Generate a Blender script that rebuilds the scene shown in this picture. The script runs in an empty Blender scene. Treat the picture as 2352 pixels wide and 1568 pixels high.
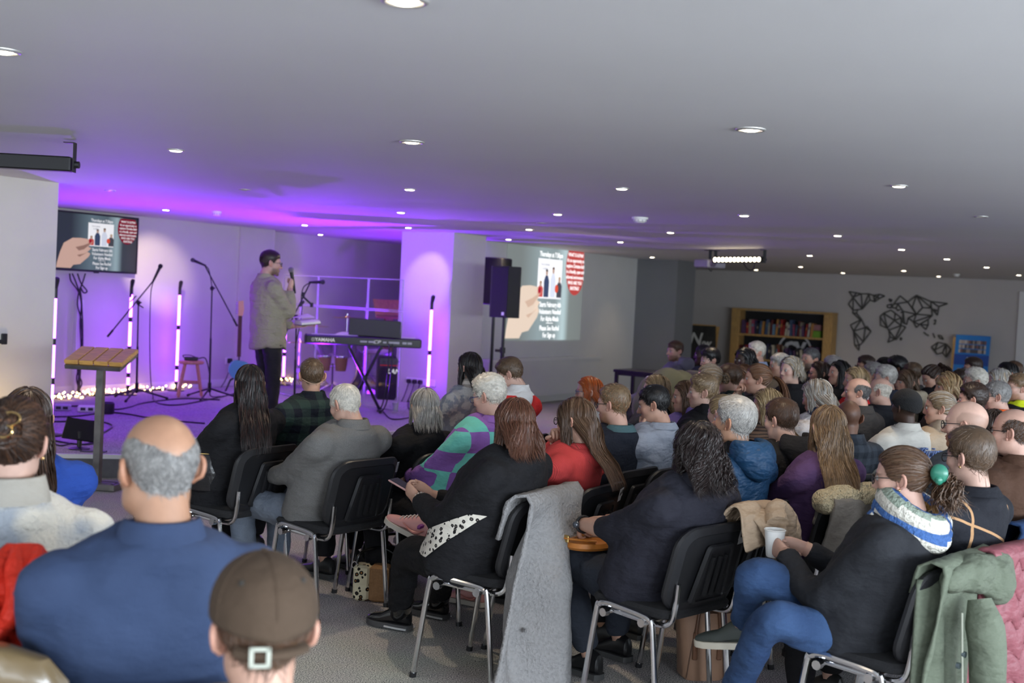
import bpy, math, random
import numpy as np
from mathutils import Matrix, Vector
C = bpy.context.scene.collection
SC = bpy.context.scene
RNG = random.Random(7)

# ---------------------------------------------------------------- camera, exposure, lights
FOC = 2800.0
PIT = math.atan(104/2800); ROL = math.atan(.05)
cF = np.array([0, math.cos(PIT), -math.sin(PIT)])
cU0 = np.array([0, math.sin(PIT), math.cos(PIT)])
cX = np.array([1.0, 0, 0])
cR = math.cos(ROL)*cX + math.sin(ROL)*cU0
cU = -math.sin(ROL)*cX + math.cos(ROL)*cU0
HCAM = 1.62
CAM = np.array([0, 0, HCAM])
cam = bpy.data.cameras.new('camera'); camo = bpy.data.objects.new('camera', cam); C.objects.link(camo)
camo.matrix_world = Matrix(((cR[0], cU[0], -cF[0], 0), (cR[1], cU[1], -cF[1], 0), (cR[2], cU[2], -cF[2], HCAM), (0, 0, 0, 1)))
cam.sensor_width = 36.0; cam.lens = FOC/2352*36; cam.clip_end = 200
cam.dof.use_dof = True; cam.dof.focus_distance = 5.6; cam.dof.aperture_fstop = 3.2
SC.camera = camo
SC.view_settings.view_transform = 'Standard'; SC.view_settings.look = 'None'
SC.view_settings.gamma = 1; SC.view_settings.use_curve_mapping = False
SC.view_settings.exposure = 0.12
SC.cycles.use_denoising = True
SC.cycles.max_bounces = 7; SC.cycles.diffuse_bounces = 4; SC.cycles.glossy_bounces = 3
SC.cycles.transparent_max_bounces = 8; SC.cycles.sample_clamp_indirect = 6
SC.cycles.use_light_tree = True
SC.cycles.use_adaptive_sampling = True; SC.cycles.adaptive_threshold = .035
w = bpy.data.worlds.new('world'); SC.world = w; w.use_nodes = True
w.node_tree.nodes['Background'].inputs[0].default_value = (.72, .82, 1, 1)
w.node_tree.nodes['Background'].inputs[1].default_value = 1.0

def ray(u, v): return cF + cR*(u-1176)/FOC + cU*(784-v)/FOC
def at(u, v, Y):                       # point seen at pixel u,v at distance Y
    d = ray(u, v); return CAM + d*Y/d[1]
def atz(u, v, z):                      # point seen at pixel u,v at height z
    d = ray(u, v); return CAM + d*(z-HCAM)/d[2]
A2 = np.array([.524, .852]); A2 /= np.linalg.norm(A2); B2 = np.array([-A2[1], A2[0]])
YA = math.atan2(A2[1], A2[0])          # rotation of things on walls that run along a
YB = math.atan2(-B2[1], -B2[0])        # rotation of things on the far wall
def ab(a, b, z=0): q = A2*a + B2*b; return np.array([q[0], q[1], z])
def onb(u, v, b):
    d = ray(u, v); return CAM + d*(b - 0)/(d[:2] @ B2)
def ona(u, v, a):
    d = ray(u, v); return CAM + d*a/(d[:2] @ A2)
HC = 2.389; STG = .186

def area_light(name, loc, target, sx, sy, power, col, spread=None):
    l = bpy.data.lights.new(name, 'AREA'); l.shape = 'RECTANGLE'; l.size = sx; l.size_y = sy
    l.energy = power; l.color = col
    if spread: l.spread = spread
    o = bpy.data.objects.new(name, l); C.objects.link(o); o.location = loc
    d = Vector(target) - Vector(loc); o.rotation_euler = d.to_track_quat('-Z', 'Y').to_euler()
    return o
def spot(name, loc, target, power, col, angle, blend=.5, rad=.03, parent=None):
    l = bpy.data.lights.new(name, 'SPOT'); l.energy = power; l.color = col; l.spot_size = math.radians(angle)
    l.spot_blend = blend; l.shadow_soft_size = rad
    o = bpy.data.objects.new(name, l); C.objects.link(o); o.location = loc
    d = Vector(target) - Vector(loc); o.rotation_euler = d.to_track_quat('-Z', 'Y').to_euler()
    return o
# daylight through the windows of the right-hand wall and the wall behind the camera
WINB = -5.0; WINA = -4.5
WIN_R = [(-3.2, -.4), (.4, 3.2), (4.0, 6.8), (7.8, 10.6), (12.0, 14.8), (16.5, 19.3)]
WIN_K = [(-4.0, -1.2), (-.2, 2.6), (3.6, 6.4)]
for i, (a0, a1) in enumerate(WIN_R):
    c = ab((a0+a1)/2, WINB+.06, 1.45)
    area_light('window_daylight', c, ab((a0+a1)/2, WINB+3, .45), a1-a0, 1.3, [400, 350, 210, 90, 40, 30][i], (.80, .90, 1))
for b0, b1 in WIN_K:
    c = ab(WINA+.06, (b0+b1)/2, 1.45)
    area_light('window_daylight', c, ab(WINA+3, (b0+b1)/2, .3), b1-b0, 1.3, 80, (.82, .91, 1))

# ---------------------------------------------------------------- materials
MATS = {}
def nd(nt, t, **k):
    n = nt.nodes.new(t)
    for a, b in k.items(): setattr(n, a, b)
    return n
def mat(key, col, rough=.6, metal=0., noise=0., nscale=20., bump=0., bscale=200., coat=0., emit=None, estr=0., spec=None, trans=0., alpha=1., vcol=False, sheen=0., stretch=None, dist=.01):
    if key in MATS: return MATS[key]
    m = bpy.data.materials.new(key); m.use_nodes = True; nt = m.node_tree
    p = nt.nodes['Principled BSDF']
    p.inputs['Base Color'].default_value = (*col, 1); p.inputs['Roughness'].default_value = rough
    p.inputs['Metallic'].default_value = metal
    if spec is not None: p.inputs['Specular IOR Level'].default_value = spec
    if coat: p.inputs['Coat Weight'].default_value = coat
    if sheen: p.inputs['Sheen Weight'].default_value = sheen; p.inputs['Sheen Roughness'].default_value = .5
    if trans: p.inputs['Transmission Weight'].default_value = trans
    if alpha < 1: p.inputs['Alpha'].default_value = alpha
    if emit: p.inputs['Emission Color'].default_value = (*emit, 1); p.inputs['Emission Strength'].default_value = estr
    co = nd(nt, 'ShaderNodeTexCoord')
    src = co.outputs['Object']
    if stretch:
        mp = nd(nt, 'ShaderNodeMapping'); mp.inputs['Scale'].default_value = stretch
        nt.links.new(src, mp.inputs[0]); src = mp.outputs[0]
    base = None
    if vcol:
        va = nd(nt, 'ShaderNodeVertexColor', layer_name='Col'); base = va.outputs['Color']
    if noise:
        n = nd(nt, 'ShaderNodeTexNoise'); n.inputs['Scale'].default_value = nscale; n.inputs['Detail'].default_value = 4
        nt.links.new(src, n.inputs['Vector'])
        mr = nd(nt, 'ShaderNodeMapRange'); mr.inputs[1].default_value = .3; mr.inputs[2].default_value = .7
        mr.inputs[3].default_value = 1-noise; mr.inputs[4].default_value = 1+noise
        nt.links.new(n.outputs['Fac'], mr.inputs[0])
        mx = nd(nt, 'ShaderNodeVectorMath', operation='MULTIPLY')
        if base: nt.links.new(base, mx.inputs[0])
        else: mx.inputs[0].default_value = col
        nt.links.new(mr.outputs[0], mx.inputs[1]); base = mx.outputs[0]
    if base: nt.links.new(base, p.inputs['Base Color'])
    if bump:
        n2 = nd(nt, 'ShaderNodeTexNoise'); n2.inputs['Scale'].default_value = bscale; n2.inputs['Detail'].default_value = 3
        nt.links.new(src, n2.inputs['Vector'])
        b = nd(nt, 'ShaderNodeBump'); b.inputs['Strength'].default_value = bump; b.inputs['Distance'].default_value = dist
        nt.links.new(n2.outputs['Fac'], b.inputs['Height']); nt.links.new(b.outputs[0], p.inputs['Normal'])
    MATS[key] = m
    return m
def glow(key, col, s):
    return mat(key, (0, 0, 0), .5, emit=col, estr=s)

# ---------------------------------------------------------------- mesh building
class MB:
    def __init__(s): s.v = []; s.f = []; s.m = []; s.n = 0
    def add(s, v, f, m=0):
        v = np.asarray(v, float); o = s.n
        s.v.append(v); s.n += len(v)
        for q in f: s.f.append(tuple(int(i)+o for i in q)); s.m.append(m)
        return s
    def box(s, c, d, m=0, rot=None, bev=0.):
        c = np.array(c, float); h = np.array(d, float)/2
        if bev:
            k = bev; v = []
            for z, i in ((-h[2], k), (-h[2]+k, 0), (h[2]-k, 0), (h[2], k)):
                x, y = h[0]-i, h[1]-i
                kk = k*.9
                v += [(-x+kk, -y, z), (x-kk, -y, z), (x, -y+kk, z), (x, y-kk, z), (x-kk, y, z), (-x+kk, y, z), (-x, y-kk, z), (-x, -y+kk, z)]
            f = [tuple(range(7, -1, -1)), tuple(range(24, 32))]
            for r in range(3):
                for j in range(8): f.append((r*8+j, r*8+(j+1) % 8, r*8+8+(j+1) % 8, r*8+8+j))
            v = np.array(v)
        else:
            v = np.array([(x, y, z) for z in (-1, 1) for y in (-1, 1) for x in (-1, 1)])*h
            f = [(0, 2, 3, 1), (4, 5, 7, 6), (0, 1, 5, 4), (2, 6, 7, 3), (0, 4, 6, 2), (1, 3, 7, 5)]
        if rot is not None: v = v @ np.array(rot.to_3x3() if hasattr(rot, 'to_3x3') else rot).T
        return s.add(v + c, f, m)
    def tube(s, pts, r, n=8, m=0, caps=True, up=None, flat=1.0):
        pts = np.array(pts, float); k = len(pts)
        r = np.full(k, r, float) if np.isscalar(r) else np.array(r, float)
        t = np.gradient(pts, axis=0); t /= np.linalg.norm(t, axis=1)[:, None]+1e-9
        u0 = np.array(up if up is not None else ((0, 0, 1) if abs(t[0][2]) < .9 else (1, 0, 0)), float)
        V = []
        u = u0 - t[0]*(u0 @ t[0]); u /= np.linalg.norm(u)+1e-9
        an = np.arange(n)*2*math.pi/n
        for i in range(k):
            u = u - t[i]*(u @ t[i]); u /= np.linalg.norm(u)+1e-9
            w = np.cross(t[i], u)
            V.append(pts[i] + r[i]*(np.cos(an)[:, None]*u*flat + np.sin(an)[:, None]*w))
        V = np.concatenate(V); f = []
        for i in range(k-1):
            for j in range(n): f.append((i*n+j, i*n+(j+1) % n, (i+1)*n+(j+1) % n, (i+1)*n+j))
        if caps: f += [tuple(range(n-1, -1, -1)), tuple(range((k-1)*n, k*n))]
        return s.add(V, f, m)
    def cyl(s, a, b, r, n=12, m=0, r2=None):
        return s.tube([a, b], [r, r if r2 is None else r2], n, m)
    def ell(s, c, r, n=12, k=8, m=0, rot=None):
        th = np.arange(n)*2*math.pi/n; V = [(0, 0, 1)]
        for i in range(1, k):
            ph = math.pi*i/k
            V += [(math.sin(ph)*math.cos(t), math.sin(ph)*math.sin(t), math.cos(ph)) for t in th]
        V.append((0, 0, -1)); V = np.array(V)*np.array(r, float)
        if rot is not None: V = V @ np.array(rot).T
        f = [(0, 1+j, 1+(j+1) % n) for j in range(n)]
        for i in range(k-2):
            for j in range(n): f.append((1+i*n+j, 1+(i+1)*n+j, 1+(i+1)*n+(j+1) % n, 1+i*n+(j+1) % n))
        e = len(V)-1
        f += [(e, 1+(k-2)*n+(j+1) % n, 1+(k-2)*n+j) for j in range(n)]
        return s.add(V+np.array(c, float), f, m)
    def loft(s, rings, m=0, caps=True):
        n = len(rings[0]); k = len(rings); V = np.concatenate([np.array(q, float) for q in rings]); f = []
        for i in range(k-1):
            for j in range(n): f.append((i*n+j, i*n+(j+1) % n, (i+1)*n+(j+1) % n, (i+1)*n+j))
        if caps: f += [tuple(range(n-1, -1, -1)), tuple(range((k-1)*n, k*n))]
        return s.add(V, f, m)
    def lathe(s, prof, c=(0, 0, 0), n=16, m=0):
        return s.loft([[(c[0]+r*math.cos(t), c[1]+r*math.sin(t), c[2]+z) for t in np.arange(n)*2*math.pi/n] for r, z in prof], m)
    def prism(s, poly, t, m=0, M=None):           # polygon in local xz, thickness t along -y
        n = len(poly); v = [(x, 0, z) for x, z in poly] + [(x, -t, z) for x, z in poly]
        f = [tuple(range(n)), tuple(range(2*n-1, n-1, -1))] + [(i, i+n, (i+1) % n+n, (i+1) % n) for i in range(n)]
        v = np.array(v, float)
        if M is not None: v = v @ np.array(M)[:3, :3].T + np.array(M)[:3, 3]
        return s.add(v, f, m)
    def mesh(s, name, mats, smooth=True):
        me = bpy.data.meshes.new(name)
        me.from_pydata(np.concatenate(s.v).tolist(), [], s.f)
        for x in (mats if isinstance(mats, (list, tuple)) else [mats]): me.materials.append(x)
        me.polygons.foreach_set('material_index', s.m)
        if smooth: me.polygons.foreach_set('use_smooth', [True]*len(s.f))
        me.update()
        return me
def link(name, me, parent=None):
    o = bpy.data.objects.new(name, me); C.objects.link(o)
    if parent is not None: o.parent = parent
    return o
def ob(name, mb, mats, parent=None, smooth=True, autos=35):
    me = mb.mesh(name, mats, smooth)
    if smooth and autos:
        try: me.set_sharp_from_angle(angle=math.radians(autos))
        except Exception: pass
    return link(name, me, parent)
def tag(o, label, cat, group=None):
    o['label'] = label; o['category'] = cat
    if group: o['group'] = group
    return o
def thing(name, label, cat, loc=(0, 0, 0), rz=0., group=None):
    o = bpy.data.objects.new(name, None); C.objects.link(o)
    o.location = tuple(float(x) for x in loc); o.rotation_euler = (0, 0, rz); o.empty_display_size = .1
    return tag(o, label, cat, group)
def struct(name, mb, mats, smooth=False):
    o = ob(name, mb, mats, None, smooth); o['kind'] = 'structure'; return o
def copy_tree(o, parent=None):
    c = o.copy(); C.objects.link(c)
    if parent is not None: c.parent = parent
    for ch in o.children: copy_tree(ch, c)
    return c
def text(name, body, size, m, parent, loc, rot, ext=.002, align='CENTER', shear=0., sx=1., bold=0.):
    cu = bpy.data.curves.new(name, 'FONT'); cu.body = body; cu.size = size; cu.extrude = ext; cu.align_x = align; cu.align_y = 'CENTER'
    cu.shear = shear; cu.resolution_u = 2; cu.space_line = 1.0; cu.offset = bold
    t = bpy.data.objects.new(name, cu); C.objects.link(t)
    bpy.context.view_layer.update()
    me = bpy.data.meshes.new_from_object(t); bpy.data.objects.remove(t); bpy.data.curves.remove(cu)
    me.name = name; me.materials.clear(); me.materials.append(m)
    o = link(name, me, parent); o.location = loc; o.rotation_euler = rot; o.scale = (sx, 1, 1)
    return o
def bez(p, n=10):
    p = [np.array(q, float) for q in p]; out = []
    for t in np.linspace(0, 1, n):
        q = p
        while len(q) > 1: q = [q[i]*(1-t)+q[i+1]*t for i in range(len(q)-1)]
        out.append(q[0])
    return np.array(out)
def spline(pts, n=6):                              # Catmull-Rom
    P = [np.array(q, float) for q in pts]; P = [2*P[0]-P[1]]+P+[2*P[-1]-P[-2]]; out = []
    for i in range(1, len(P)-2):
        for t in np.linspace(0, 1, n, endpoint=False):
            a, b, c, d = P[i-1:i+3]
            out.append(.5*((2*b)+(-a+c)*t+(2*a-5*b+4*c-d)*t*t+(-a+3*b-3*c+d)*t**3))
    out.append(P[-2]); return np.array(out)

# common materials
M_black = mat('black_plastic', (.012, .012, .014), .45)
M_blackm = mat('black_metal', (.015, .015, .017), .35, .3)
M_chrome = mat('chrome', (.72, .72, .73), .14, 1.)
M_white = mat('white_plastic', (.75, .75, .73), .4)
M_wall = mat('wall_paint', (.60, .575, .54), .75, noise=.02, nscale=3, bump=.05, bscale=60)
M_wall2 = mat('white_wall_paint', (.66, .66, .64), .7, noise=.02, nscale=3)
M_grey = mat('grey_wall_paint', (.19, .195, .205), .7, noise=.02, nscale=3)
M_ceil = mat('ceiling_paint', (.62, .615, .62), .62, noise=.025, nscale=.9, bump=.06, bscale=5)
M_trim = mat('white_gloss', (.72, .72, .70), .35)
# ---------------------------------------------------------------- room
def carpet_mat():
    m = mat('carpet', (.2, .2, .21), .95); nt = m.node_tree; p = nt.nodes['Principled BSDF']
    co = nd(nt, 'ShaderNodeTexCoord')
    n1 = nd(nt, 'ShaderNodeTexNoise'); n1.inputs['Scale'].default_value = 170; n1.inputs['Detail'].default_value = 3
    n2 = nd(nt, 'ShaderNodeTexNoise'); n2.inputs['Scale'].default_value = 2.2
    r1 = nd(nt, 'ShaderNodeValToRGB'); e = r1.color_ramp.elements
    e[0].position = .36; e[0].color = (.13, .13, .14, 1); e[1].position = .66; e[1].color = (.85, .81, .77, 1)
    mx = nd(nt, 'ShaderNodeMix', data_type='RGBA', blend_type='MULTIPLY'); mx.inputs[0].default_value = .25
    for n in (n1, n2): nt.links.new(co.outputs['Object'], n.inputs['Vector'])
    nt.links.new(n1.outputs['Fac'], r1.inputs[0]); nt.links.new(r1.outputs[0], mx.inputs[6]); nt.links.new(n2.outputs['Color'], mx.inputs[7])
    nt.links.new(mx.outputs[2], p.inputs['Base Color'])
    b = nd(nt, 'ShaderNodeBump'); b.inputs['Strength'].default_value = .5; b.inputs['Distance'].default_value = .006
    nt.links.new(n1.outputs['Fac'], b.inputs['Height']); nt.links.new(b.outputs[0], p.inputs['Normal'])
    p.inputs['Specular IOR Level'].default_value = .1
    return m
M_carpet = carpet_mat()
RA = Matrix.Rotation(YA, 3, 'Z')
def abbox(mb, a0, a1, b0, b1, z0, z1, m=0):
    c = ab((a0+a1)/2, (b0+b1)/2, (z0+z1)/2); return mb.box(c, (a1-a0, b1-b0, z1-z0), m, RA)
b_ = MB(); abbox(b_, WINA-.3, 24.9, WINB-.3, 13, -.1, 0); struct('floor', b_, M_carpet)
b_ = MB(); abbox(b_, WINA-.3, 24.9, WINB-.3, 13, HC, HC+.12); struct('ceiling', b_, M_ceil)
b_ = MB(); abbox(b_, WINA-.3, 6.82, 8.8, 9.1, 0, HC); struct('wall_left', b_, M_wall)
b_ = MB(); abbox(b_, 6.6, 6.82, 9.1, 12.6, 0, HC); struct('wall_return', b_, M_wall)
b_ = MB(); abbox(b_, 6.6, 12.35, 12.1, 12.5, 0, HC); struct('wall_stage', b_, M_wall)
b_ = MB(); abbox(b_, 12.35, 13.03, 12.06, 12.5, 0, HC); struct('wall_pilaster', b_, M_wall)
b_ = MB(); abbox(b_, 13.03, 19.0, 12.4, 12.7, 0, HC); struct('wall_alcove', b_, M_wall)
b_ = MB(); abbox(b_, 12.78, 13.53, 8.8, 9.62, 0, HC); struct('trim_1', b_, M_wall)['label'] = 'square painted column beside the stage'
b_ = MB(); abbox(b_, 14.6, 19.56, 9.5, 9.8, 0, HC); struct('wall_screen', b_, M_wall2)
b_ = MB(); abbox(b_, 19.55, 20.33, 8.72, 9.9, 0, HC); struct('wall_pier', b_, M_grey)
b_ = MB(); abbox(b_, 24.5, 24.8, WINB-.3, 13, 0, HC); struct('wall_far', b_, mat('far_wall_paint', (.52, .49, .47), .75, noise=.02, nscale=3))
b_ = MB(); abbox(b_, 20.1, 24.6, 11.6, 11.8, 0, HC); abbox(b_, 19.9, 20.1, 9.8, 12.7, 0, HC); struct('wall_passage', b_, M_wall)
b_ = MB(); abbox(b_, 14.6, 19.5, 9.48, 9.5, 0, .12); struct('baseboard_screen', b_, M_trim)
b_ = MB(); abbox(b_, 20.2, 24.5, 11.58, 11.6, 0, .12); struct('baseboard_passage', b_, M_trim)
b_ = MB(); abbox(b_, 24.47, 24.5, WINB, 11.58, 0, .12); struct('baseboard_far', b_, M_trim)
b_ = MB(); abbox(b_, 6.82, 12.35, 12.085, 12.1, STG, STG+.1); struct('baseboard_stage', b_, M_trim)
# boxed pipe casing along the foot of the screen wall
b_ = MB(); abbox(b_, 14.62, 18.05, 9.36, 9.5, .12, .66); struct('trim_2', b_, M_wall2)
b_ = MB(); abbox(b_, 14.62, 18.06, 9.34, 9.5, .66, .70); struct('trim_3', b_, M_trim)
# walls with windows
def windowed(name, horiz, spans, lo, hi, fixed0, fixed1, n0):
    mb = MB(); cur = lo
    def seg(s0, s1, z0, z1, bb=None):
        bb = bb or mb
        if horiz: abbox(bb, s0, s1, fixed0, fixed1, z0, z1)
        else: abbox(bb, fixed0, fixed1, s0, s1, z0, z1)
    for i, (s0, s1) in enumerate(spans):
        seg(cur, s0, 0, HC); seg(s0, s1, 0, .78); seg(s0, s1, 2.12, HC); cur = s1
        fr = MB(); c0, c1 = s0, s1
        for q0, q1, z0, z1 in ((c0, c0+.06, .78, 2.12), (c1-.06, c1, .78, 2.12), (c0, c1, .78, .84), (c0, c1, 2.06, 2.12), ((c0+c1)/2-.03, (c0+c1)/2+.03, .78, 2.12)):
            if horiz: abbox(fr, q0, q1, fixed0+.05, fixed0+.12, z0, z1)
            else: abbox(fr, fixed0+.05, fixed0+.12, q0, q1, z0, z1)
        w_ = struct('window_%d' % (n0+i), fr, M_trim)
        gl = MB()
        if horiz: abbox(gl, c0+.05, c1-.05, fixed0+.08, fixed0+.09, .83, 2.07)
        else: abbox(gl, fixed0+.08, fixed0+.09, c0+.05, c1-.05, .83, 2.07)
        ob('pane', gl, glass, w_, False)
    seg(cur, hi, 0, HC); struct(name, mb, M_wall)
glass = mat('window_glass', (.9, .95, 1), .02, trans=1., spec=.3, alpha=.35)
windowed('wall_right', True, WIN_R, WINA-.3, 24.8, WINB-.3, WINB, 1)
windowed('wall_back', False, WIN_K, WINB-.3, 9.1, WINA-.3, WINA, 10)
# door frame at the right end of the far wall
b_ = MB(); d0 = (ona(2340, 760, 24.5)[:2] @ B2)
for q0, q1, z0, z1 in ((d0-.0, d0+.12, 0, 2.06), (d0-1.0, d0-.88, 0, 2.06), (d0-1.0, d0+.12, 2.06, 2.18)): abbox(b_, 24.44, 24.5, q0-.1, q1-.1, z0, z1)
dr = struct('door_1', b_, M_trim)
b_ = MB(); abbox(b_, 24.46, 24.5, d0-1.0, d0-.1, .01, 2.06); ob('door_leaf', b_, M_trim, dr, False)

# stage platform
def stage():
    poly = [(5.55, 8.8), (7.0, 7.42), (11.3, 7.42), (12.78, 8.8), (13.5, 9.62), (16.9, 9.62), (16.9, 12.4), (13.03, 12.4), (13.03, 12.06), (6.82, 12.1), (6.82, 8.8)]
    poly = [(5.62, 8.79), (7.0, 7.46), (11.3, 7.46), (12.70, 8.78), (12.76, 9.64), (14.5, 9.64), (14.5, 9.82), (18.9, 9.82), (18.9, 12.38), (13.05, 12.38), (13.05, 12.04), (6.84, 12.08), (6.84, 8.78)]
    n = len(poly)
    mb = MB(); v = [ab(a, b, .0) for a, b in poly] + [ab(a, b, STG) for a, b in poly]
    mb.add(v, [tuple(range(n, 2*n))], 0); mb.add(v, [(i, (i+1) % n, (i+1) % n+n, i+n) for i in range(n)], 1)
    m = bpy.data.meshes
    o = struct('trim_4', mb, [M_carpet, mat('stage_riser', (.12, .12, .125), .7, noise=.08)])
    o['label'] = 'low carpeted stage platform across the corner'
    for (p, q) in ((0, 1), (1, 2), (2, 3)):
        P = ab(*poly[p], STG); Q = ab(*poly[q], STG); d = Q-P; L = np.linalg.norm(d); an = math.atan2(d[1], d[0])
        e = MB().box((P+Q)/2+np.array([0, 0, -.012]), (L+.02, .03, .034), 0, Matrix.Rotation(an, 3, 'Z'))
        ob('stage_nosing', e, M_trim, o, False)
stage()

# ---------------------------------------------------------------- ceiling fittings
LAMP = glow('lamp_glass', (1, .86, .66), 14.)
M_trimr = mat('downlight_trim', (.55, .54, .52), .3, .6)
DL = dict(A=(930, 0), B=(5, 116), C=(1724, 296), D=(946, 325), E=(404, 344), F=(253, 437), G=(562, 435), H=(941, 434), I=(1428, 432), J=(2065, 426), K=(381, 481), L=(921, 487), M=(1281, 491), N=(1709, 494), O=(2254, 497), P=(1243, 512), Q=(1215, 526), R=(700, 516), S=(938, 522), T=(736, 538), U=(1540, 533), V=(1924, 540), W=(1425, 555), X=(1168, 549), Y=(2071, 572), Z=(1860, 586), a=(1498, 590), b=(2175, 594), c=(1723, 597), d=(1839, 612), e=(2266, 613), f=(1737, 619), g=(1936, 626), h=(2076, 621), i=(2156, 634), j=(2340, 631))
DIM = set('FGOP')
def ringmesh(name, r0, r1, h, m, n=20):
    mb = MB(); rings = []
    for r, z in ((r0, .0), (r0, -h*.6), (r0+.006, -h), (r1, -h*.5), (r1, 0)):
        rings.append([(r*math.cos(t), r*math.sin(t), z) for t in np.arange(n)*2*math.pi/n])
    mb.loft(rings, 0, False); return mb.mesh(name, m)
me_ring = ringmesh('trim_ring', .038, .052, .008, M_trimr)
me_ringb = ringmesh('trim_ring', .05, .066, .01, M_trimr)
_m = MB(); _m.lathe([(.001, -.0115), (.03, -.011), (.038, -.006), (.038, .0)], n=16); me_bulb = _m.mesh('bulb', LAMP)
_m = MB(); _m.lathe([(.001, -.004), (.03, -.004), (.037, -.001), (.037, .0)], n=16); me_bulbd = _m.mesh('bulb', mat('dim_lamp_glass', (.35, .33, .33), .2, emit=(1, .86, .7), estr=.25))
row_words = {'A': 'at the top edge of the picture, directly overhead', 'B': 'at the top left edge of the picture', 'C': 'large in the ceiling on the right, nearest of the right side', 'D': 'large in the middle of the ceiling', 'E': 'in the ceiling right of the black light bar',
 'F': 'unlit, in the purple ceiling before the television', 'G': 'unlit, in the purple ceiling above the boom microphone', 'H': 'in the ceiling straight above the keyboard', 'I': 'in the ceiling above the projected slide, front row', 'J': 'in the ceiling above the world map, front row',
 'K': 'in the purple ceiling, lighting the wall beside the television', 'L': 'tilted, in the purple ceiling before the column', 'M': 'in the ceiling left of the smoke detector', 'N': 'in the ceiling right of the smoke detector', 'O': 'unlit, in the ceiling at the far right edge', 'P': 'unlit, in the ceiling above the loudspeaker', 'Q': 'tilted, in the ceiling edge above the loudspeaker',
 'R': 'in the purple ceiling above the perspex screen', 'S': 'in the ceiling lighting the front of the column', 'T': 'above the alcove behind the perspex screen', 'U': 'in the ceiling below the smoke detector', 'V': 'in the ceiling right of the lit light bar', 'W': 'above the projected slide, second row', 'X': 'above the loudspeaker, beside the column top',
 'Y': 'above the left half of the world map, third row', 'Z': 'right of the lit light bar, third row', 'a': 'before the dark grey pier', 'b': 'above the blue banner, third row', 'c': 'just under the lit light bar', 'd': 'above the right end of the bookcase', 'e': 'high above the blue banner near the right edge', 'f': 'by the top of the far wall, above the left bookcase post', 'g': 'by the top of the far wall, above the americas', 'h': 'above the asian part of the wall map', 'i': 'by the far wall beside the second smoke detector', 'j': 'at the right edge above the white door frame'}
for k, (u, v) in DL.items():
    P = atz(u, v, HC)
    t = thing('ceiling_downlight', ('dim' if k in DIM else 'lit') + ' round ceiling downlight ' + row_words[k], 'ceiling light', P, 0, 'recessed ceiling downlights')
    near = P[1] < 7
    link('trim_ring', me_ringb if near else me_ring, t)
    bl = link('bulb', me_bulbd if k in DIM else me_bulb, t)
    if k in DIM: continue
    tgt = P + np.array([0, 0, -1.])
    pw, an, bd = 38., 95, .8
    if k == 'K': tgt = onb(352, 618, 12.1); pw, an, bd = 300., 28, .8
    if k == 'S': tgt = ona(985, 640, 12.78); pw, an, bd = 34., 42, .6
    if k in 'Q': tgt = P + np.array([-.2, .3, -1.]); pw = 26.
    if k in 'acfdgi': pw = 18
    s = spot('downlight_beam', P+np.array([0, 0, -.02]), tgt, pw, (1, .80, .56), an, bd, .035)
def detector(u, v, label, r=.055):
    P = atz(u, v, HC); t = thing('smoke_detector', label, 'smoke detector', P, 0)
    ob('base', MB().lathe([(.001, 0), (r, 0), (r, -.018), (r*.95, -.02), (.001, -.02)], n=20), M_white, t)
    ob('sensor_head', MB().lathe([(r*.8, -.02), (r*.8, -.035), (r*.55, -.05), (.001, -.052)], n=20), M_white, t)
    m = MB()
    for i in range(10):
        an = i*math.pi/5; m.box((r*.78*math.cos(an), r*.78*math.sin(an), -.032), (.006, .006, .018))
    ob('vent_fins', m, mat('detector_grey', (.3, .3, .31), .5), t)
detector(498, 485, 'round white smoke detector in the purple ceiling over the stage')
detector(1470, 499, 'white smoke detector with a wire loop in the middle of the ceiling', .075)
detector(2197, 629, 'small smoke detector by the top of the far wall', .06)

def light_bar(P, rz, label, L, lit):
    t = thing('stage_light_bar', label, 'stage light', P, rz)
    ob('housing', MB().box((0, 0, -.14), (L, .085, .085), 0, None, .008), M_blackm, t)
    for s in (-1, 1):
        m = MB(); x = s*(L/2+.012)
        m.box((x, 0, -.10), (.006, .05, .17)); m.box((x-s*.03, 0, -.016), (.06, .05, .006))
        br = ob('bracket', m, M_blackm, t)
        ob('knob', MB().cyl((x, 0, -.14), (x+s*.028, 0, -.14), .02, 10), M_black, br)
    for i in range(12):
        x = -L/2+L*(i+.5)/12
        m = MB().cyl((x, .0 - .043, -.14), (x, -.05, -.14), .03, 12)
        ob('lens', m, glow('bar_lamp', (1, .84, .55), 12.) if lit else mat('dark_lens', (.05, .05, .06), .2), t)
    cb = MB().tube(bez([(L*.30, .02, -.18), (L*.29, .03, -.32), (L*.12, .05, -.30), (L*.05, .03, -.17)], 12), .007, 6)
    ob('cable', cb, M_black, t)
    return t
# bar 1 hangs at the left with its back to us; bar 2 faces us at the right
P1 = atz(168, 322, HC); d1 = A2*.0
q1 = atz(-230, 300, HC)
L1 = 1.05; an1 = math.atan2(P1[1]-q1[1], P1[0]-q1[0])
c1 = P1 - np.array([math.cos(an1), math.sin(an1), 0])*L1/2
light_bar(c1, an1+math.pi, 'black unlit stage light bar hanging from the ceiling at the left edge', L1, False)
q2, P2 = atz(1632, 571, HC), atz(1745, 570, HC)
an2 = math.atan2(P2[1]-q2[1], P2[0]-q2[0])
c2_ = atz(1699, 572, HC)
light_bar(c2_, math.radians(-62), 'stage light bar with a row of lit warm lamps on the ceiling', 1.0, True)
spot('bar_beam', c2_+np.array([-.25, -.15, -.2]), at(620, 700, 11.75), 420, (1, .82, .55), 30, .6, .08)
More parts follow.
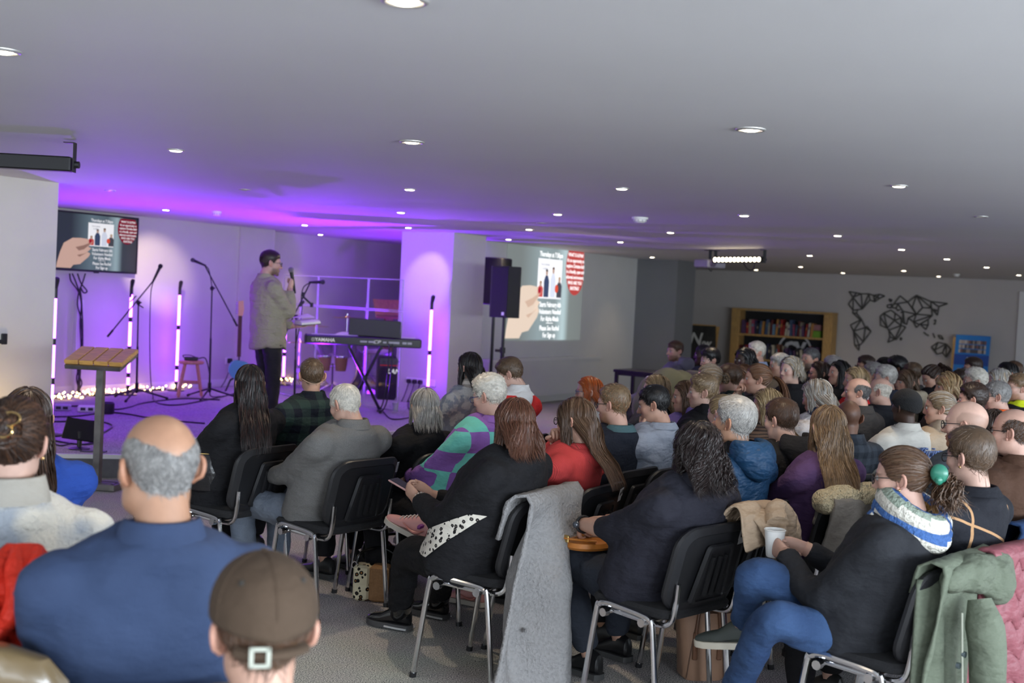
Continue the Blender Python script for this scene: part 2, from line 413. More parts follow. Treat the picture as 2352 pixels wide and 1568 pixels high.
# projector beside the lit bar
Pp = atz(1632, 574, HC)
t = thing('projector', 'purple-tinted ceiling projector hanging left of the lit light bar', 'projector', Pp, math.radians(35))
ob('body', MB().box((0, 0, -.19), (.34, .28, .11), 0, None, .012), mat('projector_grey', (.30, .28, .33), .45), t)
ob('lens', MB().cyl((-.09, -.14, -.19), (-.09, -.175, -.19), .045, 16), mat('lens_glass', (.25, .2, .3), .05, .6), t)
ob('ceiling_mount', MB().cyl((0, 0, 0), (0, 0, -.14), .022, 10).box((0, 0, -.005), (.12, .12, .01)), M_blackm, t)
ob('cable', MB().tube(bez([(.1, .1, -.2), (.2, .1, -.32), (.12, .12, -.33), (.02, .1, -.14)], 10), .007, 6), M_black, t)
# ---------------------------------------------------------------- slide shared by the television and the glowing wall sheet
def disc(cx, cz, rx, rz, n=28): return [(cx+rx*math.cos(t), cz+rz*math.sin(t)) for t in np.arange(n)*2*math.pi/n]
def slide(par, W, H, y0, k, e):
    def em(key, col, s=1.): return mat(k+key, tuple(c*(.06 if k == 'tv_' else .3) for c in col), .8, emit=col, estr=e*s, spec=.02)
    def poly(name, pts, m, d):
        mb = MB(); P = [((x-.5)*W, (z-.5)*H) for x, z in pts]
        mb.prism(P, .0006, 0); o = ob(name, mb, m, par, False); o.location = (0, y0-d, 0); return o
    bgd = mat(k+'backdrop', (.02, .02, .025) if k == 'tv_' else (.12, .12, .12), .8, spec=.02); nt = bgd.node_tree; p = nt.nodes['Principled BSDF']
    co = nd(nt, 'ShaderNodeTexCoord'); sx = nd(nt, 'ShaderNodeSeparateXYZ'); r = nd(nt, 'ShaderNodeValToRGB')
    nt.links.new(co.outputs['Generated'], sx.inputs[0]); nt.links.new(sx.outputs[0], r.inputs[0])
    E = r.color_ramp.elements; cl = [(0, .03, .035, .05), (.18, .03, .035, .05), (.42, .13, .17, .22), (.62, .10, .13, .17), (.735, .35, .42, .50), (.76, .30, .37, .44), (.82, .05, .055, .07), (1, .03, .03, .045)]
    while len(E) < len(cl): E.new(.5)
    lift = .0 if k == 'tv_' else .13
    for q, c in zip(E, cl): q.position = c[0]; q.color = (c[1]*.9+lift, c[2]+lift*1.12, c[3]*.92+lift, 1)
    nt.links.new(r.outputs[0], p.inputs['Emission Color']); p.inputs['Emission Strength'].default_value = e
    poly('backdrop', [(0, 0), (1, 0), (1, 1), (0, 1)], bgd, 0)
    wh = em('white', (.92, .92, .95)); red = em('red', (.22, .004, .025) if k == 'tv_' else (.45, .06, .055)); skin = em('skin', (.62, .40, .33) if k == 'tv_' else (.72, .58, .47))
    skin2 = em('skin_dark', (.30, .17, .14) if k == 'tv_' else (.6, .42, .32))
    poly('red_bubble', [(x, min(z, .985)) for x, z in disc(.875, .80, .125, .285, 36)] if k == 'tv_' else [(min(x, .999), min(z, .995)) for x, z in disc(.885, .79, .135, .30, 36)], red, .001)
    poly('invitation_card', [(.385, .44), (.70, .44), (.70, .86), (.385, .86)], wh, .001)
    # hand holding the card
    poly('hand', [(.02, .02), (.19, .02), (.22, .08), (.30, .10), (.40, .24), (.42, .30), (.38, .33), (.35, .30), (.40, .35), (.43, .40), (.39, .42), (.44, .50), (.43, .55), (.38, .56), (.30, .57), (.20, .56), (.10, .46), (.06, .30), (.03, .12)], skin, .0018)
    poly('finger_shadow', [(.24, .40), (.33, .44), (.42, .50), (.40, .45), (.34, .37), (.28, .34)], skin2, .0024)
    poly('finger_shadow', [(.26, .26), (.34, .29), (.40, .34), (.36, .30), (.29, .23)], skin2, .0024)
    poly('painted_nail', disc(.415, .525, .017, .035, 12), em('nail', (.35, .01, .03)), .003)
    for x, h, c, hc in ((.425, .16, (.55, .08, .07), (.35, .2, .1)), (.50, .30, (.05, .07, .14), (.06, .04, .03)), (.585, .33, (.66, .70, .82), (.10, .06, .04)), (.67, .22, (.07, .07, .09), (.45, .33, .2))):
        poly('printed_figure', [(x-.032, .455), (x+.032, .455), (x+.034, .46+h*.55), (x+.016, .45+h*.78), (x-.016, .45+h*.78), (x-.034, .46+h*.55)], em('fig%d' % int(x*1000), c), .0018)
        poly('printed_head', disc(x, .455+h*.86, .014, .034, 12), em('figs', (.45, .3, .24)), .0019)
        poly('printed_hair', [(a, b) for a, b in disc(x, .455+h*.91, .016, .026, 12) if b > .455+h*.88], em('figh%d' % int(x*1000), hc), .0025)
    poly('question_mark', disc(.635, .55, .022, .045, 12), em('qm', (.7, .09, .05)), .0024)
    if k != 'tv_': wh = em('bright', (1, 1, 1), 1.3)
    def tx(s, x, z, sz, sxx=1., m=None):
        o = text('slide_text', s, sz*H, m or wh, par, ((x-.5)*W, y0-.003, (z-.5)*H), (math.pi/2, 0, 0), .0004, sx=sxx, bold=sz*H*.012)
    tx('Thursdays at 7:30pm', .55, .905, .075, .78)
    for i, s in enumerate(('Starts February 6th', 'Volunteers Needed', 'For Alpha Meals')): tx(s, .565, .375-i*.075, .075, .78)
    poly('rule', [(.52, .178), (.61, .178), (.61, .184), (.52, .184)], wh, .002)
    for i, s in enumerate(('Please See Rachel', 'For Sign up')): tx(s, .565, .125-i*.075, .075, .78)
    for i, s in enumerate(('WHAT IS ALPHA?', "It's an opportunity to", 'explore Christian faith', 'in a friendly, open and', 'informal environment.', 'WHO ARE YOU', 'INVITING?')): tx(s, .882, .93-i*.061, .056, .80)
    for i, s in enumerate(("You're invited", 'to Alpha')): tx(s, .475, .80-i*.045, .04, .8, em('greytext', (.35, .36, .42)))
# television
c = onb(223, 558, 12.0)
t = thing('television', 'flat black wall television showing a hand holding an invitation card', 'television', c, YA)
W, H = 1.235, .70
m = MB(); m.box((0, .02, 0), (W, .035, H), 0, None, .006)
ob('case', m, M_black, t, False)
m = MB()
for x, z, sx, sz in ((0, H/2-.008, W, .016), (0, -H/2+.012, W, .024), (-W/2+.008, 0, .016, H), (W/2-.008, 0, .016, H)): m.box((x, -.004, z), (sx, .014, sz))
m.box((0, -.006, -H/2-.006), (.07, .012, .014))
ob('bezel', m, M_black, t, False)
ob('wall_bracket', MB().box((0, .06, 0), (.4, .06, .3)), M_blackm, t, False)
slide(t, W-.034, H-.04, -.002, 'tv_', .80)
# bundle of cables hanging below it
def P3(u, v, b=11.98): return onb(u, v, b)
t = tag(ob('cable_bundle', MB(), M_black) if False else thing('cable_bundle', 'tangle of black cables hanging from the television to the floor', 'cable', P3(180, 760), 0), 'tangle of black cables hanging from the television to the floor', 'cable')
o0 = P3(180, 760)
for pts in ([(166, 628), (175, 650), (187, 690), (184, 740), (186, 800), (181, 860), (178, 905)], [(178, 628), (186, 650), (200, 668), (192, 672), (184, 660), (188, 700), (190, 790), (185, 845), (182, 905)], [(196, 628), (190, 648), (181, 672), (178, 700), (186, 735), (189, 800), (178, 850), (188, 880), (174, 908)], [(160, 628), (163, 645), (178, 666), (186, 690), (190, 760), (184, 830), (176, 870), (186, 905)]):
    ob('cable', MB().tube(spline([P3(u, v)-o0 for u, v in pts], 5), .009, 6), M_black, t)
# white surface trunking below the television, purple in the LED light
b_ = MB(); q = onb(174, 790, 12.1); z0 = onb(172, 903, 12.1)[2]; z1 = onb(179, 688, 12.1)[2]
aq = q[:2] @ A2; abbox(b_, aq-.045, aq+.045, 12.04, 12.1, STG, z1); o = struct('trim_5', b_, M_trim)

# ---------------------------------------------------------------- LED tube lights on stands
M_tube = glow('led_tube', (.30, .045, 1.), 30.)
def led_tube(name_label, uv0, uv1, breaks, Y=None, z0=STG, head=False):
    B = atz(uv0[0], uv0[1], z0) if Y is None else at(uv0[0], uv0[1], Y)
    T = at(uv1[0], uv1[1], B[1]); h = T[2]-B[2]
    t = thing('led_tube_light', name_label, 'led light', B, 0, 'purple led tubes on the stage')
    ob('base', MB().lathe([(.001, .0), (.11, .0), (.11, .012), (.02, .02), (.012, .03), (.012, .12), (.001, .12)], n=20), M_blackm, t)
    f = [0.09/h]+list(breaks)+[1-.10/h]
    segs = []
    for i in range(len(f)-1):
        a, b = f[i]*h+.03, f[i+1]*h-.03
        ob('light_tube', MB().cyl((0, 0, a), (0, 0, b), .017, 12), M_tube, t)
        segs.append((a, b))
    for z0_, z1_ in [(q*h-.03, q*h+.03) for q in f[1:-1]]+[(.08, .125), (h-.13, h-.03)]: ob('coupling', MB().cyl((0, 0, z0_), (0, 0, z1_), .0205, 12), M_black, t)
    cl = MB().cyl((0, 0, h-.04), (.012, -.01, h+.03), .02, 10, 0, .027).cyl((.012, -.01, h+.03), (.022, -.02, h+.05), .027, 10, 0, .02)
    ob('clip', cl, M_black, t)
    return B, h
TUBES = []
for lab, a, b, br in (('purple led tube at the left end beside the wall', (115, 1000), (139, 652), (.36, .62)),
                      ('purple led tube behind the first boom microphone stand', (293, 907), (307, 652), (.18, .42, .68)),
                      ('purple led tube behind the wooden stool', (404, 897), (421, 655), (.22, .60)),
                      ('purple led tube in front of the column', (981, 931), (992, 688), (.16, .50))):
    TUBES.append(led_tube(lab, a, b, br))
TUBES.append(led_tube('purple led tube behind the perspex screen by the book', (650, 884), (656, 742), (.5,), None, STG))
# unseen floor uplighters added to wash the ceiling purple, and a warm one at the left wall
def uplight(p, label, col, power, tgt, ang, bl=1.):
    t = thing('unseen_uplighter', label, 'stage light', p, 0)
    ob('can', MB().lathe([(.001, 0), (.07, 0), (.075, .02), (.075, .11), (.065, .12), (.06, .10), (.001, .10)], n=18), M_black, t)
    ob('lens', MB().lathe([(.001, .105), (.058, .105)], n=18), glow('up_'+label[:5], col, 6.), t)
    spot('unseen_uplight_beam', np.array(p)+np.array([0, 0, .13]), tgt, power, col, ang, bl, .05)
for q, tq, pw in (((8.6, 10.2), (8.2, 9.4), 480), ((11.2, 9.7), (11.2, 8.6), 760), ((14.2, 10.3), (14.0, 10.2), 320)):
    p = ab(*q, STG); uplight(p, 'small black uplighter casting purple light, ' + {8.6: 'behind the boom microphone stands', 11.2: 'between the speaker and the stage piano', 14.2: 'inside the alcove behind the column'}[q[0]], (.22, .015, 1.), pw, ab(*tq, 3), 140)
p = onb(12, 880, 8.42); p[2] = STG; uplight(p, 'small black uplighter casting warm light on the left wall', (1, .72, .28), 14, onb(12, 815, 8.8), 125)
# ---------------------------------------------------------------- microphone stands
def mic(par, tip, back, r=.024, foam=False, name='microphone', grille=None):
    tip = np.array(tip); back = np.array(back); d = (back-tip)/np.linalg.norm(back-tip); L = np.linalg.norm(back-tip)
    hd = mat('mic_grille', (.10, .10, .11), .4, .7, bump=.6, bscale=900) if grille is None else grille
    o = ob(name, MB().tube([tip+d*.045, tip+d*.06, tip+d*L*.97, back], [r*.75, r*.72, r*.45, r*.42], 12), M_black, par)
    ob('grille', MB().tube([tip+d*.002, tip+d*.008, tip+d*.025, tip+d*.042, tip+d*.05], [r*.35, r*.8, r*1.05, r*.95, r*.75], 14), mat('foam', (.012, .012, .013), .95) if foam else hd, o)
    return o
def tripod(t, r=.33, z=.0, h=.12, ang=0.4):
    for i in range(3):
        a = ang+i*2*math.pi/3
        lg = ob('leg', MB().cyl((0, 0, h), (r*math.cos(a), r*math.sin(a), .02), .011, 8), M_blackm, t)
        ob('rubber_foot', MB().cyl((r*.94*math.cos(a), r*.94*math.sin(a), .026), (r*1.02*math.cos(a), r*1.02*math.sin(a), .014), .016, 8), M_black, lg)
def boom_stand(label, base, top, mictip, micback, tail, foam=False, cable=None, extra=None):
    B = atz(*base, STG); Y = B[1]
    def L(u, v, dy=0): return at(u, v, Y+dy)-B
    t = thing('microphone_stand', label, 'microphone stand', B, 0)
    tripod(t, .36, 0, .13, .5)
    tp = L(*top); ob('pole', MB().cyl((0, 0, .08), (tp[0]*.5, tp[1]*.5, tp[2]*.55), .013, 10).cyl((tp[0]*.5, tp[1]*.5, tp[2]*.5), tp, .009, 10).cyl((0, 0, .09), (0, 0, .2), .022, 10), M_blackm, t)
    ob('clutch', MB().ell(tp, (.026, .022, .03), 10, 6).cyl(tp+np.array([0, -.02, 0]), tp+np.array([.045, -.03, .005]), .008, 6), M_black, t)
    mt, mb_, tl = L(*mictip), L(*micback), L(*tail)
    bm = ob('boom', MB().cyl(tl, mb_, .008, 8).cyl(tl, tl+(mb_-tl)*.12, .013, 8), M_blackm, t)
    mc = mic(t, mt, mb_+(mb_-mt)*.1, .026, foam)
    if cable: ob('cable', MB().tube(spline([L(*q) for q in cable], 6), .006, 6), M_black, t)
    if extra: extra(t, L)
    return t
def clips(t, L):
    m = MB().box(L(306, 686), (.10, .012, .012), 0, Matrix.Rotation(-.8, 3, 'Y')).box(L(300, 678), (.02, .015, .05)).box(L(322, 702), (.09, .012, .012), 0, Matrix.Rotation(.5, 3, 'Y'))
    ob('clip', m, M_blackm, t)
boom_stand('black boom stand with a foam-covered microphone, nearest the television', (313, 918), (318, 695), (371, 606), (352, 645), (247, 773), True, [(352, 645), (346, 680), (344, 780), (346, 870), (352, 915)], clips)
boom_stand('black boom stand with its microphone pointing left, beside the wooden stool', (480, 916), (487, 662), (438, 595), (470, 609), (545, 749), False, [(470, 609), (479, 618), (484, 640), (487, 662)])
def holder(t, L):
    c = L(706, 690)
    ob('tablet_clamp', MB().box(c, (.13, .03, .02), 0, Matrix.Rotation(.7, 3, 'Y')).box(L(697, 676), (.03, .04, .05)).box(L(716, 700), (.03, .05, .05)).box(L(693, 697), (.08, .02, .03), 0, Matrix.Rotation(-.9, 3, 'Y')), M_black, t)
boom_stand('boom stand with a tablet clamp and microphone, in front of the speaker', (675, 945), (681, 728), (747, 647), (713, 648), (655, 765), False, [(713, 648), (697, 660), (692, 685), (694, 700), (690, 740), (677, 800)], holder)

# ---------------------------------------------------------------- wooden stool with a small unit on it
M_pine = mat('pine_wood', (.52, .27, .13), .5, noise=.25, nscale=14, stretch=(6, 6, .7), bump=.1, bscale=30)
B = atz(436, 911, STG)
st = thing('wooden_stool', 'round wooden four-legged stool on the stage', 'stool', B, .3)
hz = at(440, 828, B[1])[2]-STG
ob('seat', MB().lathe([(.001, hz), (.14, hz), (.155, hz-.01), (.155, hz-.03), (.14, hz-.04), (.001, hz-.04)], n=24), M_pine, st)
for i in range(4):
    a = math.pi/4+i*math.pi/2
    ob('leg', MB().cyl((.10*math.cos(a), .10*math.sin(a), hz-.03), (.20*math.cos(a), .20*math.sin(a), 0), .018, 10, 0, .016), M_pine, st)
for i, z in enumerate((.18, .22, .18, .22)):
    a, b = math.pi/4+i*math.pi/2, math.pi/4+(i+1)*math.pi/2; r = .20-.1*z/hz
    ob('rung', MB().cyl((r*math.cos(a), r*math.sin(a), z), (r*math.cos(b), r*math.sin(b), z), .012, 8), M_pine, st)
t = thing('effects_unit', 'small black electronic unit with a lead lying on the wooden stool', 'electronic unit', B+np.array([0, 0, hz]), .2)
ob('body', MB().box((0, 0, .025), (.16, .10, .04), 0, None, .006), M_black, t)
ob('cable', MB().tube(spline([(.08, 0, .03), (.17, 0, .03), (.22, .02, -.15), (.24, .03, -hz*.7), (.25, .05, -hz+.012), (.4, .1, -hz+.012)], 6).tolist(), .007, 6).tube(spline([(-.08, 0, .03), (-.1, 0, .06), (-.02, .02, .065), (.06, 0, .04)], 6), .006, 6), M_black, t)

# ---------------------------------------------------------------- fairy lights and loose cables on the stage
M_fairy = glow('fairy_bulb', (1, .62, .22), 14.)
rg = random.Random(3)
t = thing('fairy_lights', 'string of warm fairy lights along the foot of the stage wall', 'fairy lights', atz(300, 905, STG), 0)
o0 = atz(300, 905, STG)
_m = MB(); _m.ell((0, 0, 0), (.011, .011, .011), 8, 5); me_fb = _m.mesh('bulb', M_fairy)
path = []
for u in np.linspace(116, 470, 130):
    base = np.interp(u, [116, 175, 215, 300, 420, 470], [917, 910, 904, 899, 887, 882])
    path.append(atz(u+rg.uniform(-3, 3), base+rg.uniform(-4, 5), STG+.012)-o0)
ob('wire', MB().tube(np.array(path), .004, 4), M_black, t)
for i, p in enumerate(path):
    if rg.random() < .92 and (i < 105 or rg.random() < .8):
        q = link('bulb', me_fb, t); q.location = p+np.array([0, 0, rg.uniform(0, .05)])
t = thing('fairy_lights', 'string of warm fairy lights behind the perspex screen', 'fairy lights', atz(650, 876, STG), 0); o0 = atz(650, 876, STG)
pp = [atz(632+i*3.1, 873+2*math.sin(i*1.7), STG+.012)-o0 for i in range(15)]
ob('wire', MB().tube(np.array(pp), .004, 4), M_black, t)
for p in pp:
    q = link('bulb', me_fb, t); q.location = p+np.array([0, 0, rg.uniform(0, .04)])
def floor_cable(label, pts, r=.008, z=STG):
    P = [atz(u, v, z+r) for u, v in pts]; o0 = P[0]
    o = ob('floor_cable', MB().tube(spline([p-o0 for p in P], 6), r, 6), M_black); o.location = o0
    tag(o, label, 'cable')
floor_cable('black cable bowing along the wall foot below the television', [(118, 915), (150, 897), (175, 893), (200, 900), (225, 908), (300, 900), (380, 893)], .012)
floor_cable('long black cable crossing the stage to the microphone stands', [(120, 934), (200, 932), (262, 940), (300, 934), (330, 925), (420, 915), (505, 918)])
floor_cable('black cable crossing the stage behind the tablet stand', [(118, 957), (180, 955), (240, 947), (290, 950), (360, 962), (470, 972)])
floor_cable('black cable looping round the lectern pole on the stage', [(115, 968), (200, 967), (232, 968), (258, 977), (240, 992), (226, 998), (233, 1012), (200, 1020), (165, 1018), (130, 1012), (115, 1010)])
floor_cable('black cable lying between the two boom stands', [(350, 914), (362, 925), (395, 930), (440, 925), (520, 908), (560, 897)])
floor_cable('black cable winding round the keyboard stand foot', [(880, 945), (900, 962), (940, 958), (955, 945), (938, 935), (945, 900), (962, 885)])
floor_cable('thin black cable at the left end by the tablet stand', [(112, 1015), (140, 1023), (165, 1018), (190, 1020), (225, 1012)], .006)
def sbox(u, v, label, col, w):
    P = atz(u, v, STG); t = thing('floor_box', label, 'cable box', P, .25)
    ob('body', MB().box((0, 0, .035), (w, .09, .07), 0, None, .012), mat('box_'+label[:6], col, .4), t)
    ob('socket', MB().box((w*.2, -.046, .035), (.05, .006, .03)).box((-w*.2, -.046, .035), (.05, .006, .03)), M_black, t)
sbox(143, 943, 'grey socket box on the stage floor at the left end', (.5, .5, .53), .17)
sbox(200, 946, 'white socket box on the stage floor beside the lectern pole', (.85, .84, .8), .19)
# ---------------------------------------------------------------- tablet on its stand
P = atz(182, 1031, STG); Y = P[1]
t = thing('tablet_stand', 'black tablet on a short pedestal stand at the stage edge', 'tablet', P, 0)
ob('base', MB().lathe([(.001, 0), (.085, 0), (.085, .008), (.03, .02), (.001, .022)], n=20), M_black, t)
ob('post', MB().tube([(0, 0, .015), (0, 0, .09), (-.005, .02, .14)], .02, 10), M_black, t)
R_ = Matrix.Rotation(.12, 3, 'Z') @ Matrix.Rotation(.12, 3, 'Y') @ Matrix.Rotation(-.55, 3, 'X')
ob('tablet', MB().box((0, .03, .155), (.275, .015, .19), 0, R_, .006), mat('tablet_black', (.01, .01, .012), .2), t)
pl = tag(ob('cable_plate', MB().box((0, 0, .004), (.2, .08, .008), 0, Matrix.Rotation(.1, 3, 'Z')), mat('dark_plate', (.03, .02, .05), .4)), 'flat dark plate lying at the stage edge beside the tablet stand', 'plate'); pl.location = atz(215, 1037, STG)
# ---------------------------------------------------------------- lectern of planks on a steel post
P = atz(222, 1122, 0); Y = P[1]
t = thing('lectern', 'lectern with four wooden planks on a square steel post before the stage', 'lectern', P, 0)
M_steel = mat('raw_steel', (.17, .16, .155), .42, .75, noise=.35, nscale=8)
top = at(236, 832, Y)-P; hT = top[2]
yaw = math.radians(-6)
RL = Matrix.Rotation(yaw, 3, 'Z')
def rl(x, y, z): return np.array(RL @ Vector((x, y, z)))
ob('post', MB().box((0, 0, hT/2), (.055, .055, hT), 0, RL, .004), M_steel, t, False)
m = MB()
for q in (-.075, 0, .075): m.box(rl(0, q, .028), (.36, .045, .05), 0, RL, .004)
for q in (-.16, .16): m.box(rl(q, 0, .028), (.045, .2, .05), 0, RL, .004)
ob('base', m, M_steel, t, False)
tilt = Matrix.Rotation(math.radians(18), 3, 'X')
m = MB()
for q in (-.19, .19): m.box(rl(q*1.05, 0, hT+.012), (.03, .30, .03), 0, RL @ tilt)
for q in (-.14, .14): m.box(rl(0, q, hT+.012+q*.32), (.43, .03, .03), 0, RL @ tilt)
ob('top_frame', m, M_steel, t, False)
M_plank = mat('honey_wood', (.66, .36, .10), .45, noise=.22, nscale=10, stretch=(1, 6, 6), bump=.1, bscale=20)
for i in range(4):
    ob('plank', MB().box(rl(-.174+i*.116, 0, hT+.045), (.108, .30, .035), 0, RL @ tilt, .005), M_plank, t, False)
# ---------------------------------------------------------------- electric guitar on a stand
P = atz(546, 897, STG); Y = P[1]
t = thing('electric_guitar', 'turquoise electric guitar leaning on its stand against the stage wall', 'guitar', P, math.radians(10))
hd = at(552, 705, Y)-P
gm = mat('guitar_turquoise', (.10, .42, .42), .2, coat=.6)
body = []
for a in np.linspace(0, 2*math.pi, 36, endpoint=False):
    r = 1+.18*math.cos(2*a)+.05*math.cos(3*a)
    body.append((.135*r*math.cos(a)*.9, .30+.17*r*math.sin(a)*.85))
R_ = Matrix.Rotation(math.radians(10), 4, 'X') @ Matrix.Rotation(math.radians(18), 4, 'Z')
ob('body', MB().prism(body, .045, 0, R_), gm, t)
nk = MB().box((0, -.06, .74), (.05, .022, .58), 0, R_.to_3x3(), .004); nk.v[-1] = nk.v[-1]+np.array([0, -.06, 0])
ob('neck', nk, mat('rosewood', (.09, .045, .025), .5), t)
hs = MB().prism([(-.03, 1.0), (.03, 1.0), (.045, 1.08), (.03, 1.2), (-.035, 1.19), (-.03, 1.08)], .018, 0, Matrix.Translation((0, -.18, 0)) @ Matrix.Rotation(math.radians(18), 4, 'Z'))
h_ = ob('headstock', hs, mat('maple', (.62, .36, .16), .4), t)
for i in range(6): ob('tuning_peg', MB().cyl((-.035, -.19, 1.03+i*.028), (-.062, -.19, 1.035+i*.028), .008, 8), M_chrome, h_)
ob('stand', MB().tube([(-.15, -.15, .0), (-.1, -.02, .14), (0, .03, .2), (.1, -.02, .14), (.15, -.15, 0)], .012, 8).cyl((0, .03, .2), (0, .16, 0), .012, 8).cyl((0, .03, .2), (0, -.04, .62), .01, 8), M_blackm, t)
# ---------------------------------------------------------------- perspex drum screen
M_px = bpy.data.materials.new('perspex'); M_px.use_nodes = True; nt = M_px.node_tree
for n in list(nt.nodes): nt.nodes.remove(n)
tr = nd(nt, 'ShaderNodeBsdfTransparent'); gl = nd(nt, 'ShaderNodeBsdfGlossy'); mx = nd(nt, 'ShaderNodeMixShader'); out = nd(nt, 'ShaderNodeOutputMaterial'); fr = nd(nt, 'ShaderNodeLayerWeight')
tr.inputs[0].default_value = (.93, .94, .95, 1); gl.inputs['Roughness'].default_value = .03; fr.inputs[0].default_value = .12
nt.links.new(fr.outputs['Fresnel'], mx.inputs[0]); nt.links.new(tr.outputs[0], mx.inputs[1]); nt.links.new(gl.outputs[0], mx.inputs[2]); nt.links.new(mx.outputs[0], out.inputs[0])
M_pxe = mat('perspex_edge', (.8, .78, .85), .25, trans=.3, alpha=.4)
pa, pb = atz(629, 905, STG), atz(835, 936, STG)
dirn = (pb-pa)/np.linalg.norm(pb-pa)
def on_line(u):                                    # where the screen line meets the image column u
    lo, hi = -1., 6.
    for _ in range(40):
        mid = (lo+hi)/2; q = pa+dirn*mid-CAM
        if 1176+FOC*(q@cR)/(q@cF) < u: lo = mid
        else: hi = mid
    return pa+dirn*lo
t = thing('drum_screen', 'clear perspex screen of jointed panels around the drum kit', 'screen', pa, math.atan2(dirn[1], dirn[0]))
xs = [np.linalg.norm(on_line(u)-pa) for u in (640, 720, 834, 914)]
for i in range(3):
    x0, x1 = xs[i]+.01, xs[i+1]-.01; sk = (-.12, .1, -.08)[i]
    for z0, z1 in ((.02, 1.18), (1.2, 1.56)):
        ob('panel', MB().box(((x0+x1)/2, sk*0, (z0+z1)/2), (x1-x0, .008, z1-z0)), M_px, t, False)
        m = MB()
        for q in (x0, x1): m.box((q, 0, (z0+z1)/2), (.012, .014, z1-z0))
        for q in (z0, z1): m.box(((x0+x1)/2, 0, q), (x1-x0, .014, .012))
        ob('panel_edge', m, M_pxe, t, False)
# ---------------------------------------------------------------- drum kit behind it
B = atz(745, 897, STG)+np.array([.1, .55, 0])
t = thing('drum_kit', 'silver drum kit with cymbals behind the perspex screen', 'drum kit', B, math.radians(-20))
M_drum = mat('drum_shell', (.42, .38, .45), .3, .5, noise=.1, nscale=30); M_skin = mat('drum_head', (.8, .78, .76), .4); M_brass = mat('brass', (.75, .52, .2), .25, 1.)
def drum(c, r, d, ax, sub=True):
    c = np.array(c, float); ax = np.array(ax, float)/np.linalg.norm(ax)
    o = ob('drum', MB().cyl(c-ax*d/2, c+ax*d/2, r, 24), M_drum, t)
    ob('drum_head', MB().cyl(c+ax*d/2, c+ax*(d/2+.006), r*.97, 24).cyl(c-ax*d/2, c-ax*(d/2+.006), r*.97, 24), M_skin, o)
    u = np.cross(ax, (0, 0, 1) if abs(ax[2]) < .9 else (1, 0, 0)); u /= np.linalg.norm(u); w_ = np.cross(ax, u); m = MB()
    for s in (-1, 1): m.tube([c+ax*s*d*.47+(u*math.cos(a)+w_*math.sin(a))*(r+.004) for a in np.linspace(0, 2*math.pi, 25)], .009, 6)
    for k in range(6):
        a = k*math.pi/3; q = (u*math.cos(a)+w_*math.sin(a))*(r+.012); m.cyl(c-ax*d*.45+q, c+ax*d*.45+q, .007, 6)
    ob('hoop', m, M_chrome, o)
drum((0, .2, .28), .28, .36, (0, 1, 0)); drum((.10, -.05, .62), .16, .24, (.15, -.45, .85)); drum((-.22, -.02, .6), .14, .2, (-.15, -.45, .85)); drum((.45, .3, .38), .2, .34, (0, -.1, 1))
for x, y, z, r in ((-.45, .1, .86, .2), (.42, .05, .66, .19), (-.1, .4, 1.0, .22), (-.55, -.15, .62, .17)):
    o = ob('cymbal', MB().lathe([(.001, z+.03), (.03, z+.025), (.045, z+.012), (r, z), (r*.98, z-.004), (.001, z+.004)], (x, y, 0), 24), M_brass, t)
    ob('cymbal_stand', MB().cyl((x, y, .25), (x, y, z+.06), .011, 8).cyl((x, y, .3), (x+.2, y+.1, 0), .01, 8).cyl((x, y, .3), (x-.18, y+.12, 0), .01, 8).cyl((x, y, .3), (x, y-.2, 0), .01, 8), M_chrome, o)
t = thing('bongo_drums', 'pair of small honey wood bongo drums standing before the drum kit', 'drum', atz(755, 905, STG)+np.array([0, .25, 0]), .2)
for x in (-.11, .11):
    o = ob('shell', MB().lathe([(.07, .30), (.085, .40), (.09, .50), (.001, .50)], (x, 0, 0), 16), mat('honey_shell', (.32, .2, .06), .35), t)
    ob('hoop', MB().lathe([(.092, .48), (.096, .5), (.092, .51), (.088, .51)], (x, 0, 0), 16), M_chrome, t)
ob('stand', MB().cyl((0, 0, .4), (0, 0, .1), .015, 8).cyl((-.11, 0, .36), (.11, 0, .36), .012, 8).cyl((0, 0, .12), (.2, .1, 0), .012, 8).cyl((0, 0, .12), (-.2, .1, 0), .012, 8).cyl((0, 0, .12), (0, -.2, 0), .012, 8), M_chrome, t)
# ---------------------------------------------------------------- wooden book lectern in the alcove
P = atz(872, 893, STG)+np.array([.0, .9, 0]); Y = P[1]
t = thing('reading_stand', 'pale wooden reading stand with a sloping top behind the perspex screen', 'lectern', P, math.radians(18))
hz = at(872, 728, Y)[2]-STG
M_oak = mat('light_oak', (.62, .36, .12), .4, noise=.2, nscale=12, stretch=(6, 1, 1))
RT = Matrix.Rotation(math.radians(42), 3, 'X')
ob('top', MB().box((-.02, .02, hz+.13), (.42, .40, .022), 0, RT, .004), M_oak, t, False)
ob('ledge', MB().box((-.02, -.15, hz+.015), (.42, .05, .03), 0, RT), mat('dark_oak', (.3, .16, .06), .4), t, False)
ob('post', MB().box((0, .03, hz/2+.03), (.13, .08, hz+.1), 0, None, .005), mat('post_oak', (.34, .18, .10), .45, noise=.15), t, False)
ob('foot', MB().box((0, .03, .02), (.4, .32, .04), 0, None, .006), mat('dark_oak', (.3, .16, .06), .4), t, False)
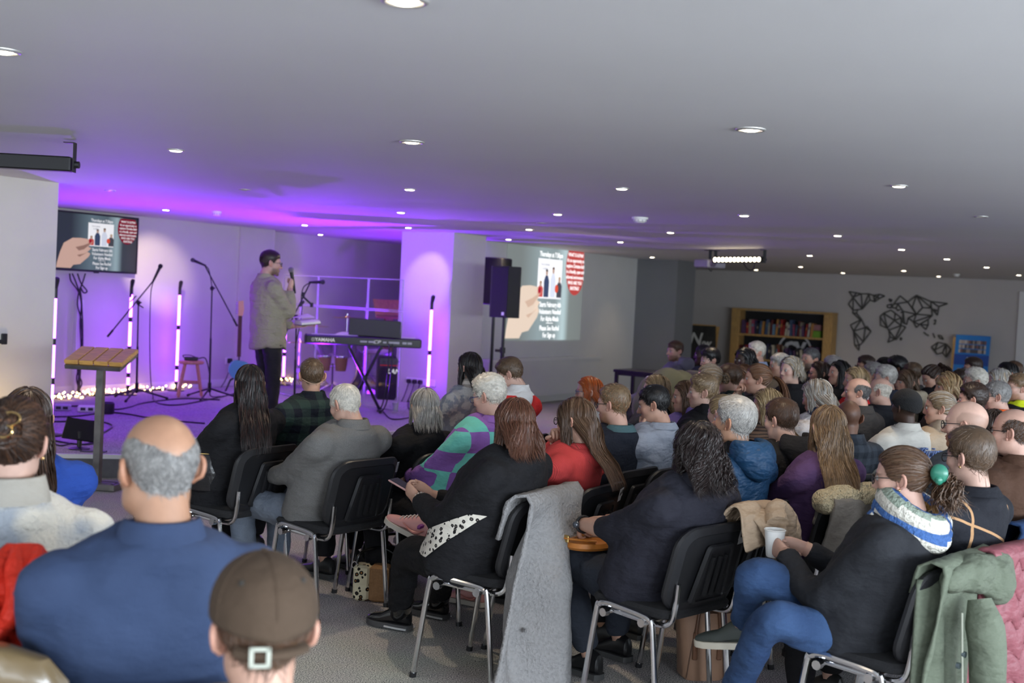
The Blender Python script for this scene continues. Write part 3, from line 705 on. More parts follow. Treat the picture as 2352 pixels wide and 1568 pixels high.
# ---------------------------------------------------------------- keyboard, laptop, amplifier, cup
B = atz(868, 950, STG); Y = B[1]
pl_, pr_ = at(702, 782, Y+.02), at(968, 786, Y+.22)
kz = (pl_[2]+pr_[2])/2-STG; kc = (pl_+pr_)/2; ky = math.atan2(pr_[1]-pl_[1], pr_[0]-pl_[0]); KL = np.linalg.norm((pr_-pl_)[:2])
t = thing('keyboard', 'black stage piano seen from behind on a folding x stand', 'keyboard', (kc[0], kc[1], STG), ky)
ob('case', MB().box((0, .12, kz), (KL, .30, .105), 0, None, .012), mat('keyboard_case', (.013, .013, .015), .35), t)
ob('end_cheek', MB().box((-KL/2-.001, .12, kz), (.03, .30, .11), 0, None, .012), mat('keyboard_case', (.013, .013, .015), .35), t)
kk = MB()
for i in range(52): kk.box((-KL/2+.06+(KL-.12)*(i+.5)/52, .245, kz+.048), ((KL-.12)/52*.94, .13, .02))
o = ob('white_keys', kk, M_white, t, False); o['kind'] = 'stuff'
m = MB()
for x, w_, h_ in ((-.02, .05, .02), (.02, .03, .02), (.09, .08, .02), (.17, .02, .02), (.24, .04, .02), (.30, .03, .025), (.36, .10, .025), (.47, .05, .025), (.53, .05, .025)): m.box((x, -.033, kz), (w_, .006, h_))
ob('socket_panel', m, mat('socket_grey', (.35, .35, .36), .4, .3), t, False)
wt = glow('glowing_print', (.7, .7, .72), .7)  # white print on the piano case, given a glow of its own
text('maker_lettering', 'YAMAHA', .055, wt, t, (-KL/2+.22, -.033, kz), (math.pi/2, 0, 0), .001, bold=.0015)
text('model_lettering', 'CP', .055, wt, t, (.14, -.033, kz), (math.pi/2, 0, 0), .0005, shear=.3, sx=1.4)
for r0, r1 in ((.020, .017), (.009, .007)):
    mm = MB(); ring = [(r*math.cos(a)-KL/2+.085, -.034, kz+r*math.sin(a)) for r in (r0, r1) for a in np.arange(20)*2*math.pi/20]
    mm.add(ring, [(i, (i+1) % 20, 20+(i+1) % 20, 20+i) for i in range(20)]); ob('emblem', mm, wt, t, False)
for x in (.29, .33):
    ob('cable', MB().tube(bez([(x, -.04, kz-.01), (x+.01, -.06, kz-.1), (x+.005, -.05, kz*.4), (x-.02, -.03, .02), (x-.1, 0, .012)], 10), .008, 6), M_black, t)
for s, y in ((1, .02), (-1, .06)):
    xa, xb = (-.17, .22) if s == 1 else (.20, -.13)
    bar = ob('stand_bar', MB().cyl((xa, y, kz-.07), (xb, y, .03), .018, 10), M_blackm, t)
    ob('stand_bar', MB().cyl((xa, y+.04, kz-.07), (xb, y+.04, .03), .018, 10), M_blackm, t)
    ob('stand_foot', MB().cyl((xb, -.14, .022), (xb, .34, .022), .02, 10), M_black, t)
    ob('stand_rest', MB().cyl((xa, -.08, kz-.065), (xa, .32, kz-.065), .02, 10), M_black, t)
ob('pivot', MB().cyl((.03, -.01, kz*.48), (.03, .12, kz*.48), .03, 12), M_black, t)
lc = at(862, 757, Y+.2)
t = thing('laptop', 'black laptop standing open on the stage piano', 'laptop', (lc[0], lc[1], STG+kz+.054), ky+.06)
ob('base', MB().box((0, .13, .01), (.60*.62, .25, .018), 0, None, .004), M_black, t, False)
LW = 123/2800*Y
ob('lid', MB().box((0, -.02, .105), (LW, .012, .20), 0, Matrix.Rotation(math.radians(-8), 3, 'X') @ Matrix.Rotation(math.radians(2), 3, 'Y'), .005), mat('laptop_lid', (.02, .02, .023), .45), t, False)
ob('screen', MB().box((0, -.011, .105), (LW*.95, .002, .185), 0, Matrix.Rotation(math.radians(-8), 3, 'X')), glow('laptop_glow', (.5, .6, .9), .4), t, False)
P = atz(878, 925, STG)+np.array([0.12, .5, 0]); Y2 = P[1]
t = thing('bass_amplifier', 'large black amplifier with its maker lettering, standing under the stage piano', 'amplifier', P, math.radians(10))
AW, AH = .50, at(878, 818, Y2)[2]-STG
ob('cabinet', MB().box((0, .14, AH/2), (AW, .30, AH), 0, None, .015), mat('amp_black', (.014, .014, .016), .6, bump=.3, bscale=300), t, False)
ob('speaker_grille', MB().box((0, -.012, AH*.40), (AW*.9, .012, AH*.70)), mat('amp_grille', (.02, .02, .022), .8, bump=.8, bscale=500), t, False)
ob('control_panel', MB().box((0, -.012, AH*.89), (AW*.9, .012, AH*.13)), mat('amp_panel', (.03, .03, .035), .3), t, False)
ob('red_strip', MB().box((0, -.02, AH*.80), (AW*.9, .004, .008)), glow('amp_red', (.7, .02, .02), .6), t, False)
m = MB()
for i in range(8): m.cyl((-.18+i*.05, -.018, AH*.89), (-.18+i*.05, -.035, AH*.89), .012, 10)
ob('knob', m, M_blackm, t)
text('maker_lettering', 'LANEY', .085, glow('amp_glowing_print', (.75, .72, .8), .8), t, (0, -.022, AH*.66), (math.pi/2, 0, 0), .002, shear=.25, bold=.002)  # maker's lettering is made to glow, it is no lamp
P = atz(907, 945, STG)
t = thing('paper_cup', 'white paper cup standing on the stage by the column', 'cup', P)
ob('cup_wall', MB().lathe([(.027, 0), (.030, .005), (.041, .105), (.043, .108), (.041, .108), (.038, .1), (.028, .012), (.001, .012)], n=20), M_white, t)
ob('sleeve', MB().lathe([(.0335, .03), (.0395, .08), (.0385, .08), (.033, .03)], n=20), mat('cup_sleeve', (.8, .78, .76), .6), t)
q = ona(968, 877, 12.78)
t = thing('socket_strip', 'white wall socket strip with black plugs at the foot of the column', 'socket', q, YB)
ob('plate', MB().box((0, -.012, 0), (.46, .022, .09), 0, None, .004), M_white, t, False)
for x in (-.17, -.08, .01):
    pg = ob('plug', MB().box((x, -.045, 0), (.055, .045, .055), 0, None, .008), M_black, t)
    ob('cable', MB().tube(bez([(x, -.05, -.02), (x, -.07, -.1), (x-.05, -.06, -.2), (x-.1, -.08, -.32)], 8), .007, 6), M_black, pg)
q = onb(523, 828, 12.1)
t = thing('socket_strip', 'small black plug in a wall socket beside the guitar', 'socket', q, YA)
ob('plate', MB().box((0, -.01, 0), (.09, .02, .09)), M_white, t, False); pg = ob('plug', MB().box((0, -.04, 0), (.06, .05, .07), 0, None, .008), M_black, t)
ob('cable', MB().tube(bez([(0, -.05, -.03), (-.02, -.06, -.2), (-.15, -.08, -.35), (-.3, -.1, -.42)], 8), .006, 6), M_black, pg)
# ---------------------------------------------------------------- loudspeakers
Y = 15.3
top, bot = at(1163, 612, Y), at(1158, 729, Y)
t = thing('loudspeaker', 'tall black loudspeaker on a pole before the projected slide', 'loudspeaker', (bot[0], Y, 0), math.radians(-24))
hz = top[2]-bot[2]; zb = bot[2]
prof = [(-.20, -.02), (-.11, -.17), (.11, -.17), (.20, -.02), (.13, .17), (-.13, .17)]
ob('cabinet', MB().loft([[(x, y, zb) for x, y in prof], [(x, y, zb+hz) for x, y in prof]]), mat('speaker_black', (.016, .016, .018), .55, bump=.2, bscale=300), t, False)
ob('grille', MB().box((0, -.176, zb+hz/2), (.215, .012, hz*.94)), mat('speaker_grille', (.02, .02, .022), .7, bump=.6, bscale=600), t, False)
ob('badge', MB().box((.06, -.184, zb+.05), (.035, .004, .04)), M_white, t, False)
ob('pole', MB().cyl((0, 0, zb), (0, 0, .9), .02, 10).cyl((0, 0, .95), (0, 0, .15), .026, 10), M_blackm, t)
ob('clamp_knob', MB().cyl((0, -.02, .93), (-.08, -.05, .93), .018, 8).cyl((0, 0, .9), (0, 0, .97), .036, 10), M_black, t)
for i in range(3):
    a = .3+i*2*math.pi/3; ob('leg', MB().cyl((0, 0, .45), (.42*math.cos(a), .42*math.sin(a), .015), .013, 8), M_blackm, t)
Y = 16.9
top, bot = at(1140, 592, Y), at(1140, 700, Y)
t = thing('loudspeaker', 'dark loudspeaker mostly hidden behind the tall one by the column', 'loudspeaker', (bot[0]-.03, Y, 0), math.radians(-24))
ob('cabinet', MB().box((0, 0, (top[2]+bot[2])/2), (.34, .34, top[2]-bot[2]), 0, None, .015), mat('speaker_black', (.016, .016, .018), .55), t, False)
ob('pole', MB().cyl((0, 0, bot[2]), (0, 0, .1), .022, 10), M_blackm, t)
ob('base', MB().lathe([(.001, 0), (.22, 0), (.22, .02), (.03, .1), (.001, .1)], n=20), M_blackm, t)
# ---------------------------------------------------------------- projected slide on the wall, its light put into glowing sheets
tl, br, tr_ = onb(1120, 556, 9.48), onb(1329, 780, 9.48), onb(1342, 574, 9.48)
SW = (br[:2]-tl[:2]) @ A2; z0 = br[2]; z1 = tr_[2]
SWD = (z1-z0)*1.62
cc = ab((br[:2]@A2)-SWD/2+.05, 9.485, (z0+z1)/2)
t = thing('glowing_slide', 'glowing sheet as projected slide with a red bubble on the white wall behind the loudspeaker', 'projection', cc, YA)
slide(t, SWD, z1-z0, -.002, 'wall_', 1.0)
# ---------------------------------------------------------------- table, pushchair, chalkboard
pz = atz(1409, 848, .75)
q = ab(19.2, 9.05); 
t = thing('side_table', 'black metal table standing against the dark grey pier', 'table', (pz[0]+.0, pz[1], 0), YB)
ob('table_top', MB().box((.62, .28, .735), (1.25, .55, .035), 0, None, .004), M_blackm, t, False)
for x in (.03, 1.21):
    for y in (.04, .52): ob('leg', MB().box((x, y, .36), (.04, .04, .72)), M_blackm, t, False)
ob('rail', MB().box((.62, .04, .70), (1.2, .03, .04)).box((.62, .52, .70), (1.2, .03, .04)), M_blackm, t, False)
Pc = at(1535, 900, 10.6)
t = thing('pushchair', 'khaki pushchair with its hood up beside the dark grey table', 'pushchair', (Pc[0], Pc[1], 0), math.radians(120))
hz = at(1530, 842, 10.6)[2]
kh = mat('khaki_fabric', (.15, .16, .105), .8, noise=.1, nscale=8, bump=.15, bscale=120)
for k in range(4):
    a0 = math.radians(-15+k*38); a1 = math.radians(-15+(k+1)*38); rr = []
    for a in np.linspace(a0, a1, 5):
        bulge = .02*math.sin((a-a0)/(a1-a0)*math.pi)
        rr.append([((.20+bulge*.3)*math.cos(b), (-.02)-(.36+bulge)*math.sin(b)*math.cos(a)*-1 if False else -.02+(.36+bulge)*math.sin(b)*math.cos(a), hz-.36+(.34+bulge)*math.sin(b)*math.sin(a)) for b in np.linspace(0, math.pi, 13)])
    V = np.concatenate(rr); n = 13; f = [(i*n+j, i*n+j+1, (i+1)*n+j+1, (i+1)*n+j) for i in range(4) for j in range(n-1)]
    ob('hood_panel', MB().add(V, f), kh, t, True, 0)
ob('seat', MB().box((0, -.05, .62), (.36, .42, .06), 0, Matrix.Rotation(.2, 3, 'X'), .02).box((0, -.27, .82), (.36, .06, .46), 0, Matrix.Rotation(.3, 3, 'X'), .02), kh, t)
ob('frame', MB().tube([(-.25, .32, .12), (-.24, .0, .6), (-.22, -.42, 1.0), (.22, -.42, 1.0), (.24, .0, .6), (.25, .32, .12)], .014, 8).tube([(-.25, -.34, .14), (-.24, .1, .6)], .014, 8).tube([(.25, -.34, .14), (.24, .1, .6)], .014, 8), M_blackm, t)
for x in (-.27, .27):
    for y in (.32, -.34): ob('wheel', MB().cyl((x-.02, y, .12), (x+.02, y, .12), .12, 18), M_black, t)
ob('logo_patch', MB().ell((.0, .22, hz-.10), (.03, .02, .02), 8, 6), M_white, t)
q = ona(1612, 800, 23.7)
t = thing('chalkboard', 'black chalkboard with white chalk lettering standing by the bookcase', 'chalkboard', (q[0], q[1], 0), YB)
zt = ona(1612, 747, 23.7)[2]; wl = (ona(1640, 760, 23.7)-ona(1584, 760, 23.7)); Wd = np.linalg.norm(wl[:2])
RT = Matrix.Rotation(math.radians(-9), 3, 'X')
cz = zt/2
ob('board', MB().add([(-Wd*.55, -.19, .02), (Wd*.78, -.19, .02), (Wd*.5, 0, zt), (-Wd*.5, 0, zt), (-Wd*.55, -.16, .02), (Wd*.78, -.16, .02), (Wd*.5, .03, zt), (-Wd*.5, .03, zt)], [(0, 1, 2, 3), (7, 6, 5, 4), (0, 4, 5, 1), (1, 5, 6, 2), (2, 6, 7, 3), (3, 7, 4, 0)]), mat('blackboard', (.035, .033, .03), .7, noise=.3, nscale=6), t, False)
ob('top_rail', MB().box((0, .012, zt+.008), (Wd*1.0, .04, .02)), M_oak, t, False)
ob('back_leg', MB().box((0, .17, zt/2), (Wd*.9, .02, zt), 0, Matrix.Rotation(math.radians(-12), 3, 'X')), M_oak, t, False)
ck = mat('chalk', (.75, .74, .7), .9)
text('chalk_lettering', 'N', .34, ck, t, (-Wd*.25, -.052, zt*.76), (math.pi/2-.15, 0, 0), .002, shear=.2, bold=.006)
text('chalk_lettering', 'uw', .22, ck, t, (Wd*.14, -.062, zt*.70), (math.pi/2-.15, 0, 0), .002, shear=.2, bold=.005)
text('chalk_lettering', 'g', .26, ck, t, (-Wd*.15, -.13, zt*.30), (math.pi/2-.15, 0, 0), .002, shear=.2, bold=.005)
# ---------------------------------------------------------------- bookcase
tl, trr = ona(1681, 711, 24.1), ona(1913, 722, 24.1)
BW = np.linalg.norm((trr-tl)[:2]); zt = (tl[2]+trr[2])/2; mid = (tl+trr)/2
t = thing('bookcase', 'pine plank bookcase with a black back against the far wall', 'bookcase', (mid[0], mid[1], 0), YB)
M_shelf = mat('shelf_pine', (.48, .29, .10), .55, noise=.22, nscale=9, stretch=(5, 5, 1))
BD = .34
for x in (-BW/2+.09, BW/2-.09):
    ob('side_post', MB().box((x, BD/2, zt/2), (.18, BD, zt), 0, None, .006), M_shelf, t, False)
ob('top_board', MB().box((0, BD/2, zt+.02), (BW, BD+.02, .04), 0, None, .004), M_shelf, t, False)
ob('back_board', MB().box((0, BD-.01, zt/2), (BW-.1, .02, zt-.02)), mat('bookcase_black', (.008, .008, .009), .6), t, False)
s1 = ona(1800, 771, 24.2)[2]; s2 = ona(1800, 828, 24.2)[2]; s3 = s2-.5
for z in (s1, s2, s3, .06):
    ob('shelf', MB().box((0, BD/2, z-.018), (BW-.34, BD-.03, .036)), M_shelf, t, False)
# white ring emblem with two letters on the black back, between the shelves
cx, czz = .22, s2+.27
ring = []; mm = MB()
for r in (.36, .32): ring += [(cx+r*math.cos(a), BD-.025, czz-.06+r*math.sin(a)) for a in np.linspace(.15, math.pi-.15, 28)]
mm.add(ring, [(i, i+1, 29+i, 28+i) for i in range(27)]); em_w = mat('emblem_white', (.62, .62, .62), .6)
ob('emblem_ring', mm, em_w, t, False)
text('emblem_lettering', 'CV', .34, em_w, t, (cx, BD-.03, czz-.02), (math.pi/2, 0, 0), .004, bold=.02)
bc = [(.03, .03, .09), (.10, .015, .015), (.30, .02, .02), (.45, .42, .36), (.05, .08, .16), (.03, .03, .035), (.42, .20, .05), (.10, .05, .12), (.06, .14, .20), (.30, .26, .20), (.32, .06, .12), (.02, .02, .05), (.50, .45, .35), (.18, .06, .03), (.12, .22, .32)]
rb = random.Random(11)
_o = 'first second third fourth fifth sixth seventh eighth ninth'.split(); _t = 'tenth eleventh twelfth thirteenth fourteenth fifteenth sixteenth seventeenth eighteenth nineteenth'.split()
ORD = _o+_t+[z for tt in ('twenty', 'thirty', 'forty', 'fifty') for z in [tt[:-1]+'ieth']+[tt+'-'+q for q in _o]]
_bk = {}
def book(x, z, w_, h, d, ci, lean, grp, label):
    P = Matrix.Rotation(YB, 3, 'Z') @ Vector((x, .05+d/2, z)) + Vector((mid[0], mid[1], 0))
    o = thing('book', label, 'book', P, YB, grp)
    key = (ci,)
    R_ = Matrix.Rotation(lean, 3, 'Y')
    ob('cover', MB().box(np.array(R_ @ Vector((0, 0, h/2))), (w_, d, h), 0, R_), mat('book%d' % ci, bc[ci], .5, noise=.2, nscale=25), o, False)
    if rb.random() < .5:
        ob('spine_label', MB().box(np.array(R_ @ Vector((0, -d/2-.001, h*.62))), (w_*.7, .002, h*.2), 0, R_), mat('book%d' % ((ci+4) % 15), bc[(ci+4) % 15], .5), o, False)
cn = ['navy', 'maroon', 'red', 'cream', 'dark blue', 'black', 'orange', 'plum', 'teal', 'tan', 'crimson', 'midnight', 'ivory', 'brown', 'pale blue']
for sh, (zz, x, xe, wd) in enumerate(((s1, -BW/2+.20, BW/2-.46, 'upper'), (s2, -BW/2+.20, BW/2-.30, 'lower'))):
    i = 0
    while x < xe:
        w_ = rb.uniform(.028, .06); h = rb.uniform(.22, .33); lean = rb.choice([0, 0, 0, .06, -.05, .10]) if sh == 0 else rb.choice([-.16, -.12, 0, 0, -.2])
        ci = rb.randrange(15); i += 1
        gap = abs(math.sin(lean))*h*.55+.004
        book(x+w_/2+gap/2, zz+(.004), w_, h, .20, ci, lean, 'books on the %s bookcase shelf' % wd, '%s book, %s from the left on the %s bookcase shelf' % (cn[ci], ORD[i-1], wd))
        x += w_+gap
    x = 0
P = Matrix.Rotation(YB, 3, 'Z') @ Vector((BW/2-.36, .17, s1)) + Vector((mid[0], mid[1], 0))
t = thing('storage_box', 'green and pink boxes stacked at the right end of the upper bookshelf', 'box', P, YB)
ob('green_box', MB().box((0, 0, .07), (.20, .2, .14), 0, None, .008), mat('lime', (.16, .34, .03), .5), t, False); ob('pink_box', MB().box((0, 0, .205), (.20, .2, .12), 0, None, .008), mat('dusty_pink', (.30, .14, .14), .5), t, False)
# ---------------------------------------------------------------- world map of bars on the far wall
NODES = {}
def mp(x, y): return ona(1800+x/4.261, 630+y/4.261, 24.47)
segs = '''640,168 712,180 760,190 835,190 845,250 770,340 680,350 635,290 680,225 640,168;680,225 712,180;680,225 770,340;680,225 680,350;760,190 770,340;680,350 675,375 715,382 722,352;680,225 760,190;835,190 770,340;
715,382 762,440;675,375 745,440;762,440 655,495 685,555 800,520 815,508 855,555 780,660 740,697 738,742 695,690 685,555;762,440 685,555;762,440 800,520;800,520 855,555;800,520 780,660;685,555 780,660;685,555 740,697;740,697 695,690;
980,380 1050,350 1090,378 1150,425 1150,500 1195,515 1100,640 1090,635 1020,665 1040,610 1030,545 1015,525 950,500 945,412 980,380;980,380 1085,450;980,380 1015,525;945,412 1015,525;1090,378 1085,450;1085,450 1150,425;1085,450 1150,500;1085,450 1015,525;1030,545 1150,500;1030,545 1100,640;1150,500 1090,635;1040,610 1090,635;
1075,292 1140,210 1215,270 1300,205 1440,265 1605,285 1520,315 1505,400 1450,330;1075,292 1215,270;1215,270 1300,390;1300,205 1260,322;1300,205 1360,325;1300,205 1450,330;1360,325 1300,390;1360,325 1450,330;1260,322 1300,390;1120,290 1170,362;1170,362 1300,390;1300,390 1455,402;1300,390 1220,425;1300,390 1270,465;1270,465 1455,402;1220,425 1270,465 1300,520 1330,490 1415,440 1455,402 1440,265;1330,490 1415,495 1390,540 1345,495;1415,440 1415,495;1440,265 1520,315;1450,330 1455,402;1270,465 1330,490;
1145,375 1170,362 1165,470 1205,490 1220,425;1170,362 1185,480;1075,292 1060,325 1100,330 1120,290;1100,330 1115,355 1140,345;
1445,710 1510,665 1590,680 1635,730 1590,810 1555,765 1500,780 1480,740 1445,710;1510,665 1480,740;1590,680 1480,740;1590,680 1590,810;1590,680 1555,765;1445,710 1500,780;
835,190 880,205 940,195 990,212 940,235 890,268 845,250;880,205 890,268;880,205 940,235;940,195 890,250;1030,240 1062,250 1045,270 1030,240;1015,300 1060,290 1050,330 1015,320 1015,300;1470,450 1490,445 1480,490 1468,480;1370,565 1395,585 1420,600;1460,575 1480,620;1510,595 1540,600 1565,635 1530,625 1510,595;1140,620 1160,625 1145,645 1140,620;1470,340 1500,350 1480,370 1470,340'''
names = ['North America', 'South America', 'Africa', 'Asia', 'Europe', 'Australia', 'islands']
t = thing('wall_map', 'geometric world map of dark bars mounted on the far wall', 'wall art', mp(1140, 440), 0)
o0 = mp(1140, 440); nA = np.array([*A2, 0])
M_bar = mat('map_bar', (.085, .083, .078), .6)
for grp in segs.split('\n'):
    m = MB(); last = grp == segs.split('\n')[-1]
    for pl_ in grp.split(';'):
        if last: m = MB()
        pts = [tuple(float(x) for x in q.split(',')) for q in pl_.split()]
        for p, q in zip(pts[:-1], pts[1:]):
            a, b = mp(*p)-o0, mp(*q)-o0
            m.tube([a, b], .013, 4, 0, True, nA, 1.)
        if last: ob('island', m, M_bar, t, False)
    if not last: ob('continent', m, M_bar, t, False)
# ---------------------------------------------------------------- blue display banner leaning by the map
bl, brr = ona(2195, 768, 24.1), ona(2275, 772, 24.1)
W = np.linalg.norm((brr-bl)[:2]); zt = (bl[2]+brr[2])/2; mid2 = (bl+brr)/2
t = thing('display_board', 'blue display board with small printed portraits against the far wall', 'display board', (mid2[0], mid2[1]-.0, 0), YB)
LN = Matrix.Rotation(math.radians(-8), 3, 'X')
def lb(x, z, d=0): return np.array(LN @ Vector((x, -d, z-zt)))+np.array([0, 0.05, zt])
def pan(name, x0, x1, z0, z1, d, m): ob(name, MB().add([lb(x0, z0, d), lb(x1, z0, d), lb(x1, z1, d), lb(x0, z1, d), lb(x0, z0, d-.012), lb(x1, z0, d-.012), lb(x1, z1, d-.012), lb(x0, z1, d-.012)], [(0, 1, 2, 3), (7, 6, 5, 4), (0, 4, 5, 1), (1, 5, 6, 2), (2, 6, 7, 3), (3, 7, 4, 0)]), m, t, False)
pan('panel', -W/2, W/2, .03, zt, .0, mat('banner_blue', (.015, .20, .60), .45))
pan('band', -W/2, W/2, zt-.57, zt-.37, .004, mat('banner_navy', (.01, .07, .34), .45))
pan('timber_prop', -W/2-.05, -W/2-.005, .03, zt-.05, -.02, M_shelf)
rp = random.Random(5)
for r in range(3):
    for k in range(14):
        x = -W/2+.085+k*(W-.17)/13; z = zt-.10-r*.085
        cc = rp.choice([(.30, .26, .24), (.08, .07, .07), (.42, .36, .33), (.20, .10, .10), (.5, .48, .46)])
        pan('portrait', x-.016, x+.016, z-.07, z, .006, mat('portrait%d' % int(cc[0]*100), cc, .6))
for k in range(9):
    x = -W/2+.1+k*(W-.2)/8; pan('portrait', x-.025, x+.025, zt-.75, zt-.64, .006, mat('portrait30', (.30, .26, .24), .6))
text('banner_lettering', 'Rea', .10, mat('banner_white', (.6, .65, .75), .5), t, tuple(lb(-.03, zt-.46, .008)), (math.pi/2-.14, 0, 0), .001, shear=.2)
# wall hook at the left edge
q = onb(8, 778, 8.8)
t = thing('camera_clamp', 'small black bracket on the left wall at the picture edge', 'bracket', q, YA)
ob('plate', MB().box((0, -.01, 0), (.05, .02, .09), 0, None, .004), M_black, t, False); ob('arm', MB().box((-.06, -.03, -.02), (.1, .03, .03)).box((-.1, -.03, -.06), (.03, .03, .1)), M_black, t, False)
# ---------------------------------------------------------------- people: head, hair, body builders
def smin(a, b, k):
    h = np.clip(.5+.5*(b-a)/k, 0, 1); return b*(1-h)+a*h-k*h*(1-h)
def smax(a, b, k): return -smin(-a, -b, k)
def sd_ell(p, c, r):
    q = (p-np.array(c))/np.array(r); k0 = np.linalg.norm(q, axis=-1); k1 = np.linalg.norm(q/np.array(r), axis=-1)
    return k0*(k0-1)/(k1+1e-9)
def sd_sph(p, c, r): return np.linalg.norm(p-np.array(c), axis=-1)-r
def sd_cap(p, a, b, ra, rb=None):
    a = np.array(a, float); b = np.array(b, float); rb = ra if rb is None else rb
    t = np.clip(((p-a)@(b-a))/((b-a)@(b-a)), 0, 1); return np.linalg.norm(p-a-t[..., None]*(b-a), axis=-1)-(ra+(rb-ra)*t)
def head_sdf(p, var):
    jw, nl, nw, br, ch, fat = var
    ax = p.copy(); ax[..., 0] = np.abs(ax[..., 0])
    d = sd_ell(ax, (0, -.012, .028), (.0755, .098, .087))
    d = smin(d, sd_ell(ax, (0, .026, -.035), (.060+fat*.4, .062, .083)), .03)
    d = smin(d, sd_ell(ax, (0, .030, -.078), (.050*jw+fat, .048, .034)), .025)
    d = smin(d, sd_ell(ax, (.040*jw+fat, .0, -.060), (.018, .03, .03)), .02)
    d = smin(d, sd_sph(ax, (0, .073+ch, -.100), .017), .022)
    d = smin(d, sd_cap(ax, (0, .080, .024), (.032, .071, .022), .012*br), .014)
    d = smin(d, sd_sph(ax, (.043, .056, -.020), .022), .02)
    d = smax(d, -sd_ell(ax, (.032, .101, .002), (.019, .017, .012)), .012)
    d = smin(d, sd_cap(ax, (0, .088, .008), (0, .104+nl, -.030), .0075, .0115*nw), .010)
    d = smin(d, sd_sph(ax, (.012*nw, .093+nl*.4, -.037), .0085), .006)
    d = smin(d, sd_ell(ax, (0, .0885, -.0605), (.021, .010, .0065)), .006)
    d = smin(d, sd_ell(ax, (0, .0870, -.0725), (.018, .010, .0070)), .006)
    d = smax(d, -sd_cap(ax, (0, .102, -.0665), (.020, .095, -.0665), .0022), .004)
    neck = sd_cap(ax, (0, -.022, -.05), (0, -.050, -.215), .050+fat*.5, .058+fat*.6)
    return smin(d, neck, .022)
def ray_r(dirs, var):
    lo = np.full(dirs.shape[:-1], 0.); hi = np.full(dirs.shape[:-1], .30)
    rs = np.linspace(.26, .02, 61); found = np.zeros(lo.shape, bool)
    for k in range(60):
        ins = head_sdf(dirs*rs[k+1], var) < 0; new = ins & ~found
        hi = np.where(new, rs[k], hi); lo = np.where(new, rs[k+1], lo); found |= ins
    for _ in range(12):
        m = (lo+hi)/2; ins = head_sdf(dirs*m[..., None], var) < 0
        lo = np.where(ins, m, lo); hi = np.where(ins, hi, m)
    return (lo+hi)/2
VARS = {'m0': (1., 0., 1., 1., 0., 0.), 'm1': (1.12, .004, 1.15, 1.15, .004, .004), 'm2': (1.05, .007, 1.1, 1.1, -.002, .010), 'f0': (.86, -.004, .88, .75, -.004, 0.), 'f1': (.92, -.001, .95, .8, -.003, .005), 'f2': (.84, -.005, .85, .7, .0, 0.)}
_HC = {}
def dirs_grid(n, k):
    t = np.arange(n)/n*2*math.pi-math.pi; th = t - .38*np.sin(t)          # denser towards the face (t=0 is +y)
    ph = np.concatenate([np.linspace(0, 1.0, int(k*.30), endpoint=False), np.linspace(1.0, 2.25, int(k*.52), endpoint=False), np.linspace(2.25, math.pi, k-int(k*.30)-int(k*.52))])
    T, P = np.meshgrid(th, ph)
    return np.stack([-np.sin(P)*np.sin(T), np.sin(P)*np.cos(T), np.cos(P)], -1), T, P
def head_geo(var, lod):
    key = (var, lod)
    if key not in _HC:
        n, k = ((84, 76), (48, 44), (32, 30))[lod]
        D, T, P = dirs_grid(n, k); r = ray_r(D, VARS[var]); V = D*r[..., None]
        f = []
        for i in range(k-1):
            for j in range(n): f.append((i*n+j, i*n+(j+1) % n, (i+1)*n+(j+1) % n, (i+1)*n+j)[::-1])
        _HC[key] = (V.reshape(-1, 3), f)
    return _HC[key]
_RT = {}
def rlook(var):                                       # radius lookup on a regular grid of directions
    if var not in _RT:
        th = np.linspace(-math.pi, math.pi, 97); ph = np.linspace(0, math.pi, 61); T, P = np.meshgrid(th, ph)
        D = np.stack([-np.sin(P)*np.sin(T), np.sin(P)*np.cos(T), np.cos(P)], -1); _RT[var] = ray_r(D, VARS[var])
    G = _RT[var]
    def f(d):
        d = d/np.linalg.norm(d, axis=-1, keepdims=True)
        ph = np.arccos(np.clip(d[..., 2], -1, 1))/math.pi*60; th = (np.arctan2(-d[..., 0], d[..., 1])+math.pi)/(2*math.pi)*96
        i = np.clip(ph.astype(int), 0, 59); j = np.clip(th.astype(int), 0, 95); a = ph-i; b = th-j
        return (G[i, j]*(1-a)*(1-b)+G[i+1, j]*a*(1-b)+G[i, j+1]*(1-a)*b+G[i+1, j+1]*a*b)
    return f
def smooth01(x, a, b): t = np.clip((x-a)/(b-a), 0, 1); return t*t*(3-2*t)
# hairline: how far the polar angle may go (degrees) for an azimuth t (0 front, 180 back)
HL = {'short': ([0, 25, 50, 68, 78, 88, 100, 112, 130, 180], [54, 53, 56, 66, 92, 84, 78, 104, 122, 126]),
      'recede': ([0, 20, 38, 60, 74, 86, 100, 112, 130, 180], [50, 45, 38, 54, 92, 84, 78, 104, 122, 126]),
      'long': ([0, 25, 50, 62, 75, 90, 110, 130, 180], [52, 52, 60, 84, 94, 98, 112, 124, 128]),
      'bangs': ([0, 25, 48, 62, 75, 90, 110, 130, 180], [79, 79, 80, 92, 96, 98, 112, 124, 128])}
def hmask(d, kind):
    t = np.degrees(np.abs(np.arctan2(d[..., 0], d[..., 1]))); p = np.degrees(np.arccos(np.clip(d[..., 2]/np.linalg.norm(d, axis=-1), -1, 1)))
    lim = np.interp(t, *HL['short' if kind == 'fringe' else kind]); m = lim-p
    if kind == 'fringe':
        top = np.interp(t, [0, 66, 76, 95, 120, 150, 180], [200, 200, 62, 46, 48, 60, 74]); m = np.minimum(m, p-top)
    return m                                             # degrees inside the hair region
def nrm(v): return v/(np.linalg.norm(v, axis=-1, keepdims=True)+1e-9)
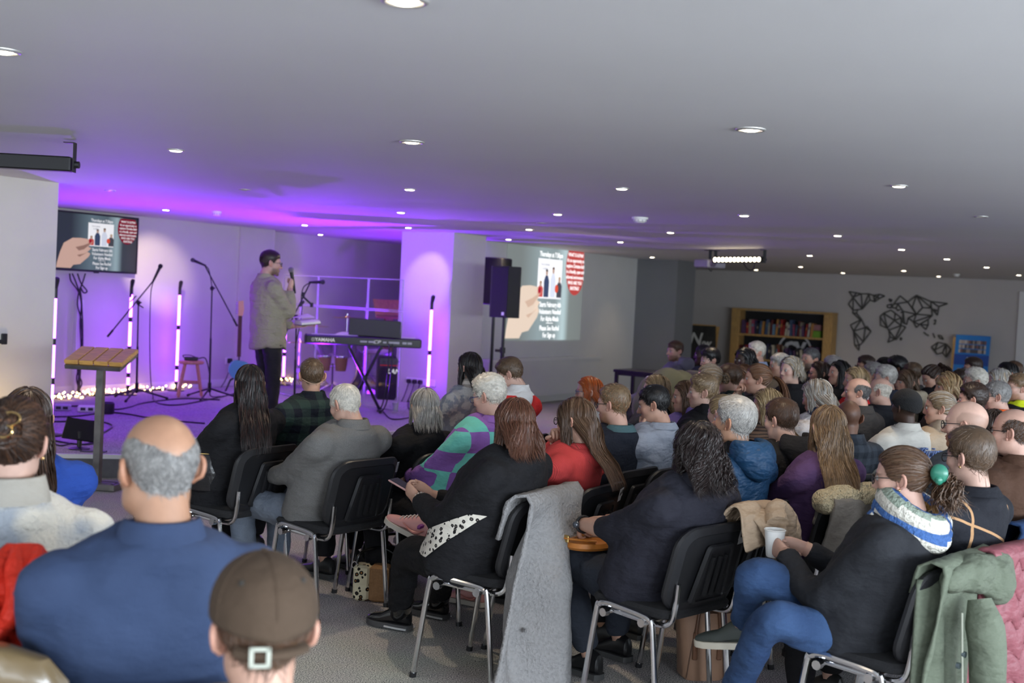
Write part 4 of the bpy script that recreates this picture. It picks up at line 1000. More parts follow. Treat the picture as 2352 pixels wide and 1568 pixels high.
class Geo:                                              # fast quad mesh with colours
    def __init__(s): s.v = []; s.q = []; s.c = []; s.n = 0
    def add(s, v, q, c):
        v = np.asarray(v, float).reshape(-1, 3); c = np.asarray(c, float)
        if c.ndim == 1: c = np.tile(c, (len(v), 1))
        s.v.append(v); s.q.append(np.asarray(q, int).reshape(-1, 4)+s.n); s.c.append(c); s.n += len(v)
    def mesh(s, name, m, fn=None):
        v = np.concatenate(s.v); q = np.concatenate(s.q); c = np.concatenate(s.c)
        if fn is not None: v = fn(v)
        me = bpy.data.meshes.new(name); me.vertices.add(len(v)); me.vertices.foreach_set('co', v.astype(np.float32).ravel())
        me.loops.add(len(q)*4); me.loops.foreach_set('vertex_index', q.astype(np.int32).ravel())
        me.polygons.add(len(q)); me.polygons.foreach_set('loop_start', (np.arange(len(q))*4).astype(np.int32)); me.polygons.foreach_set('use_smooth', np.ones(len(q), bool))
        me.update(calc_edges=True)
        a = me.color_attributes.new('Col', 'FLOAT_COLOR', 'POINT'); a.data.foreach_set('color', np.concatenate([c, np.ones((len(c), 1))], 1).astype(np.float32).ravel())
        me.materials.append(m); return me
def gridq(r, c, wrap=False):
    i, j = np.meshgrid(np.arange(r-1), np.arange(c if wrap else c-1), indexing='ij'); j2 = (j+1) % c
    return np.stack([i*c+j, (i+1)*c+j, (i+1)*c+j2, i*c+j2], -1).reshape(-1, 4)
def ribbons(G, P, w, cols, nrg):                        # P: n x k x 3 centre lines
    n, k, _ = P.shape
    t = np.gradient(P, axis=1); t = nrm(t); out = nrm(P*np.array([1, 1, .35])); s = nrm(np.cross(t, out))
    a = nrg.uniform(-.9, .9, (n, 1, 1)); s = nrm(s*np.cos(a)+np.cross(t, s)*np.sin(a))
    tap = np.interp(np.linspace(0, 1, k), [0, .15, .7, 1], [.8, 1, .8, .12])[None, :, None]*w
    V = np.stack([P-s*tap, P+s*tap], 2).reshape(n, k*2, 3)
    base = np.stack([np.arange(k-1)*2, np.arange(k-1)*2+1, np.arange(k-1)*2+3, np.arange(k-1)*2+2], -1)
    Q = (base[None]+(np.arange(n)*k*2)[:, None, None]).reshape(-1, 4)
    C_ = np.repeat(cols, k*2, axis=0)
    G.add(V.reshape(-1, 3), Q, C_)
def col_var(col, n, nrg, amt=.25, col2=None, mixp=.3):
    c = np.tile(np.array(col, float), (n, 1))*nrg.uniform(1-amt, 1+amt, (n, 1))
    if col2 is not None:
        k = (nrg.random((n, 1)) < mixp)*nrg.uniform(.4, 1, (n, 1)); c = c*(1-k)+np.array(col2)*k
    return c
NS = {0: 3600, 1: 1300, 2: 420}
def yback(z): return np.interp(-z, [0, .11, .17, .25, .35, .6], [-.118, -.118, -.135, -.200, -.245, -.28])
def hair_short(G, var, kind, col, lod, nrg, top=.026, side=.008, L=.04, col2=None, messy=.3, crown=(0, -.5, .85), sweep=(0, 0, 0), curl=0.):
    R = rlook(var); n, k = ((72, 44), (48, 30), (32, 20))[lod]
    t = np.linspace(-math.pi, math.pi, n, endpoint=False); ph = np.linspace(.0, 2.3, k); T, Pp = np.meshgrid(t, ph)
    d = np.stack([-np.sin(Pp)*np.sin(T), np.sin(Pp)*np.cos(T), np.cos(Pp)], -1)
    m = hmask(d, kind); m = m+np.interp(nrg.random(m.shape), [0, 1], [-2.5, 2.5])
    def thick(d, m): return (side+(top-side)*smooth01(d[..., 2], .25, .8))*smooth01(m, 0, 13)
    bump = 0
    if curl: bump = curl*(np.sin(d[..., 0]*26+3*np.sin(d[..., 2]*17))*np.sin(d[..., 1]*24+2)*.5+.5)*smooth01(m, 4, 14)
    r = R(d)+thick(d, m)*.8+bump-np.where(m < 0, .006, 0)
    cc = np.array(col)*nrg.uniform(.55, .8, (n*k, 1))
    G.add((d*r[..., None]), gridq(k, n, True), cc)
    N = int(NS[lod]*(1.9 if lod < 2 else 1.4)); q = nrm(nrg.normal(size=(N*3, 3))); q = q[hmask(q, kind) > .5][:N]; N = len(q); K = 6
    cr = nrm(np.array(crown, float)); jit = nrg.normal(size=q.shape)*messy*.55; pts = []; d = q.copy(); lift = nrg.uniform(.3, 1.15, N)
    step = L/.1/K*nrg.uniform(.6, 1.2, (N, 1))
    for s in range(K):
        mm = hmask(d, kind); rr = R(d)+np.maximum(thick(d, mm), .003)*(lift*(.35+.65*s/(K-1)))+.0015
        if curl: rr = rr+curl*.8*np.sin(s*1.9+q[:, 0]*40)*1.0
        pts.append(d*rr[:, None])
        fl = d-cr*(d@cr)[:, None]; fl = nrm(fl)+np.array(sweep)+jit; fl = fl-d*(fl*d).sum(1)[:, None]
        d = nrm(d+nrm(fl)*step)
    ribbons(G, np.stack(pts, 1), (.0008, .0014, .0026)[lod], col_var(col, N, nrg, .28, col2), nrg)
def hair_long(G, var, kind, col, lod, nrg, length=.35, thick=.022, part=0., wave=.006, freq=7., curl=0., col2=None, mixp=.3, spread=1., sidefront=62, flare=0., backonly=False):
    R = rlook(var); K = 16 if lod < 2 else 11
    p0 = nrm(np.array([part*.4, .62, .78])); p1 = nrm(np.array([part*.25, -.45, .89]))
    def march(d0, lens, lays, steps, wv=1.):
        d = d0.copy(); N = len(d); pos = d*(R(d)+lays*thick+.002)[:, None]; hang = np.zeros(N, bool); pts = [pos.copy()]; st = lens/steps
        out0 = None; phs = nrg.uniform(0, 6.28, N); acc = np.zeros(N)
        for s in range(1, steps):
            tt = np.clip(((d-p0)@(p1-p0))/((p1-p0)@(p1-p0)), 0, 1); near = p0+tt[:, None]*(p1-p0)
            fl = nrm(d-near)*.9+np.array([0, -.28, -.45]); az = np.degrees(np.abs(np.arctan2(d[:, 0], d[:, 1])))
            fw = np.clip((72-az)/40, 0, 1)[:, None]
            if kind != 'bangs': fl = fl+fw*np.stack([np.sign(d[:, 0])*.9, np.full(N, -1.3), np.full(N, .35)], 1)
            fl = fl-d*(fl*d).sum(1)[:, None]; fl = nrm(fl)
            rr = np.linalg.norm(pos, axis=1); dn = nrm(d+fl*(st/np.maximum(rr, .07))[:, None])
            if kind == 'bangs': lowz = np.where(az < 55, -9, .02)
            else: lowz = np.where(az < 70, -9, .02)
            canhang = (dn[:, 2] < lowz)
            hang |= canhang
            onp = dn*(R(dn)+lays*thick+.003)[:, None]
            rad = nrm(pos*np.array([1, 1, 0])); dep = np.clip(-pos[:, 2], 0, .5)
            hp = pos+np.stack([rad[:, 0]*.05*spread, rad[:, 1]*.03*spread, np.full(N, -1.)], 1)*st[:, None]
            # sweep hair at the temples back behind the face, and lay the back hair over the back
            azh = np.degrees(np.abs(np.arctan2(hp[:, 0], hp[:, 1]))); fr = azh < sidefront
            hp[:, 1] = np.where(fr, hp[:, 1]-.45*st, hp[:, 1])
            hp[:, 0] = np.where(fr, hp[:, 0]*1.06, hp[:, 0])
            yb = yback(hp[:, 2])-lays*thick*.8; bk = hp[:, 1] < -.02
            hp[:, 1] += np.where(bk & (np.abs(hp[:, 0]) < .2), np.clip(np.minimum(yb-hp[:, 1], 0), -.8*st, 0), 0)
            if flare: hp += rad*flare*max(0, s/steps-.6)*st[:, None]*4
            pos = np.where(hang[:, None], hp, onp); d = np.where(hang[:, None], nrm(pos), dn); acc += st
            w_ = wave*np.clip(acc/.12, 0, 1)*wv
            off = np.stack([np.sin(acc*freq*6.28+phs*.35+d0[:, 0]*9), np.cos(acc*freq*5.1+phs*.35+d0[:, 0]*6), .5*np.sin(acc*freq*4+phs)], 1)*w_[:, None]
            if curl: off += np.stack([np.sin(acc*60+phs), np.cos(acc*60+phs), np.sin(acc*37+phs)*.6], 1)*curl*np.clip(acc/.05, 0, 1)[:, None]
            pts.append(pos+off)
        Q_ = np.stack(pts, 1); zl = .035 if kind != 'bangs' else -.004
        bad = ((Q_[..., 1] > .040) & (np.abs(Q_[..., 0]) < .054) & (Q_[..., 2] < zl)) | ((Q_[..., 1] > .062) & (Q_[..., 2] < zl))
        ok.append(~bad.any(1)); return Q_
    ok = []
    # under-layer shell: closely spaced wide ribbons so that no scalp shows
    NU = (900, 420, 200)[lod]; q = nrm(nrg.normal(size=(NU*4, 3))); q = q[hmask(q, kind) > 4][:NU]
    zt = .10; lens = np.full(len(q), length)*nrg.uniform(.72, .97, len(q)); lens = np.where(q[:, 2] < .6, lens-.03, lens); 
    lens = np.maximum(.04, lens-(np.arccos(np.clip(q[:, 2], -1, 1))-.0)*.07)
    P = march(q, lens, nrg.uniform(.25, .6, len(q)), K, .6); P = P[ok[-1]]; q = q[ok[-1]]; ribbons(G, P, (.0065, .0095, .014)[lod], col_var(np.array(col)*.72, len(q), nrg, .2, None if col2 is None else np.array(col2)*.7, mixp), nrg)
    n, k = ((64, 30), (40, 20), (28, 14))[lod]                         # skull cap under the strands
    t = np.linspace(-math.pi, math.pi, n, endpoint=False); ph = np.linspace(0, 2.2, k); T, Pp = np.meshgrid(t, ph)
    dd = np.stack([-np.sin(Pp)*np.sin(T), np.sin(Pp)*np.cos(T), np.cos(Pp)], -1); m = hmask(dd, kind)
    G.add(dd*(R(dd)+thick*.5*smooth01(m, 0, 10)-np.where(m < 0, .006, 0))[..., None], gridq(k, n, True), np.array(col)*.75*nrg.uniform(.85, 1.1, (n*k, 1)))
    N = NS[lod]; q = nrm(nrg.normal(size=(N*4, 3))); q = q[hmask(q, kind) > .8]; q = q[:N]
    lens = length*nrg.uniform(.78, 1.04, len(q)); lens = np.maximum(.05, lens-(np.arccos(np.clip(q[:, 2], -1, 1)))*.07)
    P = march(q, lens, nrg.uniform(.55, 1.1, len(q)), K); P = P[ok[-1]]; q = q[ok[-1]]; ribbons(G, P, (.0011, .0017, .0030)[lod], col_var(col, len(q), nrg, .26, col2, mixp), nrg)
def hair_up(G, var, col, lod, nrg, gather=(0, -.9, .35), tail=0., bun=0., thick=.012, col2=None, kind='long', messy=.1, tailw=.03, curl=0.):
    R = rlook(var); n, k = ((64, 34), (40, 22), (28, 14))[lod]; g = nrm(np.array(gather, float))
    t = np.linspace(-math.pi, math.pi, n, endpoint=False); ph = np.linspace(0, 2.2, k); T, Pp = np.meshgrid(t, ph)
    dd = np.stack([-np.sin(Pp)*np.sin(T), np.sin(Pp)*np.cos(T), np.cos(Pp)], -1); m = hmask(dd, kind)
    G.add(dd*(R(dd)+thick*.7*smooth01(m, 0, 9)-np.where(m < 0, .006, 0))[..., None], gridq(k, n, True), np.array(col)*.85*nrg.uniform(.85, 1.1, (n*k, 1)))
    N = NS[lod]; q = nrm(nrg.normal(size=(N*3, 3))); q = q[hmask(q, kind) > .3][:N]; N = len(q); K = 9; d = q.copy(); pts = []
    lay = nrg.uniform(.5, 1.2, N); Ls = np.arccos(np.clip(q@g, -1, 1)); fr = nrg.uniform(.6, 1., N)
    j = nrg.normal(size=q.shape)*messy
    for s in range(K):
        pts.append(d*(R(d)+thick*np.clip(smooth01(hmask(d, kind), -2, 8), .15, 1)*lay+.001)[:, None])
        fl = nrm(g-d*(d@g)[:, None])+j*.5; fl = fl-d*(fl*d).sum(1)[:, None]; d = nrm(d+nrm(fl)*(Ls*fr/K)[:, None])
    ribbons(G, np.stack(pts, 1), (.0010, .0016, .0028)[lod], col_var(col, N, nrg, .35, col2), nrg)
    gp = g*(R(g[None])[0]+thick)
    if bun:
        NB = (700, 260, 90)[lod]; c = gp+g*bun*.55; ax = nrm(nrg.normal(size=(NB, 3))); u = nrm(np.cross(ax, nrg.normal(size=(NB, 3)))); v = np.cross(ax, u)
        a = np.linspace(0, 3.6, 9)[None, :, None]; rr = bun*nrg.uniform(.55, 1.05, (NB, 1, 1))
        ribbons(G, c+(u[:, None]*np.cos(a)+v[:, None]*np.sin(a))*rr*np.array([1, .8, 1.]), (.0035, .005, .008)[lod], col_var(np.array(col)*.9, NB, nrg, .35, col2), nrg)
        e = MB(); e.ell(c, (bun*.75, bun*.6, bun*.75), 12, 8)
        vv = np.concatenate(e.v); ff = np.array([f if len(f) == 4 else (f[0], f[1], f[2], f[2]) for f in e.f]); G.add(vv, ff[[len(set(x)) == 4 for x in ff]], np.array(col)*.6)
    if tail:
        NT = (900, 300, 110)[lod]; K = 10; off = nrg.normal(size=(NT, 3))*tailw*.45; p = gp+g*.02+off*.3; pts = []; vel = g[None]*.6+np.array([0, -.1, .1])+nrg.normal(size=(NT, 3))*.08; st = tail/K*nrg.uniform(.7, 1.05, (NT, 1)); phs = nrg.uniform(0, 6, NT)
        for s in range(K):
            sp = off*(s/K)*1.2; q_ = p+sp
            if curl: q_ = q_+np.stack([np.sin(s*1.3+phs), np.cos(s*1.3+phs), np.sin(s*.9+phs)], 1)*curl*min(1, s/4)
            pts.append(q_); vel = nrm(vel+np.array([0, 0, -.55])); p = p+vel*st
            p[:, 1] = np.minimum(p[:, 1], yback(p[:, 2])-.01)
        ribbons(G, np.stack(pts, 1), (.002, .0032, .005)[lod], col_var(col, NT, nrg, .35, col2), nrg)
    return gp, g
M_hair = mat('hair', (1, 1, 1), .42, vcol=True, noise=.15, nscale=60, spec=.45)
M_skin_ = mat('skin', (1, 1, 1), .48, vcol=True, noise=.05, nscale=40, spec=.4, bump=.08, bscale=350)
M_eye = mat('eye_white', (.30, .28, .27), .2); M_iris = mat('iris', (.03, .02, .015), .1)
M_frame = mat('glasses_frame', (.012, .012, .014), .25); M_lens = bpy.data.materials.new('glasses_lens'); M_lens.use_nodes = True
nt = M_lens.node_tree
for n in list(nt.nodes): nt.nodes.remove(n)
tr = nd(nt, 'ShaderNodeBsdfTransparent'); gl = nd(nt, 'ShaderNodeBsdfGlossy'); mx = nd(nt, 'ShaderNodeMixShader'); out = nd(nt, 'ShaderNodeOutputMaterial')
gl.inputs['Roughness'].default_value = .02; tr.inputs[0].default_value = (.9, .92, .93, 1); mx.inputs[0].default_value = .10
nt.links.new(tr.outputs[0], mx.inputs[1]); nt.links.new(gl.outputs[0], mx.inputs[2]); nt.links.new(mx.outputs[0], out.inputs[0])

# clothes
def cloth(key, col, kind='plain', col2=(0, 0, 0), col3=(0, 0, 0), s=8., rough=.85, bump=.35, wr=.45, sheen=0.):
    if key in MATS: return MATS[key]
    m = mat(key, col, rough, sheen=sheen, spec=.25); nt = m.node_tree; p = nt.nodes['Principled BSDF']; L_ = nt.links.new
    co = nd(nt, 'ShaderNodeTexCoord'); O = co.outputs['Object']
    def noise(sc, det=3, vec=None, stretch=None):
        n = nd(nt, 'ShaderNodeTexNoise'); n.inputs['Scale'].default_value = sc; n.inputs['Detail'].default_value = det
        v = vec or O
        if stretch: mp_ = nd(nt, 'ShaderNodeMapping'); mp_.inputs['Scale'].default_value = stretch; L_(v, mp_.inputs[0]); v = mp_.outputs[0]
        L_(v, n.inputs['Vector']); return n.outputs['Fac']
    def math_(op, a, b=None):
        n = nd(nt, 'ShaderNodeMath', operation=op)
        for i, x in enumerate((a, b)):
            if x is None: continue
            if isinstance(x, (int, float)): n.inputs[i].default_value = x
            else: L_(x, n.inputs[i])
        return n.outputs[0]
    def mixc(f, a, b):
        n = nd(nt, 'ShaderNodeMix', data_type='RGBA')
        if isinstance(f, (int, float)): n.inputs[0].default_value = f
        else: L_(f, n.inputs[0])
        for i, x in ((6, a), (7, b)):
            if isinstance(x, tuple): n.inputs[i].default_value = (*x, 1)
            else: L_(x, n.inputs[i])
        return n.outputs[2]
    def ramp(f, lo, hi):
        n = nd(nt, 'ShaderNodeMapRange'); n.inputs[1].default_value = lo; n.inputs[2].default_value = hi; L_(f, n.inputs[0]); return n.outputs[0]
    sx = nd(nt, 'ShaderNodeSeparateXYZ'); L_(O, sx.inputs[0]); X, Y, Z = sx.outputs
    base = None; height = noise(260, 2)
    if kind == 'plain': base = mixc(noise(6), tuple(c*.82 for c in col), tuple(c*1.12 for c in col))
    elif kind == 'check':
        fa = math_('GREATER_THAN', math_('FRACT', math_('MULTIPLY', X, s*.5)), .5); fb = math_('GREATER_THAN', math_('FRACT', math_('MULTIPLY', Z, s*.5)), .5)
        base = mixc(math_('ABSOLUTE', math_('SUBTRACT', fa, fb)), col, col2)
    elif kind == 'check3':
        ck = nd(nt, 'ShaderNodeTexChecker'); ck.inputs['Scale'].default_value = s; L_(O, ck.inputs[0]); ck.inputs[1].default_value = (*col, 1); ck.inputs[2].default_value = (*col2, 1); base = ck.outputs[0]
    elif kind == 'plaid':
        fa = math_('GREATER_THAN', math_('FRACT', math_('MULTIPLY', X, s)), .5); fb = math_('GREATER_THAN', math_('FRACT', math_('MULTIPLY', Z, s)), .5)
        base = mixc(math_('MULTIPLY', math_('ADD', fa, fb), .5), col, col2)
    elif kind == 'window':                                  # thin line check
        fx = math_('LESS_THAN', math_('FRACT', math_('ADD', math_('MULTIPLY', X, s), .5)), .035); fz = math_('LESS_THAN', math_('FRACT', math_('ADD', math_('MULTIPLY', Z, s), math_('MULTIPLY', X, .35*s))), .035)
        base = mixc(math_('MAXIMUM', fx, fz), col, col2)
    elif kind == 'leopard':
        vo = nd(nt, 'ShaderNodeTexVoronoi', feature='F1'); vo.inputs['Scale'].default_value = s; L_(O, vo.inputs['Vector'])
        f = vo.outputs['Distance']; ringf = math_('MULTIPLY', math_('GREATER_THAN', math_('ADD', f, math_('MULTIPLY', noise(s*2.5), .2)), .33), math_('LESS_THAN', f, .47))
        spot_ = math_('LESS_THAN', math_('ADD', f, math_('MULTIPLY', noise(s*3), .25)), .50); inner = math_('LESS_THAN', f, .16)
        base = mixc(inner, mixc(spot_, col, col2), col3)
    elif kind == 'floral':
        vo = nd(nt, 'ShaderNodeTexVoronoi', feature='F1'); vo.inputs['Scale'].default_value = s; L_(O, vo.inputs['Vector'])
        base = mixc(math_('LESS_THAN', math_('ADD', vo.outputs['Distance'], math_('MULTIPLY', noise(s*2), .35)), .50), col, col2)
    elif kind == 'fluffy':
        base = mixc(ramp(noise(s, 2), .46, .54), col, col2); height = noise(90, 4)
    elif kind == 'tweed': base = mixc(noise(300, 4), tuple(c*.55 for c in col), tuple(c*1.5 for c in col))
    elif kind == 'stripe':
        fz = math_('GREATER_THAN', math_('FRACT', math_('MULTIPLY', Z, s)), .6); base = mixc(fz, col, col2)
    elif kind == 'vstripe':
        fx = math_('LESS_THAN', math_('ABSOLUTE', X), .055); base = mixc(fx, col, col2)
        base = mixc(math_('GREATER_THAN', Z, s), base, col2)
    elif kind == 'denim': base = mixc(ramp(noise(3.5, 2), .35, .65), col, col2); base = mixc(math_('MULTIPLY', noise(420, 2, None, (1, 1, .25)), .4), base, (.02, .03, .06))
    elif kind == 'fleece':
        base = mixc(noise(75, 3), tuple(c*.7 for c in col), tuple(c*1.18 for c in col)); height = noise(75, 4)
    elif kind == 'knit':
        wv = nd(nt, 'ShaderNodeTexWave'); wv.inputs['Scale'].default_value = 55; wv.inputs['Distortion'].default_value = 1.2; L_(O, wv.inputs['Vector']); height = wv.outputs['Fac']; base = mixc(height, tuple(c*.72 for c in col), tuple(c*1.05 for c in col))
    elif kind == 'triangle':                               # plain cardigan over a patterned top shown below the arm
        pass
    L_(base, p.inputs['Base Color'])
    b = nd(nt, 'ShaderNodeBump'); b.inputs['Strength'].default_value = bump*(1.6 if kind in ('fleece', 'fluffy') else 1); b.inputs['Distance'].default_value = .02 if kind in ('fleece', 'fluffy') else .003
    L_(height, b.inputs['Height'])
    b2 = nd(nt, 'ShaderNodeBump'); b2.inputs['Strength'].default_value = wr; b2.inputs['Distance'].default_value = .05
    L_(noise(9, 3, None, (1, 1, 1.8)), b2.inputs['Height']); L_(b.outputs[0], b2.inputs['Normal']); L_(b2.outputs[0], p.inputs['Normal'])
    return m
def ik(S, Wr, l1, l2, hint):
    S = np.array(S, float); Wr = np.array(Wr, float); d = Wr-S; D = np.linalg.norm(d)
    if D > (l1+l2)*.985: Wr = S+d/D*(l1+l2)*.985; d = Wr-S; D = np.linalg.norm(d)
    u = d/D; a = (l1*l1-l2*l2+D*D)/(2*D); h = math.sqrt(max(l1*l1-a*a, 1e-6)); hp = np.array(hint, float); hp = hp-u*(hp@u); hp /= np.linalg.norm(hp)+1e-9
    return S+u*a+hp*h, Wr
def hand_geo(mb, wr, d, nrm_, side, curl=.7, s=1., spreadf=.12):
    """palm, four bent fingers of unequal length and a thumb leaving the side of the palm; d points along the hand, nrm_ out of the back of the hand"""
    d = np.array(d, float); d /= np.linalg.norm(d); n = np.array(nrm_, float); n = n-d*(n@d); n /= np.linalg.norm(n); x = np.cross(d, n)*side     # x towards the thumb
    def W(a, b, c): return np.array(wr)+(d*a+x*b+n*c)*s
    rings = []
    for t, w_, th in ((-.02, .026, .020), (.0, .028, .019), (.03, .036, .017), (.06, .041, .0155), (.085, .040, .013), (.097, .037, .010)):
        rings.append([W(t, w_*math.cos(a), th*math.sin(a)) for a in np.arange(12)*math.pi/6])
    mb.loft(rings, 0)
    for i, (ox, L, r) in enumerate(((.029, .072, .0085), (.0095, .080, .0088), (-.0105, .074, .0085), (-.029, .058, .0075))):
        p = np.array([.082, ox, 0.]); a = 0.; pts = [p.copy()+np.array([-.02, 0, 0])]; sp = (1.5-i)*spreadf*.5
        pts.append(p.copy())
        for seg, fr in enumerate((.46, .30, .24)):
            a += curl*(.75, 1.05, .7)[seg]*(1+.06*i)
            p = p+np.array([math.cos(a)*math.cos(sp), math.sin(sp)*math.cos(a), -math.sin(a)])*L*fr; pts.append(p.copy())
        P = spline([W(*q) for q in pts], 3); mb.tube(P, np.interp(np.linspace(0, 1, len(P)), [0, .3, .85, 1], [r*1.05*s, r*s, r*.82*s, r*.45*s]), 8)
    p = [(.015, .022, -.004), (.040, .048, -.010), (.066, .060, -.018-.01*curl), (.092, .056-.012*curl, -.026-.012*curl)]
    P = spline([W(*q) for q in p], 4); mb.tube(P, np.interp(np.linspace(0, 1, len(P)), [0, .4, .85, 1], [.015*s, .0115*s, .0095*s, .005*s]), 8)
def shoe_geo(mb, an, fwd, s=1., m_up=0, m_sole=1):
    f = np.array(fwd, float); f[2] = f[2] if abs(f[2]) > .01 else 0.; f /= np.linalg.norm(f); r = np.cross(f, (0, 0, 1)); r /= np.linalg.norm(r); u = np.cross(r, f)
    def W(a, b, c): return np.array(an)+f*a*s+r*b*s+u*c*s
    def ring(a, w_, z0, z1): return [W(a, w_*math.cos(t)*(1. if math.sin(t) < 0 else .88), (z0+z1)/2+(z1-z0)/2*math.sin(t)) for t in np.arange(12)*math.pi/6]
    mb.loft([ring(-.075, .020, -.065, .0), ring(-.065, .034, -.070, .025), ring(-.02, .040, -.072, .045), ring(.03, .040, -.072, .02), ring(.09, .046, -.072, -.018), ring(.145, .042, -.072, -.030), ring(.175, .026, -.070, -.042), ring(.185, .010, -.066, -.050)], m_up)
    def sr(a, w_, z): return [W(a, w_*k, z) for k in (-1, 1)]
    out = [(-.082, .018), (-.07, .036), (-.02, .042), (.03, .042), (.09, .050), (.145, .046), (.178, .028), (.192, .006)]
    top = [W(a, w_, -.062) for a, w_ in out]+[W(a, -w_, -.062) for a, w_ in out[::-1]]; bot = [W(a, w_, -.088) for a, w_ in out]+[W(a, -w_, -.088) for a, w_ in out[::-1]]
    n = len(top); mb.add(top+bot, [tuple(range(n)), tuple(range(2*n-1, n-1, -1))]+[(i, i+n, (i+1) % n+n, (i+1) % n) for i in range(n)], m_sole)
SKIN = {'fair': (.60, .36, .27), 'pale': (.66, .43, .35), 'pink': (.60, .37, .295), 'tan': (.45, .25, .16), 'brown': (.16, .075, .045), 'dark': (.06, .030, .02), 'old': (.58, .36, .28)}
HAIRC = {'black': (.010, .009, .010), 'darkbrown': (.035, .018, .012), 'brown': (.085, .042, .022), 'auburn': (.125, .056, .028), 'redbrown': (.11, .042, .024), 'ginger': (.26, .09, .028), 'blonde': (.40, .285, .15), 'dblonde': (.20, .132, .072), 'grey': (.26, .25, .24), 'silver': (.44, .42, .39), 'white': (.66, .62, .54), 'copper': (.42, .085, .012), 'dgrey': (.10, .098, .10), 'lbrown': (.115, .070, .040)}
def rotm(yaw, pitch, roll):
    return np.array((Matrix.Rotation(math.radians(yaw), 3, 'Z') @ Matrix.Rotation(math.radians(-pitch), 3, 'X') @ Matrix.Rotation(math.radians(roll), 3, 'Y')))
PEOPLE = {}
def person(key, label, u, v, Y, yaw, body=None, skin='fair', var='m0', hair=('short', 'brown'), top=None, top_mat=None, trousers=(.02, .02, .025), tmat=None, lod=2, size=1., w_=1., fat=1., pitch=6., roll=0., pose='lap', lean=0., extras=(), glasses=None, beard=None, group='audience', shoes=(.02, .02, .02), legs='sit', sleeve=1., seed=None, hairtop=.02, chair=True, standz=None, hands=None, shoemat=None, feet=None):
    nrg = np.random.default_rng(abs(hash(key)) % 1000 if seed is None else seed) if False else np.random.default_rng(sum(ord(c)*(i+3) for i, c in enumerate(key)) if seed is None else seed)
    body = yaw*.75+14 if body is None else body
    top_pt = at(u, v, Y); zc = top_pt[2]-hairtop*.8
    by = math.radians(body)
    hy = -.16+lean; size = size*(.835 if Y < 6.3 else .80)
    root = np.array([top_pt[0]+math.sin(by)*hy, top_pt[1]-math.cos(by)*hy, 0 if standz is None else standz])
    if legs == 'stand': root = np.array([top_pt[0], top_pt[1], standz])
    zc -= root[2]
    t = thing('person', label, 'person', root, by, group)
    PEOPLE[key] = t
    hs = size
    Rh = rotm(yaw-body, pitch, roll)
    hc = np.array([0, hy if legs != 'stand' else 0., zc])-Rh@np.array([0, 0, .115*hs])
    def HW(p): return (np.asarray(p)*hs)@Rh.T+hc
    N = np.array([hc[0], hc[1], hc[2]])+Rh@np.array([0, -.045, -.136])*hs*np.array([.6, .8, 1])
    hipz = .495 if legs != 'stand' else .93
    Hp = np.array([0, -.01, hipz])
    # ---- head
    V, F_ = head_geo(var, lod)
    sk = np.array(SKIN[skin])*np.array([.86, .84, .82]); cols = np.tile(sk, (len(V), 1)).astype(float)
    x, y, z = V[:, 0], V[:, 1], V[:, 2]
    lips = np.exp(-((x/.022)**4+((z+.0665)/.0105)**4))*(y > .07); cols = cols*(1-lips[:, None]*.55)+lips[:, None]*.55*sk*np.array([.85, .42, .42])
    brow = np.exp(-(((np.abs(x)-.033)/.019)**4+((z-.022-.004*np.cos(np.abs(x)*60))/.0045)**4))*(y > .055)
    hcol = np.array(HAIRC[hair[1]] if isinstance(hair[1], str) else hair[1])
    cols = cols*(1-brow[:, None]*.75)+brow[:, None]*.75*hcol*.8
    cheek = np.exp(-(((np.abs(x)-.042)/.02)**2+((z+.025)/.022)**2))*(y > .03); cols *= 1+cheek[:, None]*np.array([.10, -.10, -.08])
    if beard:
        bm = smooth01(-z, .035, .06)*smooth01(y, -.015, .02)*(z > -.125)*(1-np.exp(-((x/.019)**4+((z+.0665)/.008)**4)))*(1-np.exp(-((x/.02)**2+((z+.03)/.02)**2)))
        cols = cols*(1-bm[:, None]*.8)+bm[:, None]*.8*np.array(beard)
    if hair[0] in ('fringe', 'short', 'bald', 'recede', 'buzz'):
        kd = {'bald': 'fringe', 'buzz': 'short'}.get(hair[0], hair[0]); hm = smooth01(hmask(V, kd), -2, 6)*(.35 if hair[0] == 'bald' else .9)
        cols = cols*(1-hm[:, None])+hm[:, None]*hcol
    nt_ = smooth01(-V[:, 2], .125, .20)[:, None]; V2_ = V.copy(); V2_[:, :2] = V[:, :2]*(1-.5*nt_)+np.array([0, -.018])*nt_
    bm_ = MB(); bm_.add(HW(V2_), F_); cs = [cols]
    def addc(c): cs.append(np.tile(np.array(c), (bm_.n-sum(len(q) for q in cs), 1)))
    # ears
    for s in (-1, 1):
        ec = np.array([s*.0765, -.010, -.006]); U_ = np.array([s*.25, -.25, 1.]); U_ /= np.linalg.norm(U_); Vv = np.array([s*.45, -.75, -.1]); Vv -= U_*(Vv@U_); Vv /= np.linalg.norm(Vv)
        n_ = 14 if lod < 2 else 9
        pts = [HW(ec+U_*.031*math.cos(a)*(1 if math.cos(a) > 0 else .9)+Vv*(.019*math.sin(a)+.010)*(1 if math.cos(a) > -.4 else .7)) for a in np.linspace(-.4, 2*math.pi-.9, n_)]
        bm_.tube(pts, np.interp(np.linspace(0, 1, n_), [0, .1, .6, 1], [.004, .0062, .006, .0065])*hs, 6)
        bm_.ell(HW(ec+Vv*.008), np.array([.005, .018, .025])*hs, 10, 6, 0, Rh@np.stack([np.cross(Vv, U_), Vv, U_], 1))
        bm_.ell(HW(ec+np.array([0, .008, -.026])), np.array([.006, .008, .009])*hs, 8, 5, 0, Rh)
    addc(sk*np.array([1.04, .92, .9]))
